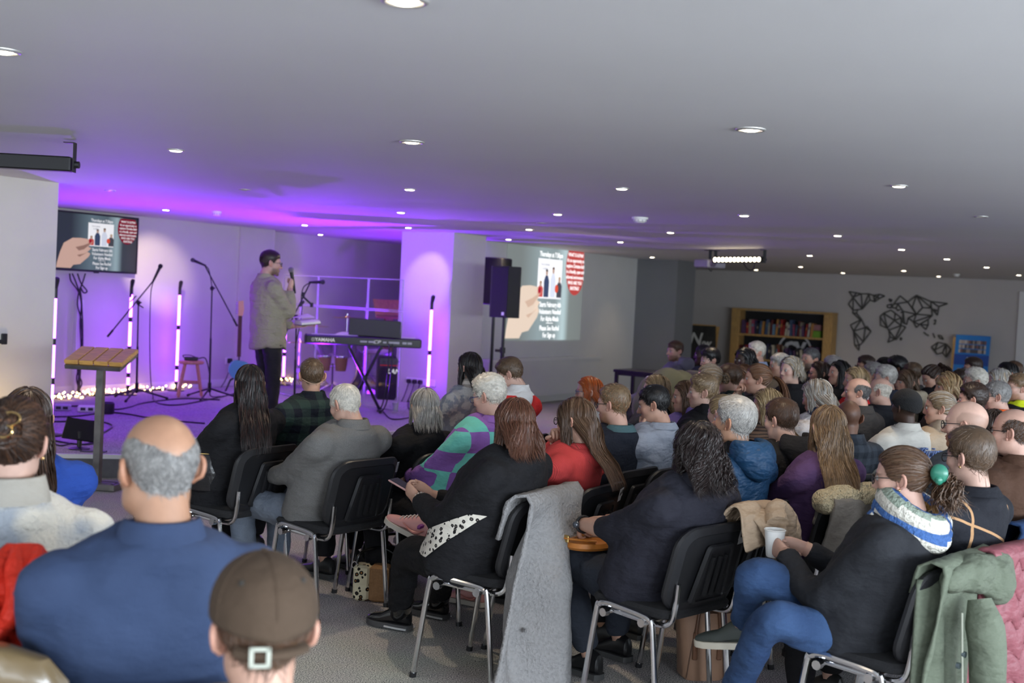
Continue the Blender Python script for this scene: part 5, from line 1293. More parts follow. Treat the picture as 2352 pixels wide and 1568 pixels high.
    # trunk and limbs under the clothes, as one skin
    ctrl = np.array([0, -.13 if legs != 'stand' else -.02, (hipz+N[2])/2+.02])
    def sp(tt): return (1-tt)**2*Hp+2*tt*(1-tt)*ctrl+tt*tt*N
    def trunk(mb, infl, ts, neck_r=.058, a_=(.172, .178, .168, .168, .178, .150, .098, .064), b_=(.125, .132, .128, .128, .118, .098, .074, .060)):
        base = [0, .14, .34, .55, .75, .89, .965, 1.0]; rings = []
        for tt in ts:
            p = sp(tt); dd = sp(min(tt+.02, 1.02))-sp(tt-.02); dd /= np.linalg.norm(dd); xx = np.array([1, 0, 0]); yy = np.cross(dd, xx); yy /= np.linalg.norm(yy)
            a = np.interp(tt, base, a_)*w_*(1+(fat-1)*(.6 if tt > .7 else 1))+infl; b = np.interp(tt, base, b_)*(w_*.5+.5)*(1+(fat-1)*(1.1 if tt < .7 else .5))+infl
            if tt >= .999: a = neck_r+infl; b = neck_r+infl
            rings.append([p+xx*a*np.sign(math.cos(q))*abs(math.cos(q))**.85+yy*b*math.sin(q) for q in np.arange(20)*2*math.pi/20])
        mb.loft(rings, 0)
    trunk(bm_, -.015, (0.02, .2, .4, .6, .8, .92, 1.))
    addc(sk*.95)
    # arms
    up, fo = .285*min(1.05, w_), .25
    arms = []
    sh = N+np.array([0, 0, 0])-(sp(1.)-sp(.83)); 
    P_ = pose
    for s in (-1, 1):
        S = np.array([N[0]*.5+s*(.172*w_+(fat-1)*.06), sh[1]-.0, sh[2]-.022])
        hint = (s*.55, -.55, -.8); curl = .75; dirn_ = None; nn = (0, 0, 1)
        Wr = np.array([s*.075, .30, hipz+.125])
        if P_ == 'lap': nn = (s*.3, -.2, 1); dirn_ = (-s*.55, .65, -.25)
        if P_ == 'clasp': Wr = np.array([s*.060, .37, hipz+.165]); dirn_ = (-s*.75, .55, -.2); nn = (s*.6, .6, .5); curl = 1.0
        if P_ == 'thigh': Wr = np.array([s*.13, .28, hipz+.135]); dirn_ = (0, .9, -.2); curl = .5
        if P_ == 'cross': Wr = np.array([-s*.10, .16+.03*s, hipz+.25+.02*s]); dirn_ = (-s, .1, 0); nn = (0, 1, .2)
        if P_ == 'phone': Wr = np.array([s*.055, .24, hipz+.22]); dirn_ = (-s*.25, .75, .35); nn = (s*.8, -.3, -.4); curl = .8
        if P_ == 'cup': Wr = np.array([s*.075, .25, hipz+.235]); dirn_ = (-s*.55, .75, .05); nn = (s*.75, .45, .1); curl = .95
        if P_ == 'chin' and s == 1: Wr = HW((.012, .105, -.185)); dirn_ = Rh@np.array([0.15, -.1, .9]); nn = Rh@np.array([.2, 1, .1]); curl = 1.3; hint = (s*.8, .2, -1)
        if P_ == 'chin2' and s == 1: Wr = HW((.06, .15, -.125)); dirn_ = Rh@np.array([-.45, -.35, .6]); nn = Rh@np.array([.75, .55, .1]); curl = 1.25; hint = (s*.8, .2, -1)
        if P_ == 'speak':
            if s == 1: Wr = HW((.075, .20, -.215)); dirn_ = (-.25, .35, .85); nn = (.8, .55, .1); curl = 1.35; hint = (s*.35, -.4, -1)
            else: Wr = np.array([-.03, .27, hipz+.10]); dirn_ = (.2, .9, .0); nn = (0, .1, -1.); curl = .35; hint = (-.6, -.3, -1)
        if P_ == 'down': Wr = S+np.array([s*.08, .12, -.50]); dirn_ = (0, .1, -1); nn = (s, 0, 0)
        E, Wr = ik(S, Wr, up, fo, hint)
        arms.append((s, S, E, Wr, dirn_, nn, curl))
        bm_.tube(spline([S, E, Wr], 6), np.interp(np.linspace(0, 1, 13), [0, .45, .55, .7, 1], [.046, .040, .038, .038, .026])*(1+(fat-1)*.3), 12)
        hand_geo(bm_, Wr, dirn_ if dirn_ is not None else Wr-E, nn, s, curl, .98*(.92 if var[0] == 'f' else 1.0))
    addc(sk)
    # legs
    lg = []
    for s in (-1, 1):
        hipj = np.array([s*.085*w_, 0.0, hipz-.02])
        if legs == 'stand': kn = np.array([s*.095, .02, .50]); an = np.array([s*.10+(.02 if s > 0 else 0), -.02 if s > 0 else .06, .088])
        elif legs == 'cross' and s == 1: kn = np.array([.03, .46, hipz+.11]); an = np.array([-.20, .60, .30])
        elif legs == 'cross': kn = np.array([-.09, .45, hipz-.02]); an = np.array([-.09, .42, .088])
        elif legs == 'tuck': kn = np.array([s*.11, .43, hipz-.03]); an = np.array([s*.10, .22, .088])
        else: kn = np.array([s*.125, .44, hipz-.02]); an = np.array([s*.13, .43+.02*s, .088])
        fd = (0.06*s, 1, 0) if not (legs == 'cross' and s == 1) else (-.75, .75, .20)
        if feet and s in feet:
            wp, fdw = feet[s][:2]; wl = np.array(wp)-root; c_, s_ = math.cos(-by), math.sin(-by)
            an = np.array([wl[0]*c_-wl[1]*s_, wl[0]*s_+wl[1]*c_, wl[2]]); fd = fdw
            kn, an = ik(hipj, an, .44, .43, (s*.12, .5, 1.) if not (legs == 'cross' and s == 1) else (-.1, 1., .45))
            if len(feet[s]) > 2: wl = np.array(feet[s][2])-root; kn = np.array([wl[0]*c_-wl[1]*s_, wl[0]*s_+wl[1]*c_, wl[2]])
        lg.append((s, hipj, kn, an, fd)); bm_.tube(spline([hipj+np.array([0, -.03, 0]), hipj+(kn-hipj)*.5, kn, kn+(an-kn)*.5, an], 5), np.interp(np.linspace(0, 1, 21), [0, .5, .55, .75, 1], [.05, .04, .036, .034, .030]), 10)
    addc(sk)
    me = bm_.mesh('body', M_skin_); at_ = me.color_attributes.new('Col', 'FLOAT_COLOR', 'POINT'); cc = np.concatenate(cs); at_.data.foreach_set('color', np.concatenate([cc, np.ones((len(cc), 1))], 1).astype(np.float32).ravel())
    bo = link('body', me, t)
    # eyes
    for s in (-1, 1):
        q = np.array([s*.031, .0795, .0025]); e = MB().ell(HW(q), np.array([.0118]*3)*hs, 12, 8, 0); e.ell(HW(q+np.array([0, .0075, 0])), np.array([.0055, .0048, .0055])*hs, 10, 6, 1, Rh)
        if lod < 2 or abs(yaw) > 70: link('eye', e.mesh('eye', [M_eye, M_iris]), bo)
    # ---- hair
    kind, hcn = hair[0], hair[1]; ho = dict(hair[2]) if len(hair) > 2 else {}
    hcl = HAIRC.get(hcn, hcn) if isinstance(hcn, str) else hcn; c2 = ho.pop('c2', None); c2 = HAIRC.get(c2, c2) if isinstance(c2, str) else c2
    G = Geo(); gp = None
    if kind in ('short', 'recede', 'fringe', 'buzz'):
        dv = dict(top=.028, side=.011, L=.04)
        if kind == 'fringe': dv = dict(top=.012, side=.011, L=.022)
        if kind == 'buzz': dv = dict(top=.008, side=.005, L=.014)
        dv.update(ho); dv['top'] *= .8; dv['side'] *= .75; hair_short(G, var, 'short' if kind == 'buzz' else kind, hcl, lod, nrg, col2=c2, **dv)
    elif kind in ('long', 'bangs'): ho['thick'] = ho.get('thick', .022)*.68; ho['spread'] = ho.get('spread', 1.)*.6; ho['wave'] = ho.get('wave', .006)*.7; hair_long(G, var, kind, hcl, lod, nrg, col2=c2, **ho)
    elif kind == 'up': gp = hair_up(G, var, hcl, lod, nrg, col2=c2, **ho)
    ho_ = None
    if G.n: ho_ = link('hair', G.mesh('hair', M_hair, HW), t)
    # ---- clothes
    tm = top_mat or cloth('cloth_'+'_'.join('%02x' % int(c*255) for c in top), top)
    vox = (.013, .018, .026)[lod]
    jm = MB(); trunk(jm, .012+.004*(fat > 1), (-.10 if legs != 'stand' else -.16, 0, .1, .2, .34, .48, .62, .75, .84, .9, .95, .985), .066)
    jm.ell(N+np.array([0, -.022, -.055]), (.115*w_, .085+.02*(fat-1), .062), 18, 10)
    for s, S, E, Wr, dd, nn, curl in arms:
        wend = E+(Wr-E)*(.93 if sleeve >= 1 else .45) if sleeve > .5 else S+(E-S)*.75
        pts = spline([S+np.array([-s*.05, 0, .0]), S+np.array([s*.012, 0, -.012]), E, wend], 6) if sleeve > .5 else spline([S+np.array([-s*.05, 0, 0]), S+np.array([s*.01, 0, -.01]), wend], 6)
        n_ = len(pts); jm.tube(pts, np.interp(np.linspace(0, 1, n_), [0, .3, .62, .8, 1], [.066, .066, .055, .050, .038])*(1+(fat-1)*.5)*(.94 if var[0] == 'f' else 1.04)+(.004 if sleeve > .5 else .006), 14)
    j = ob('jumper', jm, tm, t, True, 0); md = j.modifiers.new('remesh', 'REMESH'); md.mode = 'VOXEL'; md.voxel_size = vox; md.use_smooth_shade = True
    ms = j.modifiers.new('smooth', 'SMOOTH'); ms.iterations = 7 if lod < 2 else 4; ms.factor = .6
    if lod < 2:
        dm = j.modifiers.new('folds', 'DISPLACE'); dm.texture = TEXF; dm.strength = .022 if 'stiff' not in extras else .012; dm.mid_level = .5; dm.texture_coords = 'LOCAL'
    rg_ = np.array(N)
    # collar
    cz = N+np.array([0, -.002, .0])
    if 'nocollar' not in extras:
        cm = MB(); hgt = .028 if 'collar' in extras else (.045 if 'roll' in extras else .014); rr = .064+.010*(VARS[var][5] > .003)+.012*(fat-1)
        rings = []
        for q, dz in ((rr+.016, -.035), (rr+.006, -.008), (rr-.002, hgt*.6), (rr+.001, hgt), (rr+.006, hgt*.9), (rr+.014, hgt*.3), (rr+.022, -.02)):
            rings.append([cz+np.array([q*1.0*math.cos(a), q*.98*math.sin(a)-(dz)*.18+(.012 if dz > 0 else 0), dz-.016*(math.sin(a) > .3)]) for a in np.arange(18)*2*math.pi/18])
        cm.loft(rings, 0, False); ob('collar', cm, extras_mat(extras, tm), t, True, 0)
    if 'hood' in extras:
        hm_ = MB(); rings = []
        for a in np.linspace(-2.2, 2.2, 15):
            c = cz+np.array([.088*math.sin(a), -.045-.075*math.cos(a)*(1 if math.cos(a) > 0 else .4), -.010-.05*max(0, math.cos(a))+.02])
            r1, r2 = .030+.028*max(0, math.cos(a)), .045+.05*max(0, math.cos(a)); o_ = np.array([math.sin(a), -math.cos(a), 0])
            rings.append([c+o_*r1*math.cos(b)+np.array([0, 0, 1])*r2*math.sin(b) for b in np.arange(12)*math.pi/6])
        hm_.loft(rings, 0); h_ = ob('hood', hm_, tm, t, True, 0); sb = h_.modifiers.new('round', 'SUBSURF'); sb.levels = 1; sb.render_levels = 1
        dm = h_.modifiers.new('folds', 'DISPLACE'); dm.texture = TEXF; dm.strength = .02; dm.mid_level = .5; dm.texture_coords = 'LOCAL'
    # trousers
    pm = tmat or cloth('cloth_'+'_'.join('%02x' % int(c*255) for c in trousers), trousers)
    tmm = MB(); tmm.ell(Hp+np.array([0, .02, -.015 if legs != 'stand' else .0]), (.165*w_*fat**.6, .14*fat**.5, .105), 16, 10)
    for s, hj, kn, an, fd in lg:
        tmm.tube(spline([hj+np.array([0, -.03, 0]), hj+(kn-hj)*.5, kn, kn+(an-kn)*.5, an+(kn-an)*.08], 5), np.interp(np.linspace(0, 1, 21), [0, .45, .55, .8, 1], np.array([.094*fat**.4, .074*fat**.3, .070, .064, .056])*(.86 if legs == 'cross' else 1.)), 14)
    if lod < 2 or legs != 'sit' or Y < 9:
        tr_ = ob('trousers', tmm, pm, t, True, 0); md = tr_.modifiers.new('remesh', 'REMESH'); md.mode = 'VOXEL'; md.voxel_size = max(vox, .015); md.use_smooth_shade = True
        ms = tr_.modifiers.new('smooth', 'SMOOTH'); ms.iterations = 6; ms.factor = .6
        if lod < 2: dm = tr_.modifiers.new('folds', 'DISPLACE'); dm.texture = TEXF; dm.strength = .025; dm.mid_level = .5; dm.texture_coords = 'LOCAL'
    else: tr_ = ob('trousers', tmm, pm, t, True, 0)
    for s, hj, kn, an, fd in lg:
        sm = MB(); shoe_geo(sm, an, fd, 1.02 if var[0] == 'm' else .93)
        ob('shoe', sm, shoemat or [mat('shoe_'+'_'.join('%02x' % int(c*255) for c in shoes), shoes, .35), mat('sole', (.05, .05, .05), .6)], t)
    # glasses
    if glasses:
        gm = MATS.get('gl_'+glasses) or mat('gl_'+glasses, {'black': (.012, .012, .014), 'wire': (.25, .23, .2), 'brown': (.10, .05, .03), 'blue': (.03, .05, .14)}[glasses], .3, .5 if glasses == 'wire' else 0)
        g_ = MB(); th = .0022 if glasses != 'wire' else .0012
        for s in (-1, 1):
            ring_ = [HW((s*.033+.023*math.cos(a)*(1 if abs(math.cos(a)) < .8 else .97), .1005-.10*(abs(s*.033+.023*math.cos(a))-.03)**2*20-abs(.023*math.cos(a))*.0, -.001+.019*math.sin(a))) for a in np.linspace(0, 2*math.pi, 19)]
            g_.tube(ring_, th*hs, 6, 0, False)
            g_.tube([HW((s*.056, .096, .006)), HW((s*.072, .07, .008)), HW((s*.0775, .0, .006)), HW((s*.078, -.016, -.008))], th*.9*hs, 6)
        g_.tube([HW((-.010, .103, .004)), HW((0, .107, .007)), HW((.010, .103, .004))], th*hs, 6)
        go = ob('glasses', g_, gm, t)
        for s in (-1, 1):
            l_ = MB(); l_.add([HW((s*.033, .1015, -.001))]+[HW((s*.033+.022*math.cos(a), .1005-.10*(abs(s*.033+.022*math.cos(a))-.03)**2*20, -.001+.0182*math.sin(a))) for a in np.linspace(0, 2*math.pi, 19)[:-1]], [(0, i+1, (i+1) % 18+1) for i in range(18)])
            ob('lens', l_, M_lens, go)
    if 'beanie' in extras or 'cap' in extras:
        R_ = rlook(var); n, k = 48, 22; tt = np.linspace(-math.pi, math.pi, n, endpoint=False); S_ = []
        limf = (lambda t_: np.interp(np.degrees(np.abs(t_)), [0, 60, 90, 180], [62, 66, 72, 88])) if 'cap' in extras else (lambda t_: np.interp(np.degrees(np.abs(t_)), [0, 60, 90, 180], [60, 70, 86, 104]))
        Vc = []
        for i in range(k):
            for t_ in tt:
                p_ = math.radians(limf(t_))*i/(k-1); d_ = np.array([-math.sin(p_)*math.sin(t_), math.sin(p_)*math.cos(t_), math.cos(p_)]); Vc.append(d_)
        Vc = np.array(Vc); rr = R_(Vc)+.016+(.008 if 'cap' in extras else .004)*smooth01(Vc[:, 2], .2, .9)
        G2 = MB(); q = gridq(k, n, True); G2.add(HW(Vc*rr[:, None]), [tuple(x[::-1]) for x in q.tolist()])
        cm_ = cloth('capcloth', (.070, .046, .030), wr=.3) if 'cap' in extras else mat('beanie_hair', (.010, .010, .011), .9, bump=.8, bscale=220)
        cap_ = ob('cap' if 'cap' in extras else 'cropped_hair', G2, cm_, t, True, 0)
        sl = cap_.modifiers.new('thick', 'SOLIDIFY'); sl.thickness = .004
        if 'cap' in extras:
            sd_ = MB()
            for a in (0, math.pi/3, 2*math.pi/3):
                pts = []
                for p_ in np.linspace(-1.25, 1.25, 25):
                    d_ = np.array([math.sin(p_)*math.sin(a), math.sin(p_)*math.cos(a), math.cos(p_)]); pts.append(HW(d_*(R_(d_[None])[0]+.017+.008*float(smooth01(d_[2:3], .2, .9)[0])+.003)))
                sd_.tube(pts, .0022, 5)
            ob('seam', sd_, cm_, cap_); 
            dt = np.array([0, 0, 1.]); ob('button', MB().ell(HW(dt*(R_(dt[None])[0]+.028)), (.009, .009, .005), 10, 6), cm_, cap_)
            for a in (.6, 2.55, 3.75, -.6):
                d_ = np.array([math.sin(.75)*math.sin(a), -math.sin(.75)*math.cos(a)*-1, math.cos(.75)]); ob('eyelet', MB().ell(HW(d_*(R_(d_[None])[0]+.026)), (.006, .006, .006), 8, 5), mat('eyelet', (.02, .017, .013), .7), cap_)
            pk = MB(); V2 = []
            for i, rr_ in enumerate(np.linspace(0, 1, 6)):
                for a in np.linspace(-.95, .95, 13):
                    d_ = np.array([math.sin(1.12)*math.sin(a), math.sin(1.12)*math.cos(a), math.cos(1.12)]); b_ = d_*(R_(d_[None])[0]+.014); V2.append(HW(b_+np.array([0, .07*rr_*math.cos(a), -.012*rr_-.02*abs(a)*rr_])))
            pk.add(V2, [tuple(x) for x in gridq(6, 13).tolist()]); p_ = ob('peak', pk, cm_, cap_); p_.modifiers.new('thick', 'SOLIDIFY').thickness = .004
            st_ = MB(); pts = []
            for a in np.linspace(math.pi-.62, math.pi+.62, 15):
                d_ = np.array([math.sin(1.72)*math.sin(a), math.sin(1.72)*math.cos(a), math.cos(1.72)]); pts.append(HW(d_*(R_(d_[None])[0]+.019)))
            st_.tube(pts, .010, 6, 0, True, None, 1.); ob('strap', st_, cm_, cap_)
            d_ = np.array([math.sin(1.70)*math.sin(math.pi+.22), math.sin(1.70)*math.cos(math.pi+.22), math.cos(1.70)]); c_ = HW(d_*(R_(d_[None])[0]+.033)); bu = MB()
            fx = Rh@np.array([-d_[1], d_[0], 0])*-1
            fx /= np.linalg.norm(fx); fz = Rh@np.array([0, 0, 1.])
            Rb = np.stack([fx, np.cross(fz, fx), fz], 1)
            for ox, oz, sx_, sz_ in ((0, .014, .034, .006), (0, -.014, .034, .006), (-.014, 0, .007, .034), (.014, 0, .007, .034)): bu.box(c_+Rb@np.array([ox, 0, oz]), (sx_, .006, sz_), 0, Rb)
            ob('buckle', bu, mat('buckle', (.45, .47, .40), .35, .4), cap_)
    info = dict(t=t, HW=HW, Rh=Rh, N=N, sp=sp, arms=arms, lg=lg, hipz=hipz, root=root, body=body, jumper=j, bo=bo, hair=ho_, gp=gp, hs=hs, fat=fat, w=w_, trousers=tr_)
    info['chair'] = chair; info['Y'] = Y
    PEOPLE[key] = info
    return info
TEXF = bpy.data.textures.new('folds', 'CLOUDS'); TEXF.noise_scale = .11; TEXF.noise_depth = 2
def extras_mat(ex, tm):
    for e in ex:
        if isinstance(e, tuple) and e[0] == 'collarmat': return e[1]
    return tm
# ---------------------------------------------------------------- chairs
M_chairfab = mat('chair_fabric', (.014, .014, .016), .9, noise=.5, nscale=320, bump=.4, bscale=320)
M_chairpl = mat('chair_plastic', (.014, .014, .016), .42, bump=.12, bscale=420)
M_sticker = mat('sticker_white', (.62, .62, .62), .5); M_ink = mat('sticker_ink', (.03, .03, .04), .5)
def chair_parts(t, sticker=0):
    def rr(w_, d, r, z, n=5):
        pts = []
        for cx_, cy_, a0 in ((w_/2-r, d/2-r, 0), (-w_/2+r, d/2-r, 90), (-w_/2+r, -d/2+r, 180), (w_/2-r, -d/2+r, 270)):
            for a in np.linspace(a0, a0+90, n): pts.append((cx_+r*math.cos(math.radians(a)), cy_+r*math.sin(math.radians(a)), z))
        return np.array(pts)
    seat = MB().loft([rr(.42, .40, .06, .445), rr(.445, .425, .07, .452), rr(.455, .435, .07, .470), rr(.43, .41, .06, .485), rr(.30, .28, .05, .490)], 0)
    ob('seat', seat, M_chairfab, t)
    th = math.radians(14)
    def bk(x, z, d): return np.array([x, -.215-math.tan(th)*(z-.50)-d+.045*(x/.23)**2*1., z])
    def brr(w_, h, r, d, zc=.655, taper=.0):
        out = []
        for cx_, cz_, a0 in ((w_/2-r, h/2-r, 0), (-w_/2+r, h/2-r, 90), (-w_/2+r, -h/2+r, 180), (w_/2-r, -h/2+r, 270)):
            for a in np.linspace(a0, a0+90, 6):
                x = cx_+r*math.cos(math.radians(a)); z = cz_+r*math.sin(math.radians(a)); out.append(bk(x*(1-taper*z/h), zc+z, d))
        return out
    b = ob('backrest', MB().loft([brr(.43, .31, .07, -.022), brr(.465, .345, .085, -.012), brr(.475, .355, .09, .004), brr(.465, .345, .085, .016), brr(.40, .28, .06, .020), brr(.39, .27, .055, .014)], 0), M_chairpl, t)
    pm = MB()
    pm.loft([brr(.205, .25, .02, .010, .625, .35), brr(.195, .24, .02, .026, .625, .35), brr(.17, .215, .015, .026, .622, .35), brr(.165, .21, .015, .018, .622, .35)], 0)
    for x in (-.045, 0, .045): pm.loft([[bk(x+q*1.0, z, .016) for q in (-.008, .008)]+[bk(x+q, z, .028) for q in (.006, -.006)] for z in (.535, .70)], 0)
    ob('backrest_panel', pm, M_chairpl, b)
    if sticker:
        s_ = MB()
        def pad(x0, x1, z0, z1, d, m): s_.add([bk(x0, z0, d), bk(x1, z0, d), bk(x1, z1, d), bk(x0, z1, d)], [(0, 1, 2, 3)], m)
        if sticker == 1:
            pad(.19, .215, .745, .80, .026, 0)
            for i in range(6): pad(.193, .212, .75+i*.008, .753+i*.008, .0275, 1)
        else:
            pad(.10, .19, .755, .80, .026, 0); pad(.105, .17, .735, .757, .026, 0); pad(.115, .14, .765, .78, .0275, 1); pad(.15, .18, .77, .79, .0275, 1)
        ob('sticker', s_, [M_sticker, M_ink], b, False)
    r = .0125
    for s in (-1, 1):
        x = s*.245
        top = [(x, .135, .462), (x, -.125, .445)]
        fl = ob('leg', MB().tube(spline([(x, .0, .458), (x, .085, .463), (x, .130, .452), (x, .148, .41), (x*1.02, .205, .012)], 6), r, 10), M_chrome, t)
        ob('foot_cap', MB().cyl((x*1.02, .204, .022), (x*1.02, .207, .0), .016, 8), M_black, fl)
        bl = ob('leg', MB().tube(spline([(x, .0, .458), (x, -.085, .450), (x, -.132, .438), (x, -.150, .395), (x*1.02, -.195, .012)], 6), r, 10), M_chrome, t)
        ob('foot_cap', MB().cyl((x*1.02, -.194, .022), (x*1.02, -.197, .0), .016, 8), M_black, bl)
        xs_ = s*.205
        ob('back_support', MB().tube(spline([(xs_, .10, .430), (xs_, -.12, .420), (xs_, -.20, .435), (xs_, -.225, .50), (xs_, -.235, .60)], 6), .0115, 8), M_chrome, t)
    for y in (.10, -.10):
        cb = ob('crossbar', MB().cyl((-.245, y, .425), (.245, y, .425), .0115, 8), M_chrome, t)
        for x_ in (-.262, .235): ob('clamp', MB().cyl((x_, y, .425), (x_+.027, y, .425), .018, 10), M_chrome, cb)
CH = {}
def chair(loc, yaw, label, sticker=0, s=1.):
    if sticker not in CH:
        t = thing('chair', label, 'chair', loc, math.radians(yaw), 'black stacking chairs'); chair_parts(t, sticker); CH[sticker] = t
    else:
        t = copy_tree(CH[sticker]); t.location = loc; t.rotation_euler = (0, 0, math.radians(yaw)); t['label'] = label
    t.scale = (s, s, s)
    return t
# ---------------------------------------------------------------- the audience
NS.update({0: 2800, 1: 1400, 2: 560})
def va(u): return math.degrees(math.atan((u-1176)/FOC))
SHORT = {}
def P_(key, short, label, u, v, Y, rel, brel=None, sticker=0, cs=.95, **k):
    if Y > 6.3 and rel > 50: rel += 11
    yaw = rel-va(u); body = (rel*.45+34 if brel is None else brel)-va(u)
    i = person(key, label, u, v, Y, yaw, body, **k); SHORT[key] = short
    if k.get('chair', True):
        r = i['root']; by = math.radians(i['body']); off = -.085
        loc = (r[0]-math.sin(by)*off, r[1]+math.cos(by)*off, 0)
        i['ch'] = chair(loc, i['body'], 'black stacking chair under the '+short, sticker, cs)
    return i
JET = (.010, .010, .012)
leop = cloth('leopard_top', (.66, .62, .54), 'leopard', (.012, .011, .012), (.16, .14, .12), 46.)
# nearest figures
P_('bun', 'woman with the butterfly hair clip', 'woman with a butterfly clip in her pinned brown hair, in a fluffy grey patterned jumper', 38, 908, 3.0, -14, 8, hair=('up', 'darkbrown', dict(gather=(0, -.96, .30), bun=.055, thick=.016, c2='auburn', messy=.35)), var='f1', lod=0, w_=1.0, fat=1.12, size=1.05,
   top_mat=cloth('fluffy_grey', (.30, .33, .37), 'fluffy', (.58, .55, .48), s=5., sheen=.4), trousers=JET, extras=('roll', ('collarmat', cloth('roll_cream', (.36, .34, .30)))), skin='pale', pitch=4)
P_('blueleft', 'brunette in the blue top at the left edge', 'long-haired brunette in a bright blue top in front of the woman with the hair clip', 66, 884, 4.1, 5, 20, hair=('long', 'darkbrown', dict(length=.50, c2='brown', spread=.6)), var='f0', lod=1, top=(.02, .06, .30), trousers=JET, pitch=0)
P_('balding', 'balding man in the blue jumper', 'balding man with grey sides in a blue polo-neck jumper, large in the foreground', 364, 947, 2.62, 22, 10, hair=('fringe', 'grey', dict(top=.006, side=.007, L=.016, c2='dgrey', messy=.5)), var='m2', lod=0, w_=1.16, fat=1.10, size=1.17,
   top_mat=cloth('blue_jumper', (.034, .055, .118), 'plain', rough=.8, wr=.25), extras=('collar',), trousers=(.03, .03, .04), skin='tan', pitch=4, hairtop=.006)
P_('cap', 'man in the brown cap', 'man in a worn brown baseball cap at the bottom edge of the picture', 607, 1268, 2.12, 12, 12, hair=('short', 'brown', dict(top=.01, side=.014, L=.035, messy=.6, c2='lbrown')), var='m0', lod=0, size=1.16, w_=.88, top=(.02, .03, .07), trousers=JET, extras=('cap',), pitch=2, hairtop=.03)
# second row
P_('blackhair', 'woman with long black hair', 'woman with long dark hair, a black jumper and a black and white floral skirt', 574, 834, 6.35, 12, 46, 1, hair=('long', 'black', dict(length=.56, c2=(.055, .018, .014), mixp=.3, spread=.7, wave=.005)), var='f0', lod=0, top=JET, tmat=cloth('floral_skirt', (.012, .012, .014), 'floral', (.66, .64, .60), s=62.), pitch=4, fat=1.05)
P_('plaid', 'man in the dark check shirt', 'man with cropped brown hair and a headset wire in a dark green check shirt', 717, 818, 6.75, 12, 40, hair=('short', 'lbrown', dict(top=.016, side=.005, L=.026)), var='m0', lod=1, w_=1.08, top_mat=cloth('dark_plaid', (.010, .012, .022), 'plaid', (.030, .055, .048), s=11.), extras=('collar',), trousers=JET, pitch=4)
P_('greyjacket', 'elderly man in the grey jacket', 'elderly white-haired man in a grey tweed jacket, head bent forward', 782, 880, 6.1, 42, 44, 1, hair=('short', 'white', dict(top=.016, side=.012, L=.06, messy=.25, c2='silver')), var='m2', lod=0, w_=1.10, fat=1.06, top_mat=cloth('grey_tweed', (.135, .132, .128), 'tweed', wr=.35), extras=('collar', 'stiff'), tmat=cloth('faded_denim', (.20, .22, .25), 'denim', (.14, .17, .22)), skin='old', pitch=24, lean=.05)
P_('greybob', 'woman with the grey bob', 'woman with a grey bob haircut in a black coat', 976, 889, 6.5, 14, 48, hair=('long', 'grey', dict(length=.27, c2='silver', wave=.008, thick=.026)), var='f1', lod=1, top=JET, extras=('collar',), trousers=JET, w_=.95, fat=1.06, pitch=6)
P_('whitefluff', 'dark-haired woman in the white jacket', 'dark-haired woman in a fluffy white jacket with a check scarf near the column', 1078, 806, 7.9, 46, 50, hair=('long', 'black', dict(length=.42, c2='darkbrown')), var='f0', lod=1, top_mat=cloth('white_fluff', (.56, .56, .54), 'fluffy', (.30, .33, .38), s=22.), trousers=JET, extras=(('collarmat', cloth('check_scarf', (.55, .5, .45), 'plaid', (.05, .04, .04), s=24.)), 'roll'), skin='pale', pitch=2)
P_('redwhite', 'man in the red and white top', 'brown-haired man looking down in a red and white sports top', 1158, 822, 7.5, 62, 52, hair=('short', 'lbrown', dict(top=.036, side=.016, L=.05, messy=.6, c2='brown')), var='m0', lod=1, top_mat=cloth('red_white', (.66, .03, .03), 'vstripe', (.72, .71, .70), s=1.02), extras=('collar', ('collarmat', cloth('white_collar', (.72, .71, .70)))), trousers=(.1, .1, .12), skin='pale', pitch=26, lean=.05)
P_('check', 'white-haired person in the checked jumper', 'person with short white curls and glasses in a lilac and mint checked jumper', 1114, 860, 6.15, 58, 50, hair=('short', 'white', dict(top=.036, side=.018, L=.045, messy=.9, curl=.012, c2='silver')), var='f1', lod=1, w_=1.05, fat=1.15, top_mat=cloth('mint_check', (.22, .10, .36), 'check', (.14, .50, .42), s=9.5), trousers=JET, glasses='blue', skin='pink', pitch=16)
W1 = P_('leopard', 'woman in the black cardigan', 'woman with a reddish brown bob in a black cardigan over a leopard print top', 1181, 912, 5.15, 28, 62, lean=-.02, hair=('long', 'redbrown', dict(length=.30, c2='auburn', wave=.012, thick=.028, flare=.012)), var='f1', lod=0, w_=1.10, fat=1.28, top=JET, trousers=JET, pose='phone', skin='fair', pitch=8, legs='sit', shoemat=[mat('patent_boot', (.006, .006, .007), .10, coat=.5), mat('boot_sole', (.055, .055, .058), .5)], feet={-1: (atz(915, 1402, .09), (0, 1, 0)), 1: (atz(1002, 1378, .09), (.1, 1, 0))})
P_('redjumper', 'woman in the coral red jumper', 'woman with long brown hair and glasses in a coral red knitted jumper', 1318, 909, 5.6, 62, 62, 2, hair=('bangs', 'brown', dict(length=.50, c2='lbrown', wave=.004, spread=.5)), var='f0', lod=0, w_=1.0, fat=1.06, top_mat=cloth('coral_knit', (.58, .06, .06), 'knit', wr=.3), trousers=JET, glasses='black', pose='chin2', skin='fair', pitch=6, legs='cross', feet={1: (at(965, 1198, 5.75), (-.1, 1., .35)), -1: (atz(1090, 1352, .09), (0, 1, 0))}, shoemat=[mat('pink_shoe', (.62, .30, .28), .45), mat('pale_sole', (.50, .46, .40), .6)])
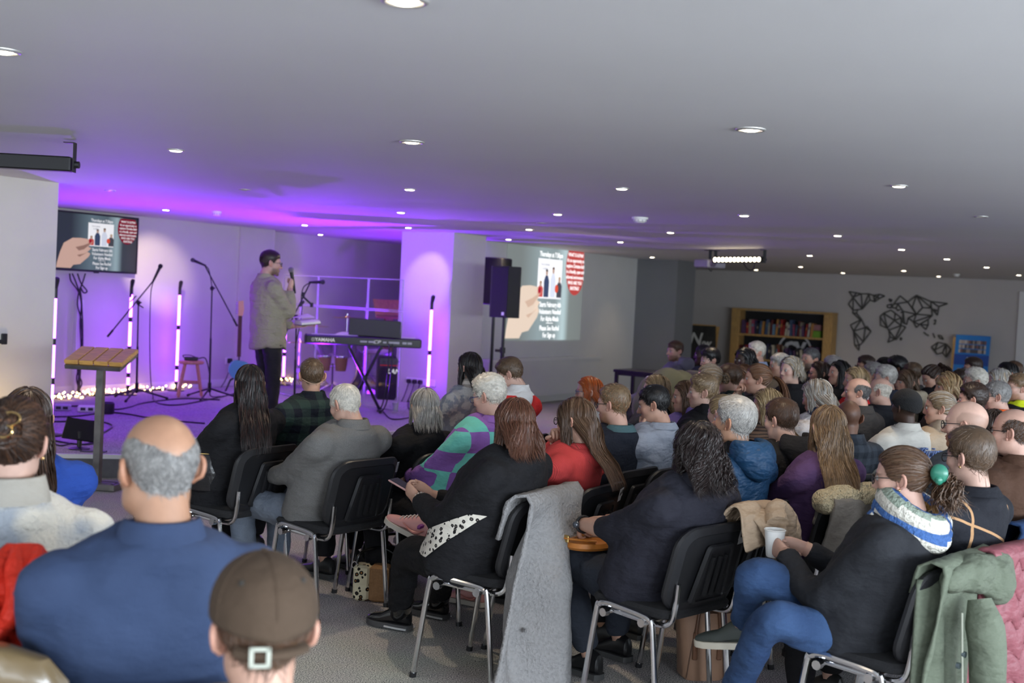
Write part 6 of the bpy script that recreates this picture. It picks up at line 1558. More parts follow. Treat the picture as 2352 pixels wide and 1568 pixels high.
P_('gingerman', 'man with short ginger hair', 'man with short ginger hair, beard and glasses in a dark navy jumper', 1407, 878, 6.2, 60, 58, hair=('short', 'dblonde', dict(top=.026, side=.009, L=.035, c2='ginger', messy=.4)), var='m1', lod=1, w_=1.08, fat=1.05, top=(.012, .016, .028), extras=(('collarmat', cloth('teal_collar', (.06, .12, .14))),), trousers=JET, glasses='black', skin='pink', beard=(.30, .15, .08), pitch=6)
P_('greytee', 'black-haired man in the grey T-shirt', 'black-haired man in a pale grey T-shirt holding his fist to his mouth', 1494, 882, 6.35, 66, 58, hair=('short', 'black', dict(top=.026, side=.009, L=.035)), var='m1', lod=1, w_=1.02, top_mat=cloth('grey_tee', (.30, .34, .42), wr=.6), sleeve=.5, trousers=JET, pose='chin', skin='fair', pitch=14)
P_('orange', 'woman with copper hair', 'woman with bright copper hair and glasses in a white spotted top near the wall', 1352, 862, 8.0, 78, 66, hair=('long', 'copper', dict(length=.30, c2='ginger', wave=.003)), var='f0', lod=1, top_mat=cloth('spot_top', (.72, .70, .68), 'leopard', (.72, .70, .68), (.02, .02, .02), 9.), trousers=JET, glasses='blue', skin='pale', pitch=2)
P_('blondlong', 'woman with very long straight blonde hair', 'woman with very long straight blonde hair beside the pushchair', 1505, 857, 7.7, 70, 60, hair=('long', 'dblonde', dict(length=.62, c2='blonde', wave=.003, spread=.35)), var='f0', lod=1, top=(.04, .04, .05), trousers=JET, glasses='wire', skin='pale', pitch=4)
W2 = P_('curly', 'woman with dark curls', 'woman with big dark curls in a black jumper, hands clasped over an orange bag', 1601, 969, 4.75, 30, 54, 2, lean=-.05, hair=('long', (.018, .011, .010), dict(length=.33, c2=(.04, .024, .022), wave=.016, freq=10, curl=.011, thick=.036, spread=1.)), var='f1', lod=0, w_=1.06, fat=1.16, top_mat=cloth('navy_knit', (.018, .018, .027), 'plain', wr=.5), extras=('roll',), tmat=cloth('black_denim', (.018, .020, .026), 'denim', (.030, .034, .042)), pose='clasp', sleeve=.9, skin='fair', pitch=8, shoes=(.008, .008, .009), feet={-1: (atz(1352, 1508, .09), (0, 1, 0)), 1: (atz(1420, 1470, .09), (.05, 1, 0))})
P_('bluecoat', 'grey-haired man in the blue coat', 'grey-haired man in a blue hooded rain coat', 1690, 907, 5.35, 60, 56, hair=('short', 'silver', dict(top=.034, side=.020, L=.05, c2='dgrey', messy=.5)), var='m2', lod=0, w_=1.15, fat=1.1, size=1.06, top_mat=cloth('blue_rain', (.013, .050, .115), 'plain', rough=.5, wr=.9, bump=.1), extras=('hood', 'roll', ('collarmat', cloth('black_collar', JET))), trousers=JET, skin='tan', pitch=-2)
P_('hoodie', 'dark-haired man in the black hoodie', 'young dark-haired man in a faded black hoodie', 1790, 912, 5.9, 52, 56, 2, hair=('short', 'brown', dict(top=.030, side=.014, L=.045, c2='darkbrown')), var='m0', lod=0, w_=1.0, top=(.022, .021, .022), extras=('hood',), trousers=JET, skin='pale', pitch=10)
P_('purple', 'woman in the purple jumper', 'woman with long auburn hair in a purple jumper, cream shearling coat on her chair', 1903, 927, 5.55, 22, 52, hair=('long', 'lbrown', dict(length=.52, c2=(.22, .13, .06), wave=.010, spread=.8, mixp=.55)), var='f0', lod=0, top_mat=cloth('plum', (.085, .042, .115), wr=.5), trousers=JET, skin='pale', pitch=4, fat=1.04)
P_('shaved', 'man with the shaved brown head', 'man with a shaved brown head in a dark plaid shirt, seen from behind', 1950, 919, 6.5, 12, 44, hair=('bald', 'black'), var='m2', lod=1, top_mat=cloth('slate_plaid', (.014, .018, .026), 'plaid', (.034, .042, .055), s=14.), extras=('collar',), trousers=JET, skin='brown', pitch=4, hairtop=0.)
P_('fairboy', 'young man with swept fair hair', 'young man with swept fair hair in a black top', 1614, 857, 7.0, 76, 60, hair=('short', 'dblonde', dict(top=.040, side=.012, L=.055, c2='blonde', messy=.4, sweep=(0, .3, 0))), var='m0', lod=1, top=JET, extras=('roll',), trousers=JET, skin='pale', pitch=4)
P_('lilac', 'woman in the lilac hoodie', 'brown-haired woman in a lilac hoodie lit purple from the stage', 1575, 871, 7.5, 82, 62, hair=('long', 'brown', dict(length=.34)), var='f0', lod=1, top=(.17, .12, .36), extras=('hood',), trousers=JET, skin='fair', pitch=4)
P_('greybun', 'woman with a low grey-blonde bun', 'woman with glasses and a low grey-blonde bun beside the man in the green jacket', 1626, 833, 8.1, 80, 62, hair=('up', 'dblonde', dict(gather=(0, -1, .0), bun=.045, c2='grey')), var='f1', lod=1, top=(.05, .05, .06), trousers=JET, glasses='blue', skin='pale', pitch=6)
P_('greenjacket', 'man in the dark green jacket', 'man with short brown hair in a dark green jacket', 1672, 832, 8.2, 62, 58, hair=('short', 'brown', dict(top=.024, side=.010, c2='lbrown')), var='m0', lod=1, top=(.018, .035, .034), extras=('collar',), trousers=JET, skin='pale', pitch=8)
P_('ponytail', 'woman with the brown ponytail', 'woman with a long brown ponytail in dark navy', 1740, 832, 7.9, 80, 62, hair=('up', 'auburn', dict(gather=(0, -.97, .12), tail=.36, c2='lbrown', tailw=.034)), var='f0', lod=1, top=(.016, .018, .026), trousers=JET, pose='chin2', skin='fair', pitch=2)
P_('streaky', 'woman with streaky blonde hair', 'woman with streaky blonde hair in a cream scarf and striped coat', 1758, 889, 7.0, 70, 58, hair=('long', 'blonde', dict(length=.40, c2='brown', mixp=.35)), var='f0', lod=1, top_mat=cloth('brown_stripe', (.16, .10, .07), 'stripe', (.05, .035, .03), s=60.), extras=('roll', ('collarmat', cloth('cream_scarf', (.52, .42, .33)))), trousers=JET, skin='fair', pitch=8)
P_('behindgrey', 'fair-haired woman behind the man in the blue coat', 'fair-haired woman mostly hidden behind the grey-haired man in the blue coat', 1655, 903, 6.6, 50, 54, hair=('up', 'blonde', dict(gather=(0, -.9, .4), bun=.04, c2='dblonde')), var='f0', lod=1, top=(.3, .27, .22), trousers=JET, skin='pale', pitch=8)
P_('ashbob', 'woman with the ash blonde bob', 'woman with a swept ash blonde bob, white padded coat round her back', 1868, 870, 7.2, 56, 56, hair=('long', 'silver', dict(length=.26, c2='dblonde', thick=.030, wave=.008, mixp=.5)), var='f1', lod=1, top_mat=cloth('white_padded', (.55, .52, .52), 'plain', wr=.9, rough=.5), extras=('roll', ('collarmat', cloth('navy_scarf', (.015, .03, .08)))), trousers=JET, skin='fair', pitch=14)
P_('curlblonde', 'older woman with blonde waves', 'older woman with short blonde waves in a black fur coat, face towards us', 1816, 817, 9.0, 122, 78, hair=('long', 'silver', dict(length=.20, c2='blonde', wave=.014, thick=.034, mixp=.6, curl=.006)), var='f1', lod=1, top=JET, trousers=JET, skin='pale', pitch=2, w_=1.05, fat=1.1)
P_('beardgrey', 'bearded man before the bookcase', 'grey-haired bearded man in black before the right bookcase post', 1863, 797, 11.0, 116, 80, hair=('short', 'dgrey', dict(top=.028, side=.012, c2='grey')), var='m1', lod=2, top=JET, trousers=JET, skin='fair', beard=(.10, .08, .07), pitch=-2)
P_('darkglass', 'dark-haired woman with thin glasses', 'dark-haired woman with thin glasses in profile', 1882, 827, 10.0, 92, 70, hair=('long', 'darkbrown', dict(length=.34)), var='f0', lod=2, top=(.05, .04, .04), trousers=JET, glasses='black', skin='fair', pitch=2)
P_('sleek', 'woman with sleek black hair', 'woman with long sleek black hair in a black lace top', 1929, 825, 9.6, 104, 74, hair=('long', 'black', dict(length=.40, wave=.002)), var='f0', lod=2, top=JET, trousers=JET, skin='fair', pitch=-2)
P_('redjacket', 'blonde woman in the red jacket', 'blonde woman in a bright red jacket and white top', 1966, 841, 9.0, 96, 76, hair=('long', 'blonde', dict(length=.26, c2='dblonde', thick=.028)), var='f1', lod=2, top_mat=cloth('red_jacket', (.62, .02, .02), wr=.5), extras=('collar', ('collarmat', cloth('white_top', (.6, .55, .55)))), trousers=JET, skin='fair', pitch=0)
P_('baldprofile', 'bald man in the charcoal coat', 'bald man with grey sides in a charcoal coat, in profile', 1969, 867, 7.9, 82, 60, hair=('fringe', 'dgrey', dict(top=.005, side=.008, L=.02)), var='m2', lod=1, w_=1.1, fat=1.08, top=(.045, .042, .042), extras=('collar',), trousers=JET, skin='pink', pitch=2, hairtop=.004)
P_('baldwhite', 'bald man with white hair', 'bald man with thin white hair in a black jacket beside the man in charcoal', 2017, 867, 8.5, 62, 56, hair=('fringe', 'white', dict(top=.004, side=.006, L=.02)), var='m2', lod=1, w_=1.08, top=(.014, .016, .022), trousers=JET, skin='pink', pitch=8, hairtop=.004)
P_('greynavy', 'man with thick grey hair', 'man with thick grey hair in a navy jacket behind the bald men', 2032, 836, 9.2, 78, 62, hair=('short', 'silver', dict(top=.032, side=.016, c2='dgrey')), var='m2', lod=2, w_=1.1, top=(.02, .024, .04), extras=('collar',), trousers=JET, skin='pink', pitch=4)
P_('greyglass', 'man with grey hair and glasses', 'man with light grey hair and glasses, half hidden', 2004, 830, 10.0, 84, 64, hair=('short', 'grey', dict(top=.03, side=.014)), var='m0', lod=2, top=(.12, .10, .08), trousers=JET, glasses='wire', skin='fair', pitch=4)
P_('darkglassman', 'dark-haired man with glasses by the wall', 'dark-haired man with glasses against the far wall under the map', 1988, 814, 10.9, 94, 70, hair=('short', 'darkbrown', dict(top=.03, side=.012)), var='m0', lod=2, top=(.10, .08, .06), trousers=JET, glasses='black', skin='tan', pitch=2)
P_('shinyblack', 'dark-haired person with a shiny parting', 'person with smooth black hair under the map, beside the curly-haired woman', 2029, 818, 11.2, 64, 60, hair=('up', 'black', dict(gather=(0, -.9, .2), bun=.03)), var='f0', lod=2, top=(.03, .03, .03), trousers=JET, skin='brown', pitch=6)
P_('yellowtop', 'curly-haired woman in the mustard top', 'woman with black curls in a mustard yellow top', 2058, 819, 11.0, 80, 64, hair=('short', 'black', dict(top=.05, side=.035, L=.05, messy=1.2, curl=.014)), var='f0', lod=2, top=(.42, .24, .02), trousers=JET, skin='brown', pitch=4)
P_('brownshort', 'man with short brown hair and glasses', 'man with short brown hair and glasses under the right side of the map', 2094, 829, 10.5, 80, 64, hair=('short', 'lbrown', dict(top=.018, side=.008)), var='m0', lod=2, top=(.05, .05, .05), trousers=JET, glasses='black', skin='fair', pitch=4)
P_('facing', 'woman with a brown fringe', 'woman with a brown fringe and bob, smiling face turned towards us', 2080, 846, 9.4, 122, 80, hair=('bangs', 'lbrown', dict(length=.24, c2='brown', thick=.024)), var='f1', lod=2, top_mat=cloth('cream_hoodie', (.55, .48, .36), 'fluffy', (.50, .42, .30), s=30.), extras=('hood',), trousers=JET, skin='fair', pitch=0)
P_('lookdown', 'dark-haired woman looking down', 'dark-haired woman in a black jacket looking down', 2131, 838, 9.8, 104, 72, hair=('up', 'darkbrown', dict(gather=(0, -.9, .5), bun=.03)), var='f0', lod=2, top=JET, extras=('collar',), trousers=JET, skin='fair', pitch=26)
P_('darkbehind', 'dark-haired person behind the woman looking down', 'dark-haired person half hidden behind the woman looking down', 2160, 836, 10.6, 74, 62, hair=('long', 'darkbrown', dict(length=.26)), var='f0', lod=2, top=JET, trousers=JET, skin='tan', pitch=6)
P_('whitejacket', 'man in the white jacket', 'man with close-cropped black hair in a white denim jacket with blue script', 2083, 892, 6.85, 46, 48, hair=('bald', 'black'), var='m0', lod=1, w_=1.05, size=.98, top_mat=cloth('white_denim', (.58, .56, .51), 'plain', wr=.35), extras=('collar', 'beanie', 'stiff'), trousers=JET, skin='dark', pitch=-2, hairtop=.022)
P_('sleekblonde', 'woman with sleeked-back blonde hair', 'woman with sleeked-back blonde hair in a cream fleece, in profile', 2156, 894, 7.0, 80, 60, hair=('up', 'dblonde', dict(gather=(0, -1, .05), bun=.035, c2='silver')), var='f0', lod=1, top=(.46, .36, .26), extras=('roll',), trousers=JET, skin='fair', pitch=4)
P_('goldbob', 'woman with golden hair', 'woman with short golden wavy hair, in profile', 2176, 854, 8.8, 98, 70, hair=('bangs', 'blonde', dict(length=.22, c2='ginger', wave=.014, thick=.034, mixp=.25)), var='f1', lod=2, top=(.08, .06, .05), trousers=JET, skin='fair', pitch=2)
P_('darkcurl', 'man with short dark curls', 'man with short dark curly hair before the man in orange', 2232, 877, 7.5, 70, 58, hair=('short', 'darkbrown', dict(top=.03, side=.016, L=.03, messy=.9, curl=.008)), var='m1', lod=1, top=(.03, .03, .035), trousers=JET, skin='pink', pitch=6)
P_('orangejacket', 'man in the orange jacket', 'grey-haired man with glasses in an orange jacket at the right', 2286, 872, 7.9, 76, 60, hair=('short', 'grey', dict(top=.024, side=.014, c2='dgrey')), var='m1', lod=1, top=(.62, .10, .02), extras=('collar',), trousers=JET, glasses='black', skin='pink', pitch=8)
P_('pinkcurl', 'person with pale pinkish curls', 'person with short pale curls before the blue display board', 2238, 843, 9.2, 86, 64, hair=('short', 'white', dict(top=.03, side=.018, L=.04, curl=.012, messy=.9)), var='m2', lod=2, top=(.04, .04, .05), trousers=JET, skin='pink', pitch=4)
P_('spiky', 'man with dark spiky hair', 'man with dark spiky hair and glasses in front of the blue display board', 2234, 820, 11.2, 94, 70, hair=('short', 'darkbrown', dict(top=.045, side=.012, L=.045, messy=.6)), var='m0', lod=2, top=JET, trousers=JET, glasses='black', skin='fair', pitch=2)
P_('darkbyboard', 'dark-haired person below the display board', 'dark-haired person low before the blue display board', 2206, 846, 10.2, 90, 66, hair=('short', 'darkbrown', dict(top=.03, side=.014)), var='m0', lod=2, top=JET, trousers=JET, skin='fair', pitch=4)
P_('ashwhite', 'woman with ash white hair', 'woman with straight ash white hair near the right edge', 2293, 843, 9.6, 66, 58, hair=('long', 'silver', dict(length=.28, c2='blonde')), var='f1', lod=2, top=(.05, .05, .06), trousers=JET, skin='pale', pitch=4)
P_('rightblack', 'woman with long black hair and glasses', 'woman with long black hair and glasses near the white door frame', 2312, 829, 10.4, 98, 70, hair=('long', 'black', dict(length=.42)), var='f0', lod=2, top=JET, trousers=JET, glasses='black', skin='fair', pitch=2)
P_('rightback', 'man beside the white door frame', 'brown-haired man furthest back beside the white door frame', 2327, 827, 11.2, 92, 66, hair=('short', 'brown', dict(top=.024, side=.012)), var='m0', lod=2, top=JET, trousers=JET, skin='tan', pitch=2)
P_('hivis', 'man with the yellow collar', 'fair bearded man with glasses in a black coat with a yellow collar', 2340, 855, 8.5, 98, 70, hair=('short', 'dblonde', dict(top=.026, side=.010, c2='ginger')), var='m1', lod=1, top=JET, extras=('collar', ('collarmat', cloth('hivis', (.62, .70, .02)))), trousers=JET, glasses='wire', skin='pink', beard=(.30, .15, .08), pitch=2)
# right foreground
P_('bigbald', 'bald man in the slate jumper', 'bald man with glasses and a ginger beard in a slate jumper', 2217, 921, 5.2, 72, 60, hair=('bald', 'lbrown'), var='m1', lod=0, w_=1.12, fat=1.12, size=1.04, top=(.045, .058, .075), trousers=(.03, .05, .10), glasses='black', skin='pale', beard=(.36, .16, .07), pitch=4, hairtop=0.)
P_('darkbetween', 'dark-haired woman between the bald men', 'dark-haired woman between the two bald men with glasses', 2279, 936, 6.3, 30, 50, hair=('long', 'darkbrown', dict(length=.36)), var='f0', lod=1, top=(.03, .03, .03), trousers=JET, skin='fair', pitch=4)
P_('brownjacket', 'balding man in the brown jacket', 'balding man with glasses in a brown jacket at the right edge', 2326, 937, 5.15, 72, 62, hair=('fringe', 'brown', dict(top=.004, side=.008, L=.02, c2='dgrey')), var='m2', lod=0, w_=1.12, fat=1.1, size=1.02, top=(.062, .030, .018), extras=('collar',), trousers=JET, glasses='black', skin='pink', pitch=2, hairtop=.004)
P_('goldlines', 'woman in the gold-lined jumper', 'woman with short brown hair in a black jumper with fine gold lines', 2224, 980, 4.5, 56, 62, hair=('short', 'lbrown', dict(top=.044, side=.026, L=.065, messy=.35, c2='brown')), var='f1', lod=0, w_=1.0, fat=1.12, top_mat=cloth('gold_window', (.012, .013, .018), 'window', (.42, .24, .12), s=3.6, wr=.3), trousers=JET, glasses='black', skin='pale', pitch=6)
W3 = P_('scarf', 'woman in the striped scarf', 'woman in a blue and white scarf and jeans with crossed legs, holding a cup', 2066, 1020, 4.25, 80, 66, lean=.03, size=1.06, hair=('up', 'brown', dict(gather=(0, -.98, .08), tail=.15, bun=.035, c2='lbrown', curl=.012, tailw=.05, messy=.3)), var='f1', lod=0, w_=1.06, fat=1.18, top_mat=cloth('charcoal_fleece', (.018, .019, .023), wr=.4), tmat=cloth('blue_denim', (.014, .036, .10), 'denim', (.04, .085, .19)), glasses='black', pose='cup', legs='cross', skin='pink', pitch=6, shoemat=[mat('green_shoe', (.045, .055, .05), .4), mat('cream_sole', (.62, .58, .48), .6)], feet={1: (at(1700, 1436, 4.50), (-.35, 1., -.12), at(1738, 1318, 4.34)), -1: (atz(1650, 1650, .09), (0, 1, 0), at(1768, 1425, 4.12))})
# back by the grey pier and chalkboard
P_('greyhoodie', 'bearded man in the grey hoodie', 'bearded man in a grey hoodie by the dark grey pier, looking left', 1550, 781, 12.0, 112, 84, hair=('short', 'brown', dict(top=.03, side=.010)), var='m1', lod=1, top=(.19, .19, .24), extras=('hood',), trousers=(.05, .05, .06), skin='pink', beard=(.16, .08, .045), pitch=4)
P_('capdark', 'man in the dark cap', 'man in a dark cap before the chalkboard, half hidden', 1614, 789, 11.6, 84, 70, hair=('short', 'black', dict(top=.02, side=.01)), var='m0', lod=2, top=(.05, .06, .08), trousers=JET, skin='dark', pitch=4)
P_('mophair', 'boy with thick black hair', 'boy with thick black hair before the chalkboard', 1628, 798, 10.0, 98, 74, hair=('short', 'black', dict(top=.045, side=.03, L=.06, messy=.5)), var='m0', lod=2, size=.95, top=(.10, .13, .2), extras=('hood',), trousers=JET, skin='pale', pitch=10)
P_('braids', 'woman with black braids', 'woman with long black braids before the left bookcase post', 1709, 796, 9.8, 116, 80, hair=('long', 'black', dict(length=.36, wave=.01, thick=.03)), var='f0', lod=2, top=(.06, .05, .05), trousers=JET, skin='dark', pitch=4)
P_('whiteprofile', 'white-haired man before the bookcase', 'white-haired man with glasses in front of the lower bookshelf', 1736, 782, 11.0, 98, 72, hair=('short', 'white', dict(top=.032, side=.016, c2='silver')), var='m2', lod=2, top=(.045, .032, .025), extras=('collar', ('collarmat', cloth('paleblue_collar', (.28, .36, .55)))), trousers=JET, skin='pink', glasses='wire', pitch=4)
P_('thinking', 'grey-haired woman with her hand raised', 'grey-haired woman with her hand raised to her face beside the older blonde woman', 1788, 809, 9.9, 96, 74, hair=('short', 'silver', dict(top=.03, side=.02, L=.05, c2='dblonde')), var='f1', lod=2, top=(.10, .09, .08), trousers=JET, pose='chin2', skin='fair', pitch=8)
P_('redfringe', 'woman with an auburn fringe', 'woman with a short auburn fringe, face turned towards us', 1704, 834, 9.2, 126, 84, hair=('bangs', 'auburn', dict(length=.20, thick=.024)), var='f1', lod=2, top=(.06, .04, .05), trousers=JET, skin='pink', pitch=6)
P_('creamhat', 'person in the cream hat', 'person in a pale cream knitted hat at the right of the bookcase', 1910, 817, 11.2, 60, 60, hair=('short', 'silver', dict(top=.05, side=.035, L=.02, c2='white')), var='f1', lod=2, top=(.3, .28, .24), trousers=JET, skin='pale', pitch=8)
# the speaker on the stage
SP = person('speaker', 'man speaking on the stage in a long olive shirt with a microphone and a book', 626, 573, 11.75, -76-va(626), -66-va(626), hair=('buzz', 'darkbrown', dict(top=.022, side=.004, L=.02)), var='m1', lod=0, w_=1.08, fat=1.06, size=1.25, top_mat=cloth('olive_shirt', (.32, .30, .21), 'plain', wr=.8), extras=('collar',), trousers=(.022, .021, .026), glasses='black', skin='pink', beard=(.10, .06, .045), pose='speak', legs='stand', standz=STG, pitch=6, group='speaker on the stage', chair=False)
# long shirt tail below the waist
m = MB(); rings = []
for z, a, b in ((1.06, .20, .15), (.98, .205, .158), (.90, .21, .165), (.83, .212, .168), (.80, .21, .166), (.83, .195, .15), (.95, .19, .14)):
    rings.append([np.array([a*math.cos(q), b*math.sin(q)-.01, z+(.05*abs(math.cos(q))**3 if z < .85 else 0)]) for q in np.arange(28)*2*math.pi/28])
m.loft(rings, 0, False); st_ = ob('shirt_tail', m, cloth('olive_shirt', (0, 0, 0)), SP['t'], True, 0)
dm = st_.modifiers.new('folds', 'DISPLACE'); dm.texture = TEXF; dm.strength = .02; dm.mid_level = .5; dm.texture_coords = 'LOCAL'
def toworld(i, p):
    by = math.radians(i['body']); p = np.asarray(p, float)
    return np.array([p[0]*math.cos(by)-p[1]*math.sin(by), p[0]*math.sin(by)+p[1]*math.cos(by), p[2]])+i['root']
# handheld microphone, in his right fist
a = [q for q in SP['arms'] if q[0] == 1][0]; wr = a[3]; dh = np.array(a[4]); dh = dh/np.linalg.norm(dh)
pc = wr+dh*.075+np.array([-.012, .02, -.005])
d = np.array([.05, -.25, 1.]); d /= np.linalg.norm(d)
mt = thing('handheld_microphone', 'black handheld microphone with a silver grille held by the speaker', 'microphone', toworld(SP, pc), math.radians(SP['body']))
mic(mt, d*.15, -d*.11, .027, False, 'handle', mat('silver_grille', (.35, .35, .36), .4, .8, bump=.8, bscale=700))
# open book on his left hand
a = [q for q in SP['arms'] if q[0] == -1][0]; bc_ = a[3]+np.array([-.01, .12, .028])
bt = thing('open_book', 'thick open book with white pages held by the speaker', 'book', toworld(SP, bc_), math.radians(SP['body']))
m = MB().box((0, 0, .0), (.30, .21, .008), 0, Matrix.Rotation(.10, 3, 'X')); ob('cover', m, mat('book_cover', (.03, .03, .035), .5), bt, False)
for s in (-1, 1):
    rr = []
    for x in np.linspace(.0, .145, 7):
        h = .036*math.sqrt(max(0, 1-((x-.05)/.11)**2))+.006; rr.append([np.array([s*x, y, z+y*.1]) for y, z in ((-.10, .004), (.10, .004), (.10, h), (-.10, h))])
    ob('page_block', MB().loft(rr), mat('pages', (.74, .72, .70), .7, noise=.04, nscale=200), bt, True, 30)
ob('loose_page', MB().add([(-.14, -.10, .052), (.02, -.1, .06), (.02, .1, .07), (-.15, .1, .10), (-.14, -.10, .05), (.02, -.1, .058), (.02, .1, .068), (-.15, .1, .098)], [(0, 1, 2, 3), (7, 6, 5, 4), (0, 4, 5, 1), (1, 5, 6, 2), (2, 6, 7, 3), (3, 7, 4, 0)]), mat('pages', (.74, .72, .70), .7), bt, False)
# ---------------------------------------------------------------- coats over chairs, bags and small belongings
def local_of(i, u, v, Y):
    p = at(u, v, Y)-i['root']; by = math.radians(i['body']); c, s = math.cos(-by), math.sin(-by)
    return np.array([p[0]*c-p[1]*s, p[0]*s+p[1]*c, p[2]])
def drape(i, name, label, cat, m, x0, x1, zlow, front=.22, amp=.03, k=7., flare=.06, side=0., seed=1, thick=.012, ztop=.845, yoff=0., quilt=0., n=44, kk=40, split=0.):
    """cloth laid over a chair back: short flap in front, over the top, long folds behind"""
    rg = random.Random(seed); ch = i['ch']
    t = thing(name, label, cat, tuple(ch.location), ch.rotation_euler[2]); t.scale = ch.scale
    th = math.tan(math.radians(14))
    def by_(z): return -.215-th*(z-.50)
    yt = by_(ztop)-.004; Lb = ztop-zlow; L = front+.05+Lb
    ph = [rg.uniform(0, 6.28) for _ in range(6)]
    V = []
    for a in np.linspace(0, 1, kk):
        s = a*L
        for b in np.linspace(0, 1, n):
            x = x0+(x1-x0)*b
            if s < front:
                z = ztop-(front-s); y = by_(z)+.055+.01*math.sin(b*9+ph[0]); xx = x
            elif s < front+.05:
                q = (s-front)/.05*math.pi; z = ztop+.018*math.sin(q); y = yt+.032*math.cos(q)+.012; xx = x
            else:
                d = s-front-.05; g = min(1, d/.35); z = ztop-d
                f = math.sin(b*k*2+ph[1]+d*1.5)+.5*math.sin(b*k*4.3+ph[2]-d*2)
                y = by_(max(z, .5))-.030-amp*g*(f+1.1)-.05*g*max(0, .5-z)*0
                if z < .5: y -= .02*(.5-z)
                xx = x+(b-.5)*flare*g*2+side*g*d+.012*math.sin(d*9+ph[3]+b*5)*g
                if z < .02: z = .02+rg.uniform(0, .01); y -= (d-(ztop-.02))*.8
            if quilt:
                pz = s*quilt; pf = abs(((b*6.0) % 1.)-.5)*2; cell = (pz+pf*.55) % 1.; y -= (.020*math.sqrt(abs(math.sin(cell*math.pi))))*(.35 if s < front else 1)
            V.append((xx, y-yoff, z))
    mb = MB().add(V, [tuple(q) for q in gridq(kk, n).tolist()])
    o = ob('drape', mb, m, t, True, 0); sd = o.modifiers.new('thick', 'SOLIDIFY'); sd.thickness = thick; sd.offset = 1
    if not quilt: dm = o.modifiers.new('folds', 'DISPLACE'); dm.texture = TEXF; dm.strength = .018; dm.mid_level = .5; dm.texture_coords = 'LOCAL'
    return t, by_
def lump(par, name, blobs, m, vox=.008, disp=.02):
    mb = MB()
    for c, r, *ro in blobs: mb.ell(c, r, 14, 9, 0, None if not ro else np.array(Matrix.Rotation(ro[0], 3, ro[1])))
    o = ob(name, mb, m, par, True, 0); md = o.modifiers.new('remesh', 'REMESH'); md.mode = 'VOXEL'; md.voxel_size = vox; md.use_smooth_shade = True
    ms = o.modifiers.new('smooth', 'SMOOTH'); ms.iterations = 6; ms.factor = .6
    if disp: dm = o.modifiers.new('folds', 'DISPLACE'); dm.texture = TEXF; dm.strength = disp; dm.mid_level = .5; dm.texture_coords = 'LOCAL'
    return o
W1, W2, W3 = PEOPLE['leopard'], PEOPLE['curly'], PEOPLE['scarf']
M_fleece = cloth('grey_fleece', (.27, .265, .265), 'fleece', bump=.35)
t, by_ = drape(W1, 'fleece_coat', 'grey teddy fleece coat hanging over the chair of the woman in the black cardigan', 'coat', M_fleece, -.25, .25, .03, .18, .085, 3.2, .05, -.16, 3, .016)
ob('snap_button', MB().cyl((-.24, by_(.5)-.115, .30), (-.24, by_(.5)-.125, .30), .011, 14), M_chrome, t)
# beige coat bundled on the corner of the curly-haired woman's chair
c = W2['ch']; t = thing('beige_coat', 'beige coat bundled over the corner of the chair of the woman with curls', 'coat', tuple(c.location), c.rotation_euler[2]); t.scale = c.scale
M_beige = cloth('beige_cotton', (.42, .31, .215), 'plain', rough=.65, wr=.9)
def fold_ring(c, R0, r0, r1, ax, n=26, a0=0, a1=6.1, wob=.012, sd=1):
    rg = random.Random(sd); ax = np.array(ax, float); ax /= np.linalg.norm(ax); u = np.cross(ax, (0, 0, 1)); u /= np.linalg.norm(u); w_ = np.cross(ax, u); ph = rg.uniform(0, 6)
    return [np.array(c)+(u*math.cos(a)+w_*math.sin(a))*(R0+wob*math.sin(3*a+ph))+ax*wob*math.sin(2*a+ph) for a in np.linspace(a0, a1, n)], np.linspace(r0, r1, n)
def sheet(name, rows, th=.008, disp=.02):
    V = np.concatenate(rows); r_, c_ = len(rows), len(rows[0]); o = ob(name, MB().add(V, [tuple(q) for q in gridq(r_, c_).tolist()]), M_beige, t, True, 0)
    o.modifiers.new('thick', 'SOLIDIFY').thickness = th; sb = o.modifiers.new('round', 'SUBSURF'); sb.levels = sb.render_levels = 1
    dm = o.modifiers.new('folds', 'DISPLACE'); dm.texture = TEXF; dm.strength = disp; dm.mid_level = .5; dm.texture_coords = 'LOCAL'
def arch(x0, x1, yf, yb, zt, zf, zb, n=12, k=14, ripple=.012, ph=0):
    rows = []
    for i in range(k):
        q = i/(k-1); x = x0+(x1-x0)*q; row = []
        for j in range(n):
            g = j/(n-1); y = yf+(yb-yf)*g; z = zt-(1-math.sin(g*math.pi))**1.5*((zt-zf)*(g < .5)+(zt-zb)*(g >= .5)); rp = ripple*math.sin(q*11+g*5+ph)*(.3+g)
            row.append((x+.02*math.sin(g*4+q*3+ph), y-rp, z+rp*.6-.05*(q-.5)**2))
        rows.append(row)
    return rows
sheet('bundle', arch(.03, .32, -.21, -.40, .905, .74, .74))
sheet('bundle', arch(.10, .36, -.24, -.46, .875, .78, .70, ph=2.))
P_r, r_r = fold_ring((.20, -.43, .83), .058, .034, .046, (.25, -1., .25), sd=4); ob('rolled_sleeve', MB().tube(P_r, r_r, 12), M_beige, t)
P_r, r_r = fold_ring((.30, -.40, .80), .060, .030, .042, (.7, -1., .1), a0=.5, a1=5., sd=7); ob('rolled_sleeve', MB().tube(P_r, r_r, 12), M_beige, t)
ob('cord', MB().tube(spline([(.14, -.46, .80), (.13, -.47, .74), (.16, -.475, .70), (.19, -.475, .72), (.16, -.475, .745), (.13, -.47, .735), (.11, -.47, .66)], 6), .0045, 6), M_beige, t)
ob('snap_button', MB().cyl((.33, -.435, .71), (.33, -.443, .71), .008, 12), M_brass, t)
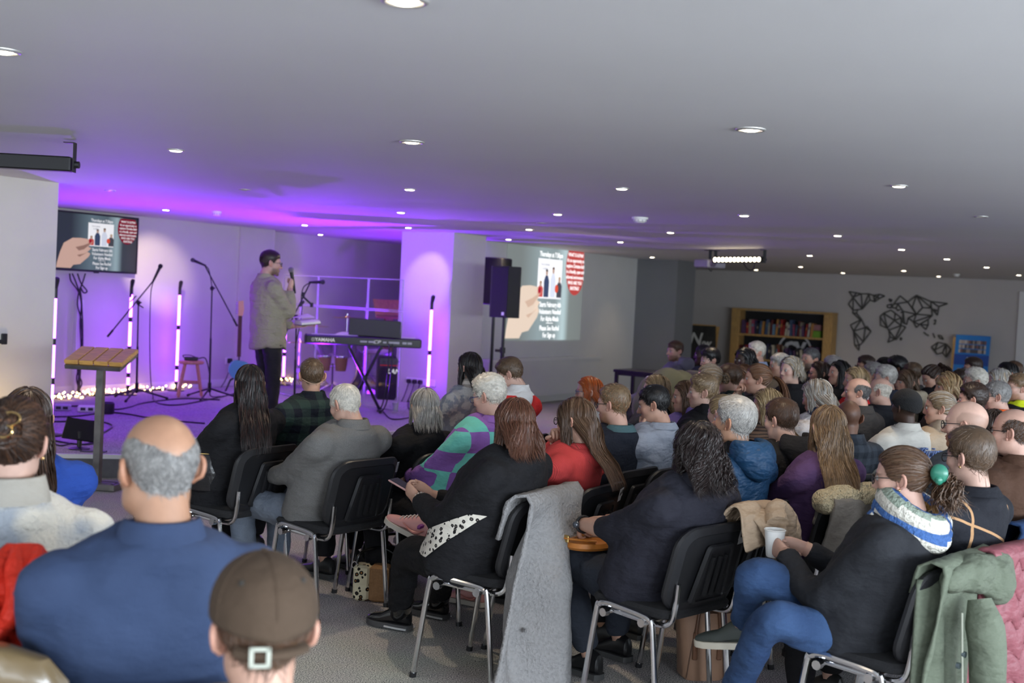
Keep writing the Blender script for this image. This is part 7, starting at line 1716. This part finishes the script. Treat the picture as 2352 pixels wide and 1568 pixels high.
# cream shearling on the purple woman's chair
i = PEOPLE['purple']
t, by_ = drape(i, 'shearling_coat', 'grey coat with a cream shearling lining over the chair of the woman in purple', 'coat', cloth('taupe_suede', (.20, .175, .15)), -.24, .30, .58, .12, .02, 4., .02, .0, 5)
M_cream = cloth('cream_shearling', (.62, .52, .34), 'fleece', bump=.9)
lump(t, 'shearling_collar', [((x, -.29-.02*math.sin(x*9), .84+.02*math.cos(x*7)), (.075, .065, .062)) for x in np.linspace(-.22, .32, 9)]+[((.36, -.27, .87), (.05, .05, .06))], M_cream, .010, .03)
# olive parka
M_olive = cloth('olive_cotton', (.125, .145, .105), 'plain', rough=.8, wr=.6)
t, by_ = drape(W3, 'parka', 'olive green parka with a hood hanging over the chair of the woman in the scarf', 'coat', M_olive, -.22, .26, .06, .10, .032, 5., .05, .02, 9, .010)
lump(t, 'hood', [((.06, -.345, .80), (.17, .055, .075), .12, 'Y'), ((.17, -.375, .76), (.095, .06, .085), .3, 'Y'), ((-.10, -.325, .80), (.10, .045, .05)), ((.20, -.36, .82), (.08, .05, .05))], M_olive, .009, .03)
sl = spline([(-.07, -.40, .74), (-.085, -.44, .60), (-.07, -.45, .42), (-.02, -.47, .24), (.0, -.46, .10)], 6)
ob('sleeve', MB().tube(sl, np.interp(np.linspace(0, 1, len(sl)), [0, .15, .6, 1], [.04, .066, .058, .048]), 14), M_olive, t)
V = [(-.235-.03*a+.10*b, by_(.5)-.02-.05*b-.05*a*b-.02*a+.13*(1-a)*(-.1), .80-a*.72) for a in np.linspace(0, 1, 18) for b in np.linspace(0, 1, 8)]
o = ob('placket', MB().add(V, [tuple(q) for q in gridq(18, 8).tolist()]), M_olive, t, True, 0); o.modifiers.new('thick', 'SOLIDIFY').thickness = .012
ob('drawcord', MB().tube(spline([(-.155, -.375, .70), (-.16, -.385, .58), (-.165, -.395, .46), (-.17, -.40, .36)], 5), .004, 6), mat('cord_olive', (.3, .31, .25), .7), t)
for x, z in ((-.155, .56), (-.20, .53)): ob('snap_button', MB().cyl((x, -.385, z), (x, -.397, z), .011, 12), mat('dark_chrome', (.2, .25, .27), .25, .9), t)
# dusty pink quilted coat
M_pink = cloth('pink_quilt', (.24, .075, .09), 'plain', rough=.45, wr=.5, bump=.1)
t, by_ = drape(PEOPLE['goldlines'], 'quilted_coat', 'dusty pink chevron-quilted coat over the chair of the woman in the gold-lined jumper', 'coat', M_pink, -.25, .25, .16, .10, .040, 3., .10, .03, 12, .016, quilt=9., n=72, kk=110)
ob('lining_edge', MB().tube(spline([(-.27, -.34, .72), (-.30, -.38, .55), (-.32, -.40, .38), (-.33, -.41, .2)], 6), .010, 8), mat('pink_trim', (.10, .03, .05), .5), t)
# blue coat of the man in brown
t, by_ = drape(PEOPLE['brownjacket'], 'blue_coat', 'royal blue coat spread over the chair of the man in the brown jacket', 'coat', cloth('royal_blue', (.014, .036, .10), wr=.5), -.34, .34, .12, .12, .045, 3., .10, .0, 14, .014)
t, by_ = drape(PEOPLE['bigbald'], 'denim_shirt', 'dark blue shirt hanging behind the bald man in the slate jumper', 'coat', cloth('indigo', (.03, .045, .10), wr=.5), -.26, .24, .36, .10, .03, 4., .03, .0, 15)
# red garment bunched over a chair back between the first two
q = at(30, 1345, 2.72); rz_ = math.radians(12)
t = thing('red_jacket', 'bright red jacket bunched over a chair beside the balding man', 'coat', (q[0], q[1], 0), rz_)
M_red = cloth('vermilion', (.60, .030, .014), wr=.8, rough=.6); zt_ = at(55, 1262, 2.72)[2]; zb_ = at(55, 1452, 2.72)[2]
rows = []
for i_ in range(34):
    g = i_/33; row = []
    for j in range(16):
        k_ = j/15; z = zt_-(zt_-zb_)*k_*(1-.10*math.sin(g*7)); x = -.11+.20*g+.022*math.sin(k_*5+g*9)-.02*k_
        row.append((x, -.10*math.sin(min(1, k_*3)*1.57)-.028*math.sin(g*17+k_*4)*(.3+k_)-.018*math.sin(g*31-k_*6), z+.012*math.sin(g*12)*(1-k_)))
    rows.append(row)
o = ob('drape', MB().add(np.concatenate(rows), [tuple(x) for x in gridq(34, 16).tolist()]), M_red, t, True, 0); o.modifiers.new('thick', 'SOLIDIFY').thickness = .012; sb = o.modifiers.new('round', 'SUBSURF'); sb.levels = sb.render_levels = 1
for x_, sd__ in ((-.04, 1), (.02, 2), (.065, 3)):
    P_r = spline([(x_-.01, -.03, zt_+.005), (x_, -.09, zt_-.03), (x_+.015*sd__-.02, -.125, (zt_+zb_)/2), (x_-.02, -.12, zb_+.03)], 6); ob('fold', MB().tube(P_r, np.interp(np.linspace(0, 1, len(P_r)), [0, .3, .8, 1], [.012, .024, .026, .012]), 10), M_red, t)
# leftmost navy coat and the near chair edge
q = at(-90, 1500, 2.75)
t = thing('navy_coat', 'navy coat on a chair back at the bottom left edge', 'coat', (q[0], q[1], 0), math.radians(20))
lump(t, 'coat_body', [((0, 0, .75), (.10, .16, .20)), ((.01, -.02, .55), (.12, .18, .40)), ((0, 0, .25), (.10, .2, .26))], cloth('navy_wool', (.014, .020, .045)), .016, .04)
q = at(-40, 1520, 2.42)
t = thing('chair', 'tan curved chair back very close at the bottom left corner, purple light on its rim', 'chair', (q[0]-.02, q[1], 0), math.radians(4))
M_tanv = mat('tan_vinyl', (.16, .11, .05), .28, coat=.3)
prof = []
for z, w_ in ((.42, .17), (.60, .20), (.74, .205), (.82, .19), (.865, .15), (.885, .08), (.89, .02)): prof.append([np.array([w_*math.cos(a), .045*math.sin(a)+.0, z-.02]) for a in np.arange(20)*2*math.pi/20])
ob('backrest', MB().loft(prof), M_tanv, t); ob('seat', MB().box((0, .22, .46), (.42, .42, .08), 0, None, .03), M_tanv, t)
for x in (-.18, .18):
    for y in (.02, .40): ob('leg', MB().cyl((x, y, .44), (x*1.1, y, 0), .014, 8), M_chrome, t)
q = at(130, 1545, 2.75)
t = thing('mustard_bag', 'mustard yellow bag standing beside the balding man', 'bag', (q[0], q[1], 0), .2)
bz = at(135, 1475, 2.75)[2]
ob('bag_body', MB().loft([[np.array([.13*math.cos(a)*k, .07*math.sin(a)*k, z]) for a in np.arange(20)*2*math.pi/20] for z, k in ((0, .8), (.02, 1.), (bz*.6, 1.05), (bz, .8))]), cloth('mustard', (.42, .26, .05), rough=.5), t); ob('handle', MB().tube(spline([(-.08, 0, bz), (-.06, 0, bz+.1), (.06, 0, bz+.1), (.08, 0, bz)], 6), .008, 8), mat('mustard_strap', (.35, .2, .04), .5), t)
# butterfly clip, earrings
i = PEOPLE['bun']; gp, g = i['gp']; HW = i['HW']; M_gold = mat('gold', (.75, .52, .22), .18, 1.)
c_ = HW(gp+g*.062); Rg = np.array(Vector(i['Rh']@g).to_track_quat('Z', 'Y').to_matrix())
clip = MB()
for s in (-1, 1):
    for (cx_, cy_, rx, ry) in ((.026, .014, .026, .017), (.020, -.016, .018, .014)):
        clip.tube([c_+Rg@np.array([s*cx_+rx*math.cos(a)*s, cy_+ry*math.sin(a), .004+.006*math.cos(a)]) for a in np.linspace(0, 2*math.pi, 19)], .0028, 6, 0, False)
clip.ell(c_+Rg@np.array([0, 0, .006]), (.008, .008, .008), 10, 6)
ob('butterfly_clip', clip, M_gold, i['t'])['label'] = 'gold wire butterfly hair clip'
def earring(key, s=-1, m=None): i = PEOPLE[key]; ob('earring', MB().ell(i['HW']((s*.081, -.008, -.040)), (.0045,)*3, 8, 6), m or M_gold, i['t'])
earring('bun', 1); earring('goldlines', -1); earring('scarf', -1)
# green claw clip
i = W3; gp, g = i['gp']; c_ = i['HW'](gp+g*.035+np.array([-.045, 0, .01]))
ob('claw_clip', MB().ell(c_, (.016, .030, .034), 14, 9, 0, i['Rh']).ell(c_+np.array([0, 0, -.02]), (.02, .016, .02), 12, 8, 0, i['Rh']), mat('jade_plastic', (.03, .20, .13), .3), i['t'])['label'] = 'jade green claw clip'
# headset wire
i = PEOPLE['plaid']; HW = i['HW']
ob('headset_wire', MB().tube([HW((.079*math.cos(a), -.03-.075*math.sin(a) if math.sin(a) > 0 else -.01+.03*math.sin(a), -.055+.035*abs(math.cos(a))**2)) for a in np.linspace(-.5, math.pi+.5, 30)], .0022, 6).tube([HW((-.078, 0, .0)), HW((-.082, .03, -.04)), HW((-.07, .06, -.06))], .002, 6), mat('wire_beige', (.5, .34, .24), .4), i['t'])
# scarf: wraps, front tail, fringe
i = W3; N = i['N']; t = thing('striped_scarf', 'chunky scarf in blue, white, sage and ochre stripes round the neck of the seated woman', 'scarf', tuple(i['root']), math.radians(i['body']))
SCM = []
for nm, c in (('blue', (.055, .13, .34)), ('white', (.66, .63, .55)), ('sage', (.27, .32, .26)), ('ochre', (.36, .20, .05))): SCM.append(cloth('scarf_'+nm, c, 'fleece', bump=.5))
def scarf_tube(name, pts, r0, r1, seed, seq, flat=1.):
    P = spline(pts, 7); k = len(P); mb = MB(); rg = random.Random(seed)
    r = np.interp(np.linspace(0, 1, k), [0, .5, 1], [r0, max(r0, r1), r1]); n0 = mb.n
    mb.tube(P, r, 16, 0, True, (0, 0, 1), flat)
    idx = []
    for a in range(k-1):
        for b in range(16):
            q = a/(k-1)*.22*seq[0]+b/16+.001; idx.append(seq[2][int(q*len(seq[2])) % len(seq[2])])
    mb.m[:len(idx)] = idx
    o = ob(name, mb, SCM, t, True, 0); dm = o.modifiers.new('folds', 'DISPLACE'); dm.texture = TEXF; dm.strength = .025; dm.mid_level = .5; dm.texture_coords = 'LOCAL'; return o
def ringp(r, z, t0, t1, n, ry=.95, tilt=.03): return [N+np.array([r*math.cos(a), r*ry*math.sin(a)-.01, z+tilt*math.sin(a)]) for a in np.linspace(t0, t1, n)]
scarf_tube('wrap', ringp(.088, .010, -1.4, 4.9, 12, .95, .045), .046, .044, 1, (2.0, 1.0, [0, 1, 0, 2, 1, 1, 0, 3]))
scarf_tube('wrap', ringp(.098, -.035, -1.0, 5.2, 12, .95, .05), .044, .040, 2, (1.6, 1.0, [2, 1, 0, 0, 1, 1, 3, 2]))
tail = [N+np.array([-.07, .09, -.01]), N+np.array([-.09, .16, -.10]), N+np.array([-.085, .21, -.22]), N+np.array([-.08, .245, -.33]), N+np.array([-.085, .27, -.40])]
scarf_tube('tail', tail, .05, .036, 3, (.3, 1.0, [0, 0, 1, 2, 0, 3, 1, 0]), .45)
scarf_tube('tail', [N+np.array([.0, .10, -.02]), N+np.array([-.01, .18, -.14]), N+np.array([-.02, .21, -.26])], .045, .034, 4, (.3, 1.0, [1, 0, 3, 1, 2, 0]), .45)
fr = MB(); rg = random.Random(4)
for e_, n_ in ((tail[-1], 26), (N+np.array([-.02, .21, -.26]), 22)):
    for q in range(n_):
        x = rg.uniform(-.04, .04); y = rg.uniform(-.012, .012); fr.tube([e_+np.array([x, y, .01]), e_+np.array([x*1.1, y+.01, -.03]), e_+np.array([x*1.25+rg.uniform(-.01, .01), y+.015, -.065])], [.002, .0018, .0008], 5)
f_ = ob('fringe', fr, SCM[1], t); f_['kind'] = 'stuff'
# paper cup in her hands, ring, furry cuff
a1 = [q for q in W3['arms'] if q[0] == 1][0]; a0 = [q for q in W3['arms'] if q[0] == -1][0]; mid_ = (a1[3]+a0[3])/2+np.array([0, .085, .015])
t = thing('paper_cup', 'white paper cup held by the woman in the scarf', 'cup', toworld(W3, mid_), 0)
ob('cup_wall', MB().lathe([(.026, -.055), (.029, -.05), (.039, .045), (.042, .048), (.040, .05), (.037, .045), (.027, -.04), (.001, -.04)], n=20), M_white, t); ob('tea', MB().lathe([(.001, .034), (.0355, .034)], n=20), mat('tea', (.25, .12, .05), .1), t)
ob('ring', MB().tube([a0[3]+np.array(a0[4])/np.linalg.norm(a0[4])*.10+np.array([.010*math.cos(a), .0, .010*math.sin(a)]) for a in np.linspace(0, 2*math.pi, 13)], .002, 6), M_gold, W3['t'])
cf = MB(); rg = random.Random(8); cpos = a0[2]+(a0[3]-a0[2])*.45+np.array([0, 0, -.045])
for q in range(160):
    p = cpos+np.array([rg.uniform(-.05, .05), rg.uniform(-.06, .06), rg.uniform(-.01, .01)]); cf.tube([p, p+np.array([rg.uniform(-.02, .02), rg.uniform(0, .03), -.02])], [.0014, .0004], 4)
f_ = ob('fur_trim', cf, mat('pale_fur', (.5, .5, .46), .8), W3['t']); f_['kind'] = 'stuff'
# phone and bracelet of the cardigan woman, leopard top panel
a0 = [q for q in W1['arms'] if q[0] == -1][0]; a1 = [q for q in W1['arms'] if q[0] == 1][0]
pm_ = (a0[3]+a1[3])/2+np.array([0, .105, .035])
t = thing('phone', 'pink phone held by the woman in the black cardigan', 'phone', toworld(W1, pm_), math.radians(W1['body']))
ob('phone_body', MB().box((0, 0, 0), (.075, .15, .009), 0, Matrix.Rotation(.35, 3, 'X'), .004), mat('phone_pink', (.55, .32, .30), .3), t); ob('screen', MB().box((0, -.002, .0055), (.068, .142, .001), 0, Matrix.Rotation(.35, 3, 'X')), mat('phone_glass', (.02, .02, .025), .08), t)
wd = a0[3]-a0[2]; wd /= np.linalg.norm(wd); u_ = np.cross(wd, (0, 0, 1)); u_ /= np.linalg.norm(u_); w_ = np.cross(wd, u_); br = MB()
for k_ in range(16): a = k_*math.pi/8; br.ell(a0[3]-wd*.02+(u_*math.cos(a)+w_*math.sin(a))*.034, (.0062,)*3, 8, 5)
f_ = ob('bracelet', br, mat('bead', (.5, .4, .32), .2, .4), W1['t']); f_['kind'] = 'stuff'
Vp = []; sp_ = W1['sp']
for a in np.linspace(0, 1, 14):
    for b in np.linspace(0, 1, 14):
        tt = .04+.42*a; ang = math.radians(160+50*a+ (-75)*b*(1-.75*a)); p = sp_(tt); Vp.append(p+np.array([.245*math.cos(ang)*1.08, .215*math.sin(ang)+.015, 0]))
o = ob('leopard_panel', MB().add(Vp, [tuple(q) for q in gridq(14, 14).tolist()]), leop, W1['t'], True, 0); sw = o.modifiers.new('wrap', 'SHRINKWRAP'); sw.target = W1['jumper']; sw.wrap_method = 'NEAREST_SURFACEPOINT'; sw.wrap_mode = 'OUTSIDE_SURFACE'; sw.offset = .007; o['label'] = 'black and white leopard print top'
# watch and orange bag on the curly woman's lap
a0 = [q for q in W2['arms'] if q[0] == -1][0]; wd = a0[3]-a0[2]; wd /= np.linalg.norm(wd); u_ = np.cross(wd, (0, 0, 1)); u_ /= np.linalg.norm(u_); w_ = np.cross(wd, u_)
wb = MB().tube([a0[3]-wd*.012+(u_*math.cos(a)*1.05+w_*math.sin(a))*.033 for a in np.linspace(0, 2*math.pi, 21)], .006, 6, 0, False); ws = ob('watch', wb, M_blackm, W2['t'])
fc = a0[3]-wd*.012-u_*.037*np.sign(u_[0]) if False else a0[3]-wd*.012+u_*(.036 if u_[0] < 0 else -.036)
ob('watch_face', MB().ell(fc, (.016, .016, .016), 12, 8), mat('watch_dial', (.10, .11, .13), .15, .6), ws)
hz_ = W2['hipz']
t = thing('orange_bag', 'flat orange leather bag on the lap of the woman with curls', 'bag', tuple(W2['root']), math.radians(W2['body']))
ob('bag_body', MB().loft([[np.array([.14*math.cos(a)*k, .30+.10*math.sin(a)*k, hz_+.088+z]) for a in np.arange(24)*2*math.pi/24] for z, k in ((0, .9), (.012, 1.), (.03, .95), (.036, .8))]), mat('orange_leather', (.45, .16, .03), .35, noise=.15, nscale=20), t)
ob('strap', MB().tube(spline([(-.10, .42, hz_+.10), (-.15, .36, hz_+.13), (-.13, .28, hz_+.135), (-.06, .22, hz_+.13)], 6), .012, 8, 0, True, (0, 0, 1), .4), mat('orange_leather', (.45, .16, .03), .35), t); ob('buckle', MB().box((-.145, .31, hz_+.135), (.012, .03, .03), 0, None, .003), M_brass, t)
# shoulder bag of the long-haired woman
i = PEOPLE['blackhair']; q = local_of(i, 470, 1068, 6.3)
t = thing('shoulder_bag', 'black leather shoulder bag with a brass zip beside the long-haired woman', 'bag', tuple(toworld(i, q)-np.array([0, 0, 0])), math.radians(i['body']))
ob('bag_body', MB().loft([[np.array([.085*math.cos(a)*k, .12*math.sin(a)*k, z]) for a in np.arange(22)*2*math.pi/22] for z, k in ((-.14, .5), (-.12, .85), (-.03, 1.), (.06, .92), (.085, .75))]), mat('black_leather', (.014, .013, .014), .3, bump=.2, bscale=60), t)
ob('zip', MB().tube([np.array([.086*math.cos(a)*.9, .12*math.sin(a)*.9, .072]) for a in np.linspace(0, 2*math.pi, 25)], .004, 6, 0, False), M_brass, t)
ob('strap', MB().tube(spline([(0, .1, .07), (.05, .06, .12), (.10, .02, .10), (.13, .0, .02)], 6), .009, 6), mat('black_leather', (.014, .013, .014), .3), t)
# bags on the floor
P = atz(848, 1383, 0)
t = thing('leopard_handbag', 'handbag of leopard print and tan hide standing on the carpet', 'bag', P, math.radians(-6))
ob('leopard_side', MB().box((-.050, .05, .095), (.085, .10, .185), 0, None, .012), cloth('leopard_hide', (.62, .55, .38), 'leopard', (.012, .010, .009), (.32, .13, .03), 34.), t); ob('tan_side', MB().box((.045, .05, .095), (.105, .104, .187), 0, None, .012), cloth('tan_hide', (.34, .185, .085), 'fleece', bump=.2), t); ob('black_end', MB().box((.125, .05, .095), (.065, .10, .185), 0, None, .012), mat('black_leather', (.014, .013, .014), .3), t)
ob('strap', MB().tube(spline([(-.09, .05, .17), (-.07, .06, .24), (.02, .09, .27), (.10, .1, .24), (.14, .05, .18)], 6), .013, 8, 0, True, (0, 0, 1), .5), mat('black_patent', (.01, .01, .01), .12), t)
ob('clasp', MB().tube([np.array([-.09+.014*math.cos(a), .02, .185+.018*math.sin(a)]) for a in np.linspace(0, 2*math.pi, 15)], .0028, 6), M_chrome, t)
P = atz(900, 1345, 0)
t = thing('patent_bag', 'black patent bag slumped behind the leopard handbag', 'bag', P+np.array([0, .12, 0]), 0)
lump(t, 'bag_body', [((0, 0, .10), (.19, .10, .10)), ((-.1, 0, .14), (.10, .08, .10)), ((.1, .03, .16), (.10, .09, .09))], mat('black_patent', (.01, .01, .01), .12), .012, .04)
ob('strap', MB().tube(spline([(-.16, -.06, .16), (-.08, -.08, .26), (.08, -.05, .27), (.16, 0, .16)], 6), .016, 8, 0, True, (0, 0, 1), .5), mat('black_leather', (.014, .013, .014), .3), t)
P = atz(1612, 1560, 0)
t = thing('tote_bag', 'tan leather tote bag standing under the chair of the woman with curls', 'bag', P+np.array([0, .05, 0]), math.radians(10))
M_tote = mat('tote_leather', (.34, .20, .13), .32, noise=.06, nscale=8, bump=.08, bscale=150)
TH = at(1600, 1405, P[1])[2]; 
rings = [[np.array([(.098+.028*k2)*np.sign(math.cos(a))*abs(math.cos(a))**.5, .07*np.sign(math.sin(a))*abs(math.sin(a))**.6, z]) for a in np.arange(28)*2*math.pi/28] for z, k2 in ((0, -.4), (.012, 0), (TH*.5, .35), (TH, 1.), (TH-.004, .9), (TH*.5, .3))]
ob('bag_body', MB().loft(rings, 0, True), M_tote, t, True, 50)
for s in (-1, 1):
    ob('handle', MB().tube(spline([(-.055, s*.072, TH*.45), (-.052, s*.075, TH*.8), (-.035, s*.07, TH+.05), (0, s*.055, TH+.11), (.035, s*.07, TH+.05), (.052, s*.075, TH*.8), (.055, s*.072, TH*.45)], 6), .0075, 8), mat('tote_handle', (.16, .07, .035), .4), t)
    for x in (-.055, .055): ob('handle_tab', MB().box((x, s*.074, TH*.52), (.022, .008, .12), 0, None, .003), mat('tote_handle', (.16, .07, .035), .4), t)
ob('seam', MB().tube([(-.085, -.066, .01), (-.07, -.071, TH*.5), (-.05, -.074, TH)], .0022, 5).tube([(.085, -.066, .01), (.07, -.071, TH*.5), (.05, -.074, TH)], .0022, 5), mat('tote_seam', (.12, .06, .035), .5), t)
# lettering on the white jacket
i = PEOPLE['whitejacket']; N = i['N']
c_ = i['sp'](.72)+np.array([.02, -.155, 0])
text('script_lettering', 'Officina', .085, mat('script_blue', (.12, .19, .42), .7), i['t'], tuple(c_), (math.pi/2, 0, 0), .010, shear=.35)
# empty chair between the grey jacket and the grey bob, and one behind on the right
for (u, v, Y, yaw, lab, st_) in ((888, 985, 6.9, 50, 'black stacking chair, empty, between the grey jacket and the grey bob', 2), (1965, 990, 6.4, 50, 'black stacking chair back behind the man with the shaved head', 0)):
    q = at(u, v, Y); chair((q[0], q[1], 0), yaw-va(u), lab, st_, .95)

# markings on the pink trainers
i = PEOPLE['redjumper']
for (sd_, hj, kn, an, fd), sh_ in zip(i['lg'], [c for c in i['t'].children if c.name.startswith('shoe')]):
    f = np.array(fd, float); f /= np.linalg.norm(f); r = np.cross(f, (0, 0, 1)); r /= np.linalg.norm(r); u = np.cross(r, f); s_ = .93
    def W_(a, b, c): return an+f*a*s_+r*b*s_+u*c*s_
    pur = mat('shoe_purple', (.20, .03, .20), .45); pnk = mat('shoe_mark', (.55, .20, .17), .45); lac = mat('shoe_panel', (.62, .58, .55), .45)
    ob('ankle_band', MB().tube([W_(-.045+.020*abs(math.cos(q)), .042*math.cos(q), -.012+.012*math.sin(q)) for q in np.linspace(-.3, math.pi+.3, 15)], .012, 6), pur, sh_)
    for b in (-1, 1):
        sw_ = spline([W_(-.055, b*.0385, -.018), W_(-.02, b*.0435, -.045), W_(.02, b*.045, -.048), W_(.07, b*.0455, -.030)], 5)
        ob('curved_mark', MB().tube(sw_, np.interp(np.linspace(0, 1, len(sw_)), [0, .4, 1], [.002, .0075, .002]), 6), pnk, sh_)
    for k_ in range(5):
        a = .02+k_*.02; ob('lace', MB().tube([W_(a, -.028, .02-k_*.011), W_(a+.004, 0, .030-k_*.012), W_(a, .028, .02-k_*.011)], .0035, 5), lac, sh_)

# boot shafts of the cardigan woman, pale stripe on the soles
for (sd_, hj, kn, an, fd), sh_ in zip(W1['lg'], [c for c in W1['t'].children if c.name.startswith('shoe')]):
    up_ = (kn-an)/np.linalg.norm(kn-an); P_b = [an+up_*z+np.array([0, -.012, 0]) for z in (-.055, -.02, .02, .055, .085)]
    ob('boot_shaft', MB().tube(P_b, [.044, .050, .052, .054, .055], 16), MATS['patent_boot'], sh_)
    f = np.array(fd, float); f /= np.linalg.norm(f); r = np.cross(f, (0, 0, 1)); r /= np.linalg.norm(r)
    for b in (-1, 1): ob('sole_stripe', MB().tube([an-f*.07+r*b*.037+np.array([0, 0, -.074]), an-f*.02+r*b*.043+np.array([0, 0, -.074]), an+f*.05+r*b*.043+np.array([0, 0, -.074])], .005, 6), mat('stripe_grey', (.45, .45, .45), .5), sh_)
